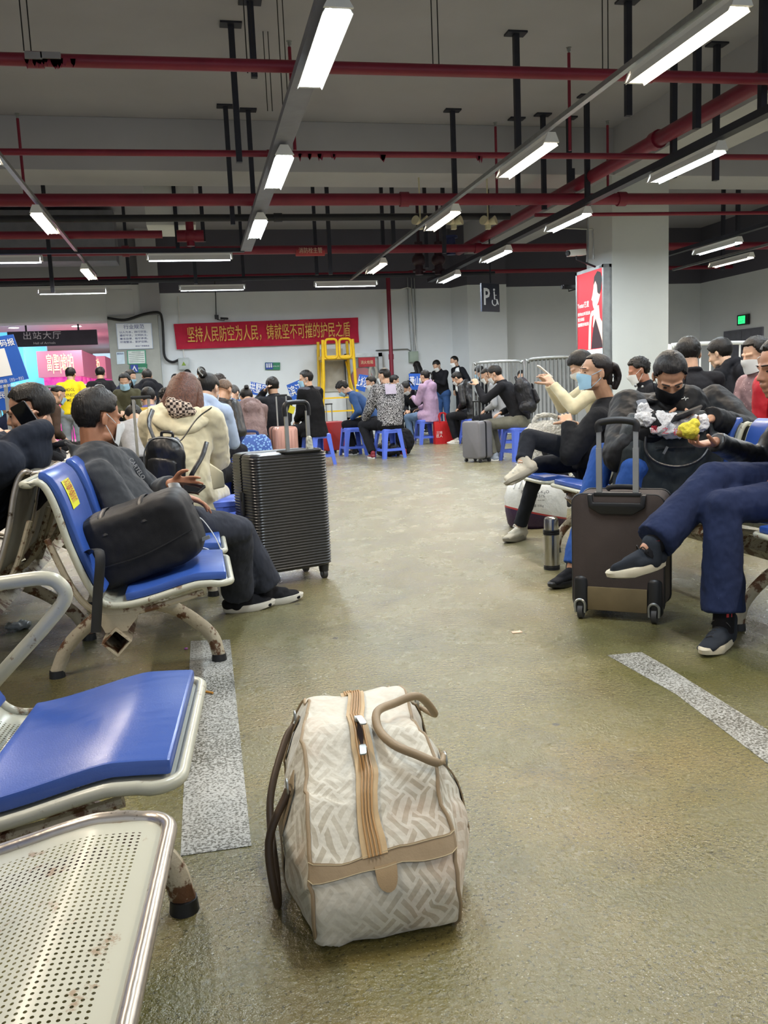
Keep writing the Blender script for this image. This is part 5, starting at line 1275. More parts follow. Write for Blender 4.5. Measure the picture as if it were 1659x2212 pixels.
# crowd barriers
def barrier(label, p0, p1, h=1.42, n=14, m=None):
    m = m or M_GALV; p0, p1 = V(p0), V(p1); d = (p1 - p0).normalized(); L = (p1-p0).length; T = thing('crowd_barrier', label, 'barrier', p0, 'silver crowd barriers')
    b = MB().tube(cr([p0 + Z_*.0, p0 + Z_*(h-.12), p0 + d*.05 + Z_*(h-.03), p0 + d*.14 + Z_*h, p1 - d*.14 + Z_*h, p1 - d*.05 + Z_*(h-.03), p1 + Z_*(h-.12), p1 + Z_*0], 3), .024, n=8)
    build(b, 'frame', m, T); build(MB().cyl(p0 + Z_*.2, p1 + Z_*.2, .016, n=6), 'bottom_rail', m, T)
    for i in range(1, n): p = p0.lerp(p1, i/n); build(MB().cyl(p + Z_*.2, p + Z_*(h), .011, n=6), 'upright', m, T)
    for p in (p0.lerp(p1, .1), p0.lerp(p1, .9)): build(MB().bar(p + V((0, -.25, .02)), p + V((0, .25, .02)), .05, .03), 'foot_plate', m, T, smooth=False)
    return T
barrier('crowd barrier standing behind the large black backpack', (WY(1022, 800, 14.5).x, 14.5, 0), (WY(1132, 800, 14.2).x, 14.2, 0), 1.45)
for i, (dy, wd) in enumerate(((0, 'frontmost of the stacked ones left of the advert box'), (.16, 'second of the stacked ones'), (.32, 'third of the stacked ones'), (.48, 'hindmost of the stacked ones'))):
    barrier('crowd barrier, ' + wd, (WY(1137, 800, 13).x + dy*.4, 13 + dy, 0), (WY(1250, 800, 12.2).x + dy*.4, 12.3 + dy, 0), 1.43, 12)
barrier('crowd barrier behind the hooded boy at the right', (WY(1446, 740, 9).x, 9, 0), (WY(1640, 740, 9.2).x, 9.2, 0), 1.42, 9, M_WHT)
# barrier in front of the entry
T = thing('crowd_barrier', 'long low silver railing in front of the entry at the left', 'barrier', (-3.8, 17.5, 0), 'silver crowd barriers')
xa, xb = -3.6, WY(222, 822, 17.5).x
build(MB().cyl((xa, 17.5, 1.38), (xb, 17.5, 1.38), .03, n=8), 'top_rail', M_GALV, T); build(MB().cyl((xa, 17.5, .25), (xb, 17.5, .25), .02, n=8), 'bottom_rail', M_GALV, T)
for i in range(16): x = xa + (xb-xa)*i/15; build(MB().cyl((x, 17.5, 0 if i % 5 == 0 else .25), (x, 17.5, 1.38), .014, n=6), 'upright', M_GALV, T)
# ---- blue district placards
def placard(label, s_, quad, Y, stick, tw, th=.02, txt_off=(0, 0), h=.14):
    P_ = [WY(x, y, Y) for x, y in quad]; T = thing('placard', label, 'placard', (P_[2].x, Y, 0), 'blue placards')
    build(MB().rings([[p + V((0, d, 0)) for p in P_] for d in (0, th)]), 'panel', mat('placard blue', '#1b57b8', .45, var=.03), T, smooth=False)
    c = sum(P_, V((0, 0, 0)))/4; u = (P_[1]-P_[0]).normalized(); v = (P_[0] - P_[3]).normalized()
    text(s_, c + V((0, -.004, 0)) + u*txt_off[0] + v*txt_off[1], u, v, h, 'lettering', M_SW, T, width=tw, bold=.01)
    build(MB().bar((P_[2]+P_[3])/2 + V((0, .03, .1)), V(((P_[2].x+P_[3].x)/2, Y+.03, .02)), .03).box(V(((P_[2].x+P_[3].x)/2, Y+.03, .015)), (.4, .3, .03)), 'stand', M_GALV, T, smooth=False)
    return T, c, u, v
placard('blue placard reading 拱墅区 tilted behind the man on the phone in black', '拱墅区', [(541, 824), (578, 832), (574, 858), (538, 850)], 14.5, 1, .30)
placard('blue placard reading 滨江区 left of the man in the velvet vest', '滨江区', [(619, 832), (662, 814), (672, 850), (631, 866)], 14.0, 1, .34)
placard('blue placard reading 上城区 beside the patterned shirt', '上城区', [(776, 808), (796, 811), (788, 847), (769, 840)], 16.5, 1, .22, h=.17)
placard('blue placard reading 萧山区 at the phone of the woman in the lilac parka', '萧山', [(883, 807), (908, 807), (908, 842), (887, 842)], 17.0, 1, .20, h=.16)
Tp, c, u, v = placard('large tilted blue placard with white characters at the left edge', '一码报', [(-75, 738), (28, 722), (62, 818), (-42, 842)], 8.6, 1, .19, txt_off=(.10, .145), h=.055)
text('打开手机微信〔扫一扫〕', c + V((0, -.004, 0)) + u*.02 - v*.19, u, v, .028, 'lettering', M_SW, Tp, width=.34)
text('欢迎您来到杭州', c + V((0, -.004, 0)) + u*.0 - v*.235, u, v, .024, 'lettering', M_SW, Tp, width=.26)
build(MB().rings([[c + u*(x*.125 - .03) + v*(y*.125-.02) + V((0, d, 0)) for x, y in ((-1, -1), (1, -1), (1, 1), (-1, 1))] for d in (-.003, 0)]), 'blank_panel', M_SW, Tp, smooth=False)
T_b = placard('lower blue board at the left edge beneath the tilted placard', '市民卡', [(-60, 826), (22, 822), (24, 885), (-58, 890)], 9.2, 1, .2, txt_off=(.1, .0), h=.06)
# ================================================================= HALL BEYOND THE ENTRY
def em2(n, c, e):
    m, t = newmat(n); t.put(t.b, 'Base Color', lin(c)); t.put(t.b, 'Emission Color', lin(c)); t.put(t.b, 'Emission Strength', e); return m
c = WY(115, 731, 22.5); T = thing('hanging_sign', 'long dark hanging sign reading 出站大厅 above the entry passage', 'sign', c)
build(MB().box(c, (2.05, .12, .36)), 'panel', mat('charcoal sign', '#3a3a44', .5), T, smooth=False)
text('出站大厅', c + V((-.24, -.065, .06)), X_, Z_, .16, 'lettering', M_SW, T, width=.86, spacing=1.15); text('Hall of Arrivals', c + V((-.2, -.065, -.11)), X_, Z_, .06, 'lettering', M_SW, T, width=.5)
for x in (-.6, .6): build(MB().bar(c + V((x, 0, .18)), V((c.x + x, c.y, 3.25)), .04), 'hanger_rod', M_DARK, T, smooth=False)
def booth(label, px0, px1, Y, ytop, txt):
    x0, x1 = WY(px0, 800, Y).x, WY(px1, 800, Y).x; zt = WY((px0+px1)/2, ytop, Y).z; T = thing('exhibition_booth', label, 'booth', ((x0+x1)/2, Y, 0))
    build(MB().bb(x0, x1, Y, Y+3.5, 0, zt-.75), 'screen_wall', BOM, T, smooth=False)
    build(MB().bb(x0-.12, x1+.12, Y-.12, Y+3.6, zt-.75, zt), 'header', em2('pink lit header', '#b9748a', .2), T, smooth=False)
    text(txt, V(((x0+x1)/2, Y-.13, zt-.37)), X_, Z_, .42, 'lettering', em2('warm lit letters', '#f3d98c', 1.6), T, width=(x1-x0)*.72)
m, t = newmat('magenta light show screen'); o = t.obj()
cl = t.ramp(t.noise(o, 1.1, 5, .6), [(.30, lin('#7d2fa0')), (.48, lin('#d0379a')), (.58, lin('#f06aa8')), (.72, lin('#b7a9d8'))])
t.put(t.b, 'Base Color', cl); t.put(t.b, 'Emission Color', cl); t.put(t.b, 'Emission Strength', .45); BOM = m
booth('pink lit booth headed 富聖琥珀 in the hall beyond the entry', 93, 172, 27, 758, '富|聖|琥|珀')
booth('second pink booth partly hidden to the right of the first', 184, 222, 31.5, 770, '聖|琥珀')
for px, Y, cl_, lab in ((8, 25, '#5fc4ea', 'tall cyan lit panel at the left of the passage'), (229, 37, '#bfe4f2', 'pale blue lit panel at the right end of the passage'), (66, 31, '#58b9e6', 'cyan lit column behind the hanging sign')):
    p = WY(px, 770, Y); tag(build(MB().bb(p.x-.5, p.x+.5, Y, Y+.3, 0, 3.0), 'lit_panel', em2('lit ' + cl_, cl_, .5), smooth=False), lab, 'panel')
dl = bpy.data.lights.new('downlight_light', 'AREA'); dl.shape = 'DISK'; dl.size = .22; dl.energy = 28; dl.color = (1, .86, .86)
k = 0
for Y in (23.5, 26.5, 30, 34, 39):
    for j, px in enumerate((40, 176)):
        p = WY(px, 700, Y); x = p.x - .4*(Y-23)/10
        T = thing('downlight', 'round ceiling downlight beyond the entry, %s of the %s line' % ({23.5: 'nearest', 26.5: 'second', 30: 'third', 34: 'fourth', 39: 'farthest'}[Y], ('left', 'right')[j]), 'lamp', (x, Y, 3.25), 'downlights in the hall beyond the entry')
        build(MB().cyl((x, Y, 3.235), (x, Y, 3.25), .16, n=18), 'trim_ring', M_WHT, T); build(MB().cyl((x, Y, 3.228), (x, Y, 3.236), .13, n=18), 'diffuser', em2('lit diffuser', '#fff1e2', 8) if k == 0 else bpy.data.materials['lit diffuser'], T); k = 1
        lo = bpy.data.objects.new('downlight_light', dl); C.objects.link(lo); lo.parent = T; lo.location = (0, 0, -.04)
# ================================================================= THE CROWD
def X_at(px, Y): return WY(px, 840, Y).x
CL = {}
def cc(name, col, **k): return cloth(name, col, **k)
M_BK = cc('black coat cloth', '#1a1b20', rough=.85); M_BK2 = cc('black down jacket', '#1b1c22', rough=.5, folds=.9, fs=14, spec=.4); M_LE = cc('black leather', '#131417', rough=.42, folds=.5, fs=9, spec=.6, weave=.05)
M_NV = cc('dark navy cloth', '#20263c'); M_DEN = cc('blue denim', '#34507e', ws=300); M_JN = cc('faded jeans', '#5f7796', ws=300); M_GR = cc('light grey knit', '#9a9ca0'); M_OL = cc('olive cloth', '#4b4a38')
M_LIL = cc('lilac parka', '#a58ca8', rough=.6, folds=.8); M_BEI = cc('taupe puffer', '#7e6a68', rough=.5, folds=.9, fs=16); M_YEL = cc('yellow sweatshirt', '#dfc320'); M_PUR = cc('purple uniform', '#6a66a8'); M_LB = cc('pale blue hoodie', '#a3b2cb')
M_CRM = cc('cream wool coat', '#ccc3a4', rough=.9, folds=.7, fs=5, weave=.4, ws=250, sheen=.3); M_GTR = cc('olive grey trousers', '#6a6a60'); M_BRN = cc('brown cloth', '#4a3c34'); M_LTJ = cc('washed grey jeans', '#8b9096')
def print_mat(name, a, b_, kind):
    m, t = newmat(name); o = t.obj()
    if kind == 'dash':
        br = t.add('ShaderNodeTexBrick', {'Vector': t.add('ShaderNodeMapping', {'Vector': t.add('ShaderNodeMapping', {'Vector': o, 'Rotation': (PI/2, 0, 0)}).outputs[0], 'Scale': (9, 9, 9)}).outputs[0], 'Scale': 1.6, 'Mortar Size': .06, 'Brick Width': .34, 'Row Height': .16, 'Color1': lin(a), 'Color2': lin(a), 'Mortar': lin(b_)})
        col = br.outputs['Color']
        n = t.noise(t.scale(o, (1, 1, 3.2)), 52, 1, .3); col = t.ramp(n, [(.52, lin(a)), (.54, lin(b_))])
    elif kind == 'dots':
        v = t.add('ShaderNodeTexVoronoi', {'Vector': o, 'Scale': 38.0}).outputs['Distance']; col = t.ramp(v, [(.16, lin(b_)), (.2, lin(a))])
    elif kind == 'check':
        col = t.add('ShaderNodeTexChecker', {'Vector': o, 'Scale': 62.0, 'Color1': lin(a), 'Color2': lin(b_)}).outputs[0]
    t.put(t.b, 'Base Color', col); t.put(t.b, 'Roughness', .85); t.put(t.b, 'Normal', t.bump(t.noise(o, 9, 3), .5, .04)); return m
M_DASH = print_mat('black and white dash print', '#17171b', '#b9b9bd', 'dash'); M_FLO = print_mat('pink dotted fabric', '#8d7276', '#c4a8a8', 'dots'); M_CHK = print_mat('brown and cream check', '#31241f', '#cdb9a8', 'check')
LONG = [([(-.05, -.04, .02), (-.075, -.06, -.08), (-.07, -.07, -.2)], .04, .025), ([(.05, -.04, .02), (.075, -.06, -.08), (.07, -.07, -.2)], .04, .025), ([(0, -.07, .03), (0, -.10, -.08), (0, -.10, -.24)], .07, .05)]
TAIL = [([(0, -.095, .05), (0, -.14, .05), (.0, -.165, -.03), (.0, -.15, -.14)], .028, .014)]
BUN = [([(0, -.09, .07), (0, -.12, .09), (0, -.115, .05)], .03, .03)]
def P_(label, px, Y, yaw, stand=False, k=1., grp=None, lean=12, seat=.46, hp=10, hy=0, hands='lap', spread=.13, foot=.36, z0=0, **kw):
    x = X_at(px, Y)
    if label in HD:
        hx, hy_ = HD[label]; D = HD.get('d', 0)
        for it in range(4):
            J = pose((x, Y, z0), math.radians(yaw), seat, lean, stand, hp, hy, spread, foot, hands, k)
            tgt = WY(hx, hy_, J['H'].y); x += tgt.x - J['H'].x; dz = tgt.z - (J['H'].z + .145)
            if stand: k = max(.85, min(1.1, k + dz/1.5))
            else: k = max(.82, min(1.12, k + dz/.62))
        LAST['x'] = x; LAST['dz'] = dz
        if abs(dz) > .03: print('HEADOFF %.2f k=%.2f %s' % (dz, k, label))
    J = pose((x, Y, z0), math.radians(yaw), seat, lean, stand, hp, hy, spread, foot, hands, k)
    LAST['J'] = J; kw.setdefault('k', 1.)
    return person(label, J, **kw)
LAST = {}; HD = {'person standing in a yellow sweatshirt printed SCHOOL RUINED ME, seen from behind': (151, 791), 'person standing in black with a small backpack at the entry railing, seen from behind': (215, 790), 'woman standing in an olive jacket and brown vest with blue mask and long hair': (268, 803), 'man standing in a dark jacket with blue mask facing right beside the column': (280, 796), 'man with thin hair standing in a black hooded jacket below the green sign': (316, 794), 'person seated in a purple uniform with a yellow back panel': (318, 832), 'person bending forward in a pale grey sweater behind the white mask man': (287, 868), 'person with dark curly hair seated in black left of the long brown hair': (357, 836), 'man with blue mask standing far back near the column, only his face in view': (378, 806), 'person standing far back with cropped hair left of the two beneath the electric box': (404, 796), 'person standing far back with short black hair right of the two beneath the electric box': (434, 791), 'person with ruffled brown hair and dark camouflage jacket seated behind the hair claw': (471, 792), 'person in a denim shirt with cropped grey hair leaning forward': (502, 828), 'woman in a taupe puffer jacket leaning forward beside the 拱墅区 placard': (531, 834), 'man seated in a black suit holding a phone to his ear': (587, 811), 'dark haired person seated low at the left edge under the tilted placard': (15, 845), 'person in a black cap and brown coat seated left of the yellow sweatshirt': (122, 820), 'bald man in a black leather jacket with knitted sleeves, leaning forward': (482, 814), 'woman in a pale blue hoodie with a silver claw clip in black hair': (447, 800), 'man in a black velvet vest with grey shoulders and blue mask on a blue stool': (660, 797), 'man in a blue denim jacket bent over with blue mask': (740, 811), 'person seated in black with white mask, left of the patterned shirt': (801, 810), 'large person in a black and white patterned shirt and black trousers seen from behind': (829, 793), 'person with white mask facing right between the patterned shirt and the lilac parka': (851, 808), 'woman looking down with white mask left of the lilac parka': (877, 822), 'woman in a lilac parka and jeans holding up a phone on a blue stool': (917, 797), 'person with long black hair standing at the back wall under the grey green box': (900, 779), 'man standing at the wall in black jacket and blue jeans with white mask': (943, 776), 'man standing at the column in a white shirt and open black jacket': (981, 767), 'man in a hooded black leather jacket with white mask and white sneakers on a stool': (987, 795), 'person with blue mask and white collar behind the long haired woman': (1036, 789), 'long haired woman in a grey coat beside the black backpack': (1052, 792), 'man in black top and olive grey trousers wearing a large black backpack': (1069, 786), 'person far behind the barriers, face just visible between them': (1126, 798), 'woman with white mask in a dark coat and cream sleeves typing on a phone': (1256, 752), 'person with ruffled dark hair and a red ear loop far behind the pillar side': (1380, 768), 'person with glossy black hair behind the man in the black puffer jacket': (1487, 723), 'boy in a black hooded jacket turned away at the right background': (1556, 726), 'woman with white mask in a pink dotted jacket behind the eating man': (1634, 722)}
WHT = dict(m=mat('white leather shoe', '#cfcdc4', .5), sole=M_WHT)
def back_plate(T, J, mb_local): pass
def phone(label, c, d, n, cat='phone', m=None):
    d = V(d).normalized(); n = V(n); n = (n - d*n.dot(d)).normalized(); s = d.cross(n)
    T = thing('smartphone', label, cat, c); R = Matrix((s, d, n)).transposed()
    build(MB().prism(rrect(.074, .152, .009), V(c), s, d, n*.009), 'phone_body', m or M_BLK, T, smooth=False)
    q = build(MB().prism(rrect(.068, .145, .006), V(c) + n*.0092, s, d, n*.0006), 'screen', mat('dark phone glass', '#0d0f14', .08), T, smooth=False); return T
def backpack(label, c, fwd, w, h, dp, m, yaw0=0, straps=None, name='backpack', up=Z_, handle=True):
    fwd = V(fwd).normalized(); up = V(up).normalized(); up = (up - fwd*up.dot(fwd)).normalized(); r = fwd.cross(up)
    M = Matrix((r, fwd, up)).transposed().to_4x4(); M.translation = V(c); T = thing(name, label, 'backpack', c)
    b = MB(M).ecap((0, 0, -h*.32), (0, .0, h*.22), (w*.42, dp*.40), (w*.40, dp*.36), side=r, n=18).ecap((-w*.26, 0, -h*.3), (w*.26, 0, -h*.3), (dp*.4, h*.14)).ell((0, 0, h*.25), (w*.36, dp*.36, h*.24))
    build(b, 'pack_body', m, T, vox=.009, sm=5, disp=(.01, .06))
    build(MB(M).ecap((0, -dp*.40, -h*.24), (0, -dp*.36, .02), (w*.32, dp*.16), (w*.30, dp*.12), side=r), 'front_pocket', m, T, vox=.008, sm=4)
    build(MB(M).tube(cr([(-w*.36, -dp*.15, -h*.2), (-w*.36, -dp*.15, h*.2), (-w*.2, -dp*.15, h*.44), (w*.2, -dp*.15, h*.44), (w*.36, -dp*.15, h*.2), (w*.36, -dp*.15, -h*.2)], 5), .004, n=5), 'zip', M_GALV if w < .32 else M_BLK, T)
    if handle: build(MB(M).tube(cr([(-w*.1, dp*.2, h*.42), (-w*.09, dp*.2, h*.53), (w*.09, dp*.2, h*.53), (w*.1, dp*.2, h*.42)], 4), .008, n=8), 'top_handle', m, T)
    for pts in (straps or []): build(MB().tube(cr(pts, 6), (.013, .004), n=10, flat=r), 'shoulder_strap', m, T)
    return T
# ---- left background
T, HM = P_('person standing in a yellow sweatshirt printed SCHOOL RUINED ME, seen from behind', 152, 15.3, -8, True, .94, hands='pocket', hair='short', top=dict(m=M_YEL, hem=.1, sl=1.05), legs=dict(m=M_LTJ))
x = LAST['x']
for i, s_ in enumerate(('SCHOOL', 'RUINED', 'ME')): text(s_, V((x + .01, 15.3 - .215 + .02*i, 1.27 - i*.085)), V((.99, .139, 0)), Z_, .055, 'lettering', M_BLK, T, width=(.21, .21, .07)[i], bold=.01)
T, HM = P_('person standing in black with a small backpack at the entry railing, seen from behind', 214, 16.2, 0, True, .97, hands='pocket', top=dict(m=M_BK, hem=.12), legs=dict(m=M_NV))
backpack('small black backpack on the person at the entry railing', (LAST['x'], 16.06, 1.16), (0, 1, 0), .30, .42, .16, M_BK2)
P_('woman standing in an olive jacket and brown vest with blue mask and long hair', 266, 13.6, 172, True, .86, hands='lap', hair='side', extra_hair=LONG, mask=MASKB, top=dict(m=M_OL, hem=.12), legs=dict(m=M_BK))
P_('man standing in a dark jacket with blue mask facing right beside the column', 284, 15.2, -125, True, .95, hands='pocket', mask=MASKB, top=dict(m=M_NV, hem=.12))
P_('man with thin hair standing in a black hooded jacket below the green sign', 316, 14.6, 8, True, .93, hands='pocket', hair='thin', hairc='#2a2724', top=dict(m=M_BK, hem=.12, hood=True), bulk=1.08)
T, HM = P_('person seated in a purple uniform with a yellow back panel', 318, 9.9, 5, hair='crew', lean=16, hands='knee', top=dict(m=M_PUR, hem=.08), legs=dict(m=M_NV), mask=MASKW, seat=.40)
x = LAST['x']; build(MB().grid(lambda u, v: V((x - .13 + .26*u, 9.9 - .118 + .0*v - .012*math.sin(PI*u), .90 + .075*v)), 6, 2), 'yellow_panel', mat('reflective yellow', '#d8b24a', .5), T, solid=.004)
build(MB().tube(cr([V((x-.12, 9.82, .72)), V((x, 9.755, .86)), V((x+.1, 9.77, .99)), V((x+.14, 9.86, 1.04))], 5), (.016, .004), n=8), 'cross_strap', M_BLK, T)
P_('person bending forward in a pale grey sweater behind the white mask man', 290, 7.9, 10, lean=42, hp=35, hands='down', hair='pulled', extra_hair=TAIL, top=dict(m=M_GR), seat=.42)
P_('person with dark curly hair seated in black left of the long brown hair', 357, 10.4, 20, lean=14, hair='spiky', seat=.40, top=dict(m=M_BK))
P_('man with blue mask standing far back near the column, only his face in view', 378, 18.4, 175, True, .90, mask=MASKB, hands='pocket', top=dict(m=M_NV, hem=.1))
P_('person standing far back with cropped hair left of the two beneath the electric box', 404, 19.0, 20, True, .97, hands='pocket', hair='crew', top=dict(m=M_BK, hem=.1))
P_('person standing far back with short black hair right of the two beneath the electric box', 434, 17.9, -20, True, 1.0, hands='pocket', top=dict(m=M_BK, hem=.1))
P_('person with ruffled brown hair and dark camouflage jacket seated behind the hair claw', 474, 12.6, 55, lean=16, hp=12, hair='spiky', hairc='#2c211a', top=dict(m=cc('camouflage brown', '#55453a', var=.6)), seat=.46)
P_('person in a denim shirt with cropped grey hair leaning forward', 508, 11.8, -30, lean=30, hp=25, hair='crew', hairc='#4a4846', top=dict(m=M_DEN), hands='knee', seat=.42)
P_('woman in a taupe puffer jacket leaning forward beside the 拱墅区 placard', 543, 10.6, 10, lean=24, hp=28, hair='pulled', extra_hair=BUN, top=dict(m=M_BEI, hem=.1, hood=True), hands='phone', seat=.40)
P_('man seated in a black suit holding a phone to his ear', 594, 11.4, 15, lean=8, hp=6, hy=0, hands={'L': 'ear', 'R': 'lap'}, top=dict(m=M_BK, hem=.08), bulk=1.08, seat=.42)
c = LAST['J']['WL'] + LAST['J']['GL']*.07; phone('phone held to the ear of the man in the black suit', c, (.1, .2, 1), (-1, 0, 0))
P_('dark haired person seated low at the left edge under the tilted placard', 16, 9.6, 30, lean=10, hair='short', seat=.36, top=dict(m=M_NV))
P_('person in a black cap and brown coat seated left of the yellow sweatshirt', 122, 12.2, -60, lean=20, hair='cap', mask=MASKB, top=dict(m=M_BRN, hem=.12), seat=.40)
# bald man in leather
T, HM = P_('bald man in a black leather jacket with knitted sleeves, leaning forward', 482, 8.75, -32, lean=30, hp=12, hair='bald', hairc='#6a5444', mask=MASKW, skinc='#b58a6c', top=dict(m=M_LE, hem=.1, sl=1.05), hands='knee', bulk=1.08, seat=.44)
T, HM = P_('woman in a pale blue hoodie with a silver claw clip in black hair', 452, 6.7, -28, lean=16, hp=14, hair='pulled', extra_hair=BUN, mask=MASKW, top=dict(m=M_LB, hem=.1, hood=True), hands='phone', seat=.40, k=.93)
cw = MB(HM)
for i in range(5): cw.tube(cr([(-.02 + .01*i, -.085, .13 - .01*i), (-.03 + .01*i, -.125, .125 - .012*i), (-.025 + .01*i, -.14, .09 - .01*i)], 3), .0035, n=5)
build(cw, 'hair_claw', M_GALV, T)
# ---- middle background on the stools
T, HM = P_('man in a black velvet vest with grey shoulders and blue mask on a blue stool', 678, 12.6, 42, lean=6, hp=6, hy=42, hands='lap', hair='short', mask=MASKB, top=dict(m=cc('black velvet', '#0f0f12', folds=.4), hem=.14, sl=1.05), bulk=1.12)
x = LAST['x']
jv = LAST['J']; u3 = (jv['N'] - jv['P']).normalized()*.028
build(MB().ecap(jv['SL'] + u3, jv['SR'] + u3, .062).ecap(jv['SL'] + u3 - u3*1.6, jv['SR'] + u3 - u3*1.6, .066), 'grey_yoke', cc('grey yoke', '#4b4c55'), T, vox=.012, sm=3)
P_('man in a blue denim jacket bent over with blue mask', 758, 14.1, 72, lean=36, hp=26, mask=MASKB, top=dict(m=M_DEN), hands={'L': 'knee', 'R': 'lap'}, hair='spiky')
P_('person seated in black with white mask, left of the patterned shirt', 806, 15.8, 105, lean=18, hp=10, mask=MASKW, top=dict(m=M_BK), seat=.46)
T, HM = P_('large person in a black and white patterned shirt and black trousers seen from behind', 840, 13.05, 12, lean=8, hp=4, hy=38, spread=.27, foot=.12, hands='knee', hair='fade', mask=MASKW, top=dict(m=M_DASH, hem=.10, sl=1.15), bulk=1.26, legr=1.15, shoes=dict(m=mat('maroon and white sneaker', '#7d2430', .5), sole=M_WHT))
x = LAST['x']; build(MB().grid(lambda u, v: V((x - .09 + .17*u, 12.88 + .05*v, .985 + .15*v)), 3, 3), 'back_patch', mat('pale patch', '#aaa3b8', .7), T, solid=.006)
P_('person with white mask facing right between the patterned shirt and the lilac parka', 851, 17.2, -95, lean=8, mask=MASKW, top=dict(m=M_BK), seat=.46)
P_('woman looking down with white mask left of the lilac parka', 877, 16.8, 120, lean=24, hp=34, mask=MASKW, hair='side', extra_hair=TAIL, top=dict(m=M_BK), seat=.42)
T, HM = P_('woman in a lilac parka and jeans holding up a phone on a blue stool', 920, 15.9, 42, lean=6, hp=4, hair='pulled', extra_hair=TAIL, mask=MASKW, top=dict(m=M_LIL, hem=.2, hood=True, sl=1.1), legs=dict(m=M_JN), shoes=WHT, hands={'L': 'phone', 'R': 'lap'}, bulk=1.1)
phone('phone with pale screen held up by the woman in the lilac parka', LAST['J']['WL'] + LAST['J']['GL']*.09 + V((0, 0, .04)), (.1, 0, 1), (.3, -.9, .1))
P_('person with long black hair standing at the back wall under the grey green box', 901, 19.6, 10, True, .94, hair='side', extra_hair=LONG, top=dict(m=M_BK, hem=.2), hands='hang')
P_('man standing at the wall in black jacket and blue jeans with white mask', 951, 19.4, 125, True, .97, mask=MASKW, top=dict(m=M_BK, hem=.05), legs=dict(m=M_DEN), hands={'L': 'phone', 'R': 'pocket'}, hp=25)
T, HM = P_('man standing at the column in a white shirt and open black jacket', 985, 19.1, 105, True, 1.0, mask=MASKW, hair='crew', top=dict(m=M_BK, hem=.1), hands='pocket')
x = LAST['x'] - .10; build(MB().ecap((x-.03, 18.96, 1.0), (x-.02, 18.98, 1.42), (.07, .08), (.07, .07)), 'white_shirt', MASKW, T, vox=.014, sm=2)
P_('man in a hooded black leather jacket with white mask and white sneakers on a stool', 1000, 15.3, 52, lean=22, hp=24, mask=MASKW, hair='short', top=dict(m=M_LE, hem=.12, hood=True), shoes=WHT, hands='lap', legs=dict(m=M_BK), bulk=1.08)
P_('person with blue mask and white collar behind the long haired woman', 1038, 16.2, 70, lean=8, mask=MASKB, hair='bangs', top=dict(m=M_BK, hood=True), seat=.50)
P_('long haired woman in a grey coat beside the black backpack', 1058, 13.3, 60, lean=18, hp=14, hair='cap', extra_hair=LONG, mask=MASKW, top=dict(m=M_GR, hem=.2), legs=dict(m=M_BK), hands='lap')
T, HM = P_('man in black top and olive grey trousers wearing a large black backpack', 1090, 11.35, 55, lean=24, hp=14, mask=MASKW, hair='short', hands={'L': 'up', 'R': 'lap'}, top=dict(m=M_BK), legs=dict(m=M_GTR), shoes=dict(m=mat('grey blue sneaker', '#8f9aa8', .6), sole=M_WHT), bulk=1.02)
x = LAST['x'] + .12; backpack('large black backpack worn by the man in olive grey trousers', (x - .14, 11.14, .90), (-.75, .55, -.25), .36, .52, .26, M_BK2, up=(-.25, .15, 1))
P_('person far behind the barriers, face just visible between them', 1126, 16.6, 160, lean=4, top=dict(m=M_BK), seat=.42)
# ---- right background
P_('woman with white mask in a dark coat and cream sleeves typing on a phone', 1268, 6.75, 78, lean=10, hp=28, mask=MASKW, hair='bangs', extra_hair=LONG, top=dict(m=M_CRM, hem=.12), hands='up', near=True, skinc='#c9a48c', seat=.42, k=.95, legs=dict(m=M_BK))
pm = (LAST['J']['WL'] + LAST['J']['WR'])/2 + (LAST['J']['GL'] + LAST['J']['GR'])*.05 + V((0, 0, .035)); phone('white cased phone in the hands of the woman in cream sleeves', pm, (-.6, 0, .5), (.5, -.1, .6), m=M_WHT)
P_('person with ruffled dark hair and a red ear loop far behind the pillar side', 1383, 7.6, 75, lean=12, hair='spiky', mask=MASKW, top=dict(m=M_BK), seat=.40, skinc='#a5745c')
P_('person with glossy black hair behind the man in the black puffer jacket', 1487, 5.7, -12, lean=6, hp=14, hair='side', top=dict(m=M_BK), seat=.44, k=.98, near=True)
P_('boy in a black hooded jacket turned away at the right background', 1560, 6.5, 28, lean=10, hp=12, hair='bangs', top=dict(m=M_BK, hood=True, hem=.1), seat=.50, k=.98, near=True, skinc='#c9a890')
P_('woman with white mask in a pink dotted jacket behind the eating man', 1636, 5.4, 95, lean=4, hp=8, hair='side', extra_hair=LONG, mask=MASKW, top=dict(m=M_FLO, hood=True), seat=.44, near=True)
# ================================================================= FOREGROUND PEOPLE
def JJ(fwd, **k):
    J = dict(k); J['fwd'] = V(fwd).normalized(); J.setdefault('stand', False)
    J.setdefault('hu', Z_)
    for s in 'LR':
        J.setdefault('C'+s, .6); J.setdefault('F'+s, J['fwd'])
    rt = J['fwd'].cross(Z_)
    J.setdefault('HLp', J['P'] - rt*.09); J.setdefault('HRp', J['P'] + rt*.09)
    return J
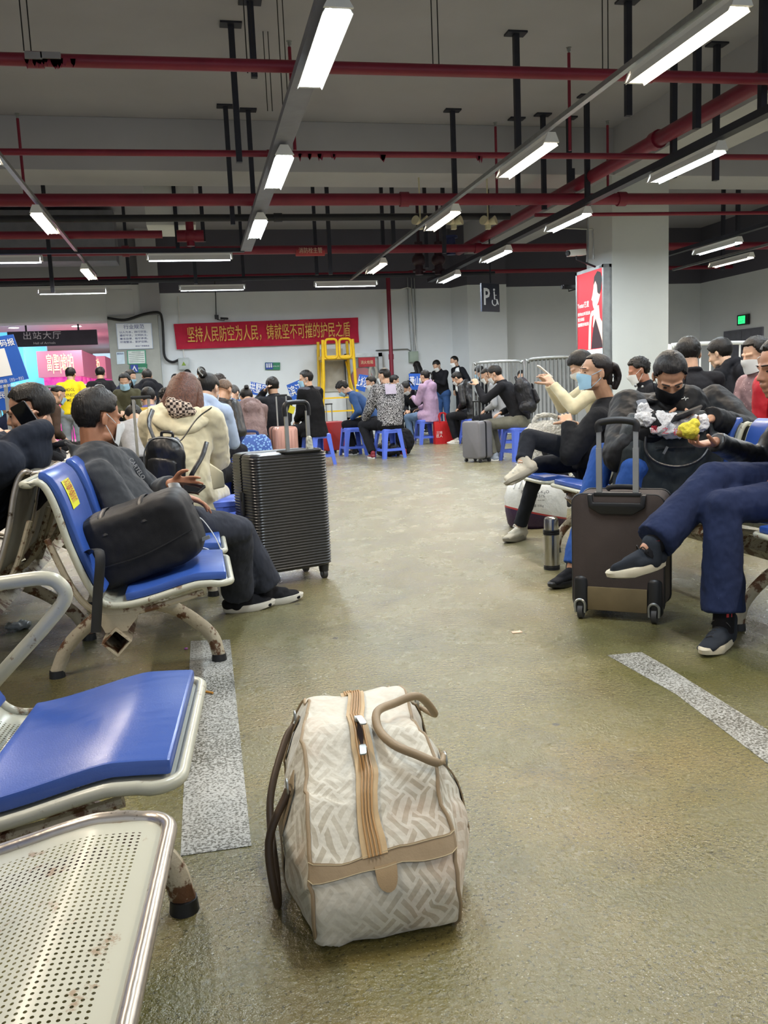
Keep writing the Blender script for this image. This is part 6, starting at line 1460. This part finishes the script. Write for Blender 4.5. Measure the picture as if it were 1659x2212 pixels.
# --- man in grey fleece
J = JJ((.86, .5, 0), P=V((-.27, 3.80, .545)), N=WY(196, 985, 3.84), H=WY(211, 904, 3.86), hf=V((.80, .58, -.16)),
       SR=WY(212, 1030, 3.66), SL=WY(262, 1000, 4.02), ER=WY(282, 1122, 3.60), WR=WY(386, 1068, 3.72), EL=WY(330, 1075, 4.08), WL=WY(368, 1046, 3.92),
       GR=V((.9, .1, -.38)), GL=V((.95, -.3, -.05)), KR=WY(512, 1146, 3.95), KL=WY(520, 1150, 4.22), AR=GZ(512, 1284, .087), AL=GZ(577, 1270, .087), FR=V((.97, .20, 0)), FL=V((.96, .25, 0)), CR=.35, CL=.3)
M_FLC = cc('charcoal fleece', '#35383c', rough=.9, folds=.8, fs=7, weave=.3, ws=350, sheen=.2)
T2, HM2 = person('man in a charcoal fleece jacket and white mask seated beside the black messenger bag', J, skinc='#a87558', hair='short', hairc='#1d1a18', mask=MASKW, near=True, top=dict(m=M_FLC, hem=.05, sl=1.12, wr=.025, stand=True), legs=dict(m=cc('charcoal jeans', '#33363f', folds=.8, ws=300), flare=1.45), bulk=1.02, legr=1.02,
              shoes=dict(m=cc('black knit shoe', '#15161a'), sole=mat('off white sole', '#c5c2b6', .5)), palm={'R': V((.1, -.1, -1)), 'L': V((-.2, -1, -.2)), 'tR': V((0, 1, 0)), 'tL': V((.2, 0, 1))})
text('CARTELO', WY(296, 1012, 3.62), V((.45, .2, -.87)), V((.8, -.4, .45)), .022, 'lettering', M_WHT, T2, width=.10)
phone('phone in the hands of the man in the charcoal fleece', WY(404, 1056, 3.84), (.8, -.5, -.1), (-.1, -.3, .9))
# --- man on the phone at the left
J = JJ((-.95, .25, 0), P=V((-1.10, 4.2, .53)), N=WY(108, 968, 4.20), H=WY(68, 890, 4.14), hf=V((-.97, .06, -.2)),
       SL=WY(112, 1012, 4.02), SR=WY(118, 1000, 4.40), EL=WY(60, 1075, 3.92), WL=WY(58, 950, 3.99), ER=V((-1.15, 4.45, .72)), WR=V((-1.30, 4.3, .66)), GL=V((-.05, .12, .98)), GR=V((-1, 0, 0)),
       KL=V((-1.52, 4.05, .50)), KR=V((-1.52, 4.38, .50)), AL=V((-1.50, 4.05, .087)), AR=V((-1.50, 4.38, .087)), CL=.75)
person('man in a black coat talking on a phone at the left edge, facing left', J, skinc='#b58a70', hair='fade', hairc='#120f0e', near=True, top=dict(m=M_BK, hem=.1, sl=1.1), eyes=True, brow=True, bulk=1.1,
       palm={'L': V((.5, .85, 0)), 'tL': V((.9, .3, .1))})
phone('black phone at the ear of the man at the left edge', WY(60, 905, 3.985), (.45, .1, -.85), (-.3, -.9, 0))
# --- dark hooded coat at the far left edge (its wearer sits with his back to us)
J = JJ((-.95, .1, 0), P=V((-1.10, 3.62, .53)), N=WY(18, 955, 3.62), H=WY(-85, 890, 3.60), hf=V((-.95, .1, -.3)), SL=WY(0, 1000, 3.42), SR=WY(52, 985, 3.82), EL=V((-1.0, 3.40, .68)), WL=V((-1.25, 3.45, .62)), ER=V((-1.05, 3.88, .66)), WR=V((-1.3, 3.75, .62)),
       GL=V((-1, 0, 0)), GR=V((-1, 0, 0)), KL=V((-1.52, 3.48, .50)), KR=V((-1.52, 3.78, .50)), AL=V((-1.5, 3.48, .087)), AR=V((-1.5, 3.78, .087)))
person('person in a dark hooded coat at the extreme left edge, head out of frame', J, hair='short', near=True, top=dict(m=cc('dark slate coat', '#232833', folds=.8), hem=.16, hood=True, sl=1.15), bulk=1.18)
# --- woman in the cream coat
x = -.03
k3 = .93
for it in range(4):
    J = pose((x, 5.08, 0), math.radians(-14), .40, 20, False, 22, -6, .13, .34, 'phone', k3)
    tg = WY(397, 800, J['H'].y); x += tg.x - J['H'].x; k3 += (tg.z - J['H'].z - .145)/.62
T3, HM3 = person('woman with long auburn hair in a cream hooded coat seen from behind', J, hair='side', hairc='#5c3524', near=True, extra_hair=[([(-.04, -.02, .06), (-.09, -.03, -.04), (-.125, -.03, -.14), (-.13, -.02, -.24)], .05, .022), ([(.045, -.02, .06), (.09, -.02, -.05), (.11, -.01, -.16), (.12, .0, -.27)], .05, .018), ([(0, -.05, .07), (-.01, -.085, -.04), (-.03, -.085, -.17)], .085, .075), ([(.02, -.05, .05), (.05, -.075, -.05), (.06, -.07, -.18)], .07, .05)],
                 top=dict(m=M_CRM, hem=.34, sl=1.22, wr=.03), collar=False, bulk=1.12, legs=dict(m=M_BK))
N3 = J['N']; hb = MB(); cH = N3 + V((-.0, -.09, -.02))
hb.tube(cr([cH + V(p) for p in ((-.15, .08, .05), (-.13, -.02, .0), (-.07, -.075, -.05), (.02, -.09, -.07), (.10, -.05, -.03), (.145, .05, .03))], 5), [(.05, .03)]*26, n=12)
hb.tube(cr([cH + V(p) for p in ((-.12, .08, .06), (-.09, .0, .01), (-.03, -.05, -.02), (.04, -.05, -.02), (.10, .02, .03))], 5), .035, n=12)
build(hb, 'coat_hood', M_CRM, T3, vox=.008, sm=3, disp=(.02, .07))
sf = MB().ell(cH + V((-.01, -.07, .045)), (.075, .04, .055)).ecap(cH + V((-.05, -.06, .07)), cH + V((.05, -.05, .02)), .045, .03)
build(sf, 'checked_hood_lining', M_CHK, T3, vox=.007, sm=3, disp=(.03, .05))
pk = MB(); a0, a1, a2, a3 = WY(452, 1000, 4.86), WY(482, 1020, 4.90), WY(486, 1052, 4.92), WY(460, 1058, 4.86)
build(pk.rings([[p + V((0, d, 0)) for p in (a0, a1, a2, a3)] for d in (-.012, .02)]), 'coat_pocket', M_CRM, T3, bevel=.008)
bpk = WY(357, 1000, 4.74)
backpack('small black leather backpack hanging off the cream coat', bpk + V((0, 0, -.0)), (.25, 1, .1), .29, .30, .15, M_LE, up=(.12, 0, 1), straps=[
    [bpk + V((-.07, .02, .13)), WY(335, 955, 4.72), WY(322, 915, 4.78), WY(330, 885, 4.90)], [bpk + V((.06, .02, .13)), WY(392, 950, 4.73), WY(425, 905, 4.77), WY(455, 882, 4.90)], [bpk + V((.12, .04, -.1)), WY(418, 1018, 4.78), WY(437, 985, 4.82), WY(447, 955, 4.90)]])
# --- woman with the blue mask, legs crossed
J = JJ((-.97, .2, 0), P=V((2.60, 5.22, .53)), N=WY(1318, 872, 5.25), H=WY(1287, 806, 5.22), hf=V((-.97, .1, .08)),
       SL=WY(1290, 905, 5.02), SR=WY(1325, 895, 5.42), EL=WY(1232, 985, 4.98), WL=WY(1228, 915, 5.10), ER=WY(1270, 970, 5.45), WR=WY(1230, 925, 5.28), GL=V((.1, .7, .45)), GR=V((0, -.6, .3)),
       KL=WY(1142, 945, 5.15), KR=WY(1165, 1005, 5.32), AL=WY(1128, 1000, 5.05), AR=GZ(1122, 1138, .087), FL=V((-.82, -.25, -.32)), FR=V((-.75, -.55, 0)), UL=V((-.35, .1, .9)))
J['HLp'] = J['P'] + V((0, -.09, 0)); J['HRp'] = J['P'] + V((0, .09, 0)); J['UL'] = V((-.3, .45, .85))
T4, HM4 = person('woman in a black blazer with blue mask, tied back hair and crossed legs', J, skinc='#bd9273', hair='pulled', hairc='#1c1413', near=True, mask=MASKB, extra_hair=[([(0, -.09, .05), (0, -.125, .04), (0, -.15, -.02), (0, -.13, -.10)], .05, .03), ([(0, -.06, .03), (0, -.08, -.03), (0, -.08, -.07)], .06, .04)],
                 top=dict(m=cc('black blazer', '#17181b', folds=.5), hem=.2, sl=1.05), legs=dict(m=cc('dark slate leggings', '#20232a', folds=.4)), legr=.82, shoes=dict(m=mat('cream suede trainer', '#b9b3a2', .8, bump=.2), sole=mat('grey cream outsole', '#8d887a', .6), lace=M_WHT), eyes=True, brow=True, bulk=1.1)
build(MB(HM4).tube(cr([(.03, -.10, .06), (.01, -.135, .05), (.0, -.135, .0), (.02, -.11, -.03)], 4), .006, n=6), 'hair_clip', M_SW, T4)
# --- man in the black puffer looking down at his phone
J = JJ((-.80, -.55, 0), P=V((2.66, 4.28, .55)), N=WY(1435, 868, 4.22), H=WY(1447, 812, 4.08), hf=V((-.28, -.70, -.72)), hu=V((-.25, -.55, .75)),
       SR=WY(1358, 880, 4.36), SL=WY(1545, 872, 4.30), ER=WY(1340, 985, 4.05), WR=WY(1432, 905, 3.88), EL=WY(1610, 935, 4.05), WL=WY(1535, 905, 3.86), GR=V((.9, -.1, -.05)), GL=V((-.95, -.15, -.1)),
       KR=WY(1302, 985, 4.25), KL=WY(1370, 1010, 3.95), AR=GZ(1236, 1226, .087), AL=V((1.98, 4.0, .087)), FR=V((-.85, -.45, 0)), CR=.5, CL=.7)
M_PUF = cc('black puffer shell', '#0b0c10', rough=.6, folds=.6, fs=7, spec=.25)
T5, HM5 = person('man in a black puffer jacket and black mask bending over his phone', J, skinc='#b08468', hair='short', hairc='#141213', near=True, mask=MASKK, top=dict(m=M_PUF, hem=.12, sl=1.28, wr=.022), legs=dict(m=cc('bright blue jeans', '#2c4f92', folds=.7, ws=300)), bulk=1.24, eyes=True, brow=True, shoes=dict(m=cc('black suede', '#131418'), sole=M_BLK),
                 palm={'R': V((.2, -.1, .95)), 'L': V((-.1, -.2, .95)), 'tR': V((0, .2, 1)), 'tL': V((0, .3, 1))})
build(MB().tube(cr([WY(1385, 865, 4.05), WY(1408, 915, 3.97), WY(1420, 948, 3.93)], 4), (.03, .012), n=8).tube(cr([WY(1450, 905, 3.9), WY(1430, 925, 3.9), WY(1418, 950, 3.92)], 4), (.02, .01), n=8), 'grey_shirt_collar', cc('grey shirt', '#8a8f98'), T5)
build(MB().tube([WY(1472, 862, 3.86), WY(1477, 861, 3.86), WY(1479, 857, 3.86), WY(1481, 865, 3.86), WY(1483, 860, 3.86), WY(1487, 860, 3.86)], .0013, n=5), 'chest_logo', M_WHT, T5)
for p in ((1373, 833), (1388, 836)): build(MB().ell(WY(p[0], p[1], 4.12), (.008, .008, .008)), 'press_stud', M_GALV, T5)
phone('black phone in both hands of the man in the black puffer jacket', WY(1484, 896, 3.80), (.93, .0, .28), (-.15, .55, .85))
# --- man eating at the right edge
J = JJ((-.97, .05, 0), P=V((2.72, 3.12, .55)), N=WY(1718, 870, 3.14), H=WY(1690, 795, 3.12), hf=V((-.93, .05, -.12)), SL=WY(1725, 915, 2.96), SR=WY(1710, 900, 3.32), EL=V((2.55, 2.86, .66)), WL=V((2.36, 2.98, .66)), ER=WY(1650, 1000, 3.42), WR=WY(1545, 955, 3.32),
       GL=V((-.8, .5, 0)), GR=V((-.98, -.05, -.08)), KR=WY(1540, 1035, 3.14), KL=WY(1560, 1095, 3.0), AR=WY(1398, 1186, 3.06), AL=GZ(1562, 1348, .09), FR=V((-.97, -.05, -.14)), FL=V((-.82, -.55, -.03)), UR=V((-.08, 0, 1)), UL=Z_, CR=.9, CL=.5)
T6, HM6 = person('man in leather jacket and navy trousers eating at the right edge, legs crossed', J, skinc='#b07e62', hair='short', hairc='#191716', near=True, top=dict(m=M_LE, hem=.06, sl=1.12), legs=dict(m=cc('navy twill', '#1f2947', folds=.8, ws=300), flare=1.5, short=.045), legr=1.02, eyes=True, brow=True,
                 shoes=dict(m=cc('charcoal knit shoe', '#2b3038', ws=700, weave=.8), sole=mat('cream foam sole', '#c9c3ae', .6), lace=M_BLK), palm={'R': V((-.1, -.1, 1)), 'tR': V((0, -1, .2))})
for A_, F__ in ((J['AR'], V((-1, 0, 0))), (J['AL'], V((-.45, -.86, 0)))):
    build(MB().cyl(A_ + V((0, 0, -.03)), A_ + (V((.065, 0, .055)) if A_ is J['AR'] else V((.005, 0, .09))), .041, .041), 'sock', cc('black sock', '#16161a'), T6)
    build(MB().box(A_ + (V((.03, -.035, .03)) if A_ is J['AR'] else V((0, -.037, .045))), (.024, .006, .016)), 'sock_logo', mat('red woven logo', '#b02a30', .7), T6)
# food in his hand
fc_ = WY(1488, 932, 3.27)
T = thing('steamed_bun', 'half eaten yellow bun held out in the hand of the man at the right edge', 'food', fc_)
build(MB().ell(fc_, (.045, .04, .032)).ell(fc_ + V((.02, 0, .028)), (.025, .028, .025)).ell(fc_ + V((-.015, 0, .015)), (.03, .03, .025)), 'crumb', mat('yellow crumb', '#cfc03a', .8, bump=.8, bs=90, var=.25, vs=50), T, vox=.005, sm=2, disp=(.012, .02))
build(MB().ecap(fc_ + V((-.04, 0, -.006)), fc_ + V((.03, 0, -.028)), .016, .014), 'crust', mat('brown crust', '#8a6a22', .8), T, vox=.005, sm=1, disp=(.008, .015))
# ================================================================= BAGS NEAR PEOPLE
def shoulderbag():
    c = V((-.215, 3.13, .575)); T = thing('messenger_bag', 'black padded messenger bag on the first blue seat', 'bag', c); M = Matrix.Translation(c) @ Matrix.Rotation(math.radians(-17), 4, 'Y') @ Matrix.Rotation(math.radians(-6), 4, 'Z')
    M_MB = cc('black ballistic nylon', '#121317', rough=.6, folds=.6, fs=6, weave=.3, ws=500, spec=.35)
    b = MB(M); b.rings([[V((x, y, z)) for x, z in [(X*k_, Z*k_ + dz) for X, Z in rrect(.40, .255, .06, 5)]] for y, k_, dz in ((-.135, .80, -.01), (-.12, .93, -.005), (-.06, 1.0, 0), (.06, 1.0, 0), (.12, .93, 0), (.135, .8, 0))])
    build(b, 'bag_body', M_MB, T, vox=.008, sm=6, disp=(.012, .1))
    for x in (-.09, .05): build(MB(M).tube(cr([(x, -.135, .06), (x, -.10, .118), (x, 0, .135), (x, .1, .118)], 4), (.011, .003), n=6, flat=X_), 'web_loop', M_BLK, T)
    build(MB(M).tube(cr([(-.19, -.137, -.035), (0, -.142, -.045), (.19, -.130, -.02)], 5), .003, n=5), 'seam', M_BLK, T)
    s0 = M @ V((-.19, -.04, .02))
    build(MB().tube(cr([s0, s0 + V((-.01, -.12, .0)), WY(214, 1190, 2.862), WY(211, 1290, 2.855), WY(207, 1366, 2.85)], 6), (.018, .003), n=8, flat=X_), 'hanging_strap', M_BLK, T)
    build(MB().tube(cr([M @ V((.17, 0, .10)), WY(375, 1045, 3.4), WY(400, 1080, 3.5), M @ V((.185, .02, .04))], 6), (.022, .005), n=8), 'shoulder_strap', M_BLK, T)
    build(MB(M).ell((-.19, -.02, .04), (.03, .06, .04)), 'buckle', M_BLK, T)
    build(MB(M).box((.205, -.06, -.075), (.04, .012, .012)), 'zip_pull', M_GALV, T)
shoulderbag()
tag(build(MB().tube(cr([WY(425, 1112, 3.40), WY(432, 1140, 3.38), WY(425, 1165, 3.42), WY(428, 1118, 3.46), WY(455, 1145, 3.45), WY(478, 1190, 3.42), WY(480, 1225, 3.40), WY(455, 1190, 3.36), WY(425, 1180, 3.34)], 6), .0022, n=6), 'charging_cable', M_WHT), 'thin white charging cable looping from the black bag onto the seat', 'cable')
# dark weekender on the seat in front of the puffer jacket man, with a plastic carrier on it
def weekender():
    c = V((2.33, 3.98, .70)); T = thing('weekender_bag', 'dark green black weekender bag with leather handle behind the silver luggage handle', 'bag', c)
    F = Matrix.Translation(c) @ Matrix.Rotation(math.radians(-14), 4, 'Z'); M_WK = cc('dark bottle green canvas', '#20272a', rough=.6, folds=.7, spec=.35)
    b = MB(F); b.rings([[V((x*kx, y*ky, z)) for x, y in rrect(.52, .24, .08, 5)] for z, kx, ky in ((-.26, .95, .9), (-.22, 1.04, 1.04), (0, 1.0, 1.05), (.12, .86, .85), (.18, .74, .5))]); build(b, 'bag_body', M_WK, T, vox=.01, sm=5, disp=(.02, .12))
    build(MB(F).tube(cr([(-.14, -.118, .10), (-.15, -.14, .0), (-.10, -.155, -.06), (0, -.16, -.085), (.10, -.155, -.06), (.16, -.14, .01), (.17, -.12, .10)], 5), .008, n=8), 'handle', M_LE, T)
    build(MB(F).box((-.10, -.136, .085), (.075, .01, .045)), 'leather_tab', M_LE, T, bevel=.003)
    build(MB(F).ell((-.08, -.143, .085), (.006, .004, .006)), 'press_stud', M_GALV, T)
    z_ = build(MB(F).box((.0, -.139, .01), (.2, .006, .006)), 'zip', M_BLK, T); build(MB(F).box((-.055, -.146, -.002), (.012, .006, .04), Matrix.Rotation(.5, 3, 'Y')), 'zip_pull', M_GALV, z_)
    m, t = newmat('thin white plastic'); t.put(t.b, 'Base Color', lin('#dcdcde')); t.put(t.b, 'Roughness', .3); t.put(t.b, 'Transmission Weight', .25); t.put(t.b, 'Normal', t.bump(t.noise(t.obj(), 30, 4), .9, .02))
    T = thing('plastic_bag', 'crumpled white plastic bag with red print on top of the weekender', 'bag', c + V((0, 0, .18)))
    b = MB(F).ecap((-.15, -.09, .15), (.14, -.10, .125), (.07, .040), (.06, .035), side=(0, 1, 0)).ell((-.14, -.07, .195), (.035, .035, .045)).ell((.01, -.145, .10), (.15, .035, .045))
    build(b, 'bag_body', m, T, vox=.006, sm=1, disp=(.045, .035))
    for i, s_ in enumerate('熊之初'): text(s_, WY(1413 + 24*i, 925 + (3, 6, 9)[i], 3.76), X_, Z_, .03, 'lettering', mat('red bag print', '#c8283c', .5), T)
weekender()
# red and grey backpack at the right
backpack('red and grey backpack at the right edge behind the eating man', WY(1662, 870, 4.6), (-.2, 1, 0), .34, .40, .2, cc('red nylon', '#b32430', rough=.5), handle=False)
# litter
b = MB().prism([(-.022, -.012), (.022, -.014), (.021, .012), (-.02, .011)], GZ(1116, 1366) + V((0, 0, .001)), X_, Y_, (0, 0, .002)); tag(build(b, 'paper_scrap', mat('pinkish paper', '#d9b8a0', .7), smooth=False), 'small pinkish paper scrap on the floor in the middle right', 'litter')
tag(build(MB().cyl(GZ(438, 1496) + V((0, 0, .006)), GZ(460, 1500) + V((0, 0, .006)), .004, n=8), 'cigarette_butt', mat('tan filter', '#c98f3c', .7)), 'tan cigarette butt on the white stripe', 'litter')
b = MB().ell(GZ(40, 1360) + V((0, 0, .02)), (.06, .04, .02)); tag(build(b, 'plastic_wrapper', mat('clear grey wrapper', '#9aa0a2', .3), vox=.006, sm=1, disp=(.04, .03)), 'crumpled clear wrapper on the floor under the left bench', 'litter')
b = MB().ell(GZ(402, 1404) + V((0, 0, .006)), (.008, .006, .005)); tag(build(b, 'candy_wrapper', mat('purple foil', '#8a4a8f', .4)), 'tiny purple wrapper beside the rusty bench leg', 'litter')

def lump(nm, label, cat, c, r, m, disp=(.05, .08), cap=None):
    T = thing(nm, label, cat, (c[0], c[1], 0)); build(MB().ecap((c[0]-r[0]*.5, c[1], r[2]*.9), (c[0]+r[0]*.5, c[1], r[2]*.9), (r[1], r[2]*.9), side=(0, 1, 0)), 'bag_body', m, T, vox=.014, sm=3, disp=disp)
    build(MB().tube(cr([(c[0]-.1, c[1], r[2]*1.6), (c[0]-.06, c[1], r[2]*2.0), (c[0]+.06, c[1], r[2]*2.0), (c[0]+.1, c[1], r[2]*1.6)], 4), (.014, .006), n=6), 'handle', m, T); return T
g = GZ(546, 967); lump('shopping_bag', 'crumpled bright red plastic bag on the floor before the blue floral bag', 'bag', g, (.12, .10, .08), cc('red plastic film', '#d8323a', rough=.4, folds=1., fs=25), (.05, .04))
g = GZ(522, 962); lump('duffel_bag', 'black duffel bag on the floor between the bald man and the floral bag', 'bag', g, (.22, .15, .17), M_BK2)
g = GZ(1120, 968); lump('duffel_bag', 'dark bag on the floor beside the barrier behind the backpack wearer', 'bag', (g.x + .9, 12.4, 0), (.25, .16, .17), M_BK2)
g = GZ(840, 985); lump('duffel_bag', 'black bag on the floor beneath the stool of the patterned shirt', 'bag', (g.x - .02, 13.35, 0), (.20, .13, .13), M_BK2)
g = GZ(745, 975); lump('folded_coat', 'black coat bundle with a white tag beside the man in denim', 'coat', (g.x + .62, 13.6, 0), (.22, .16, .24), M_BK)
bake()
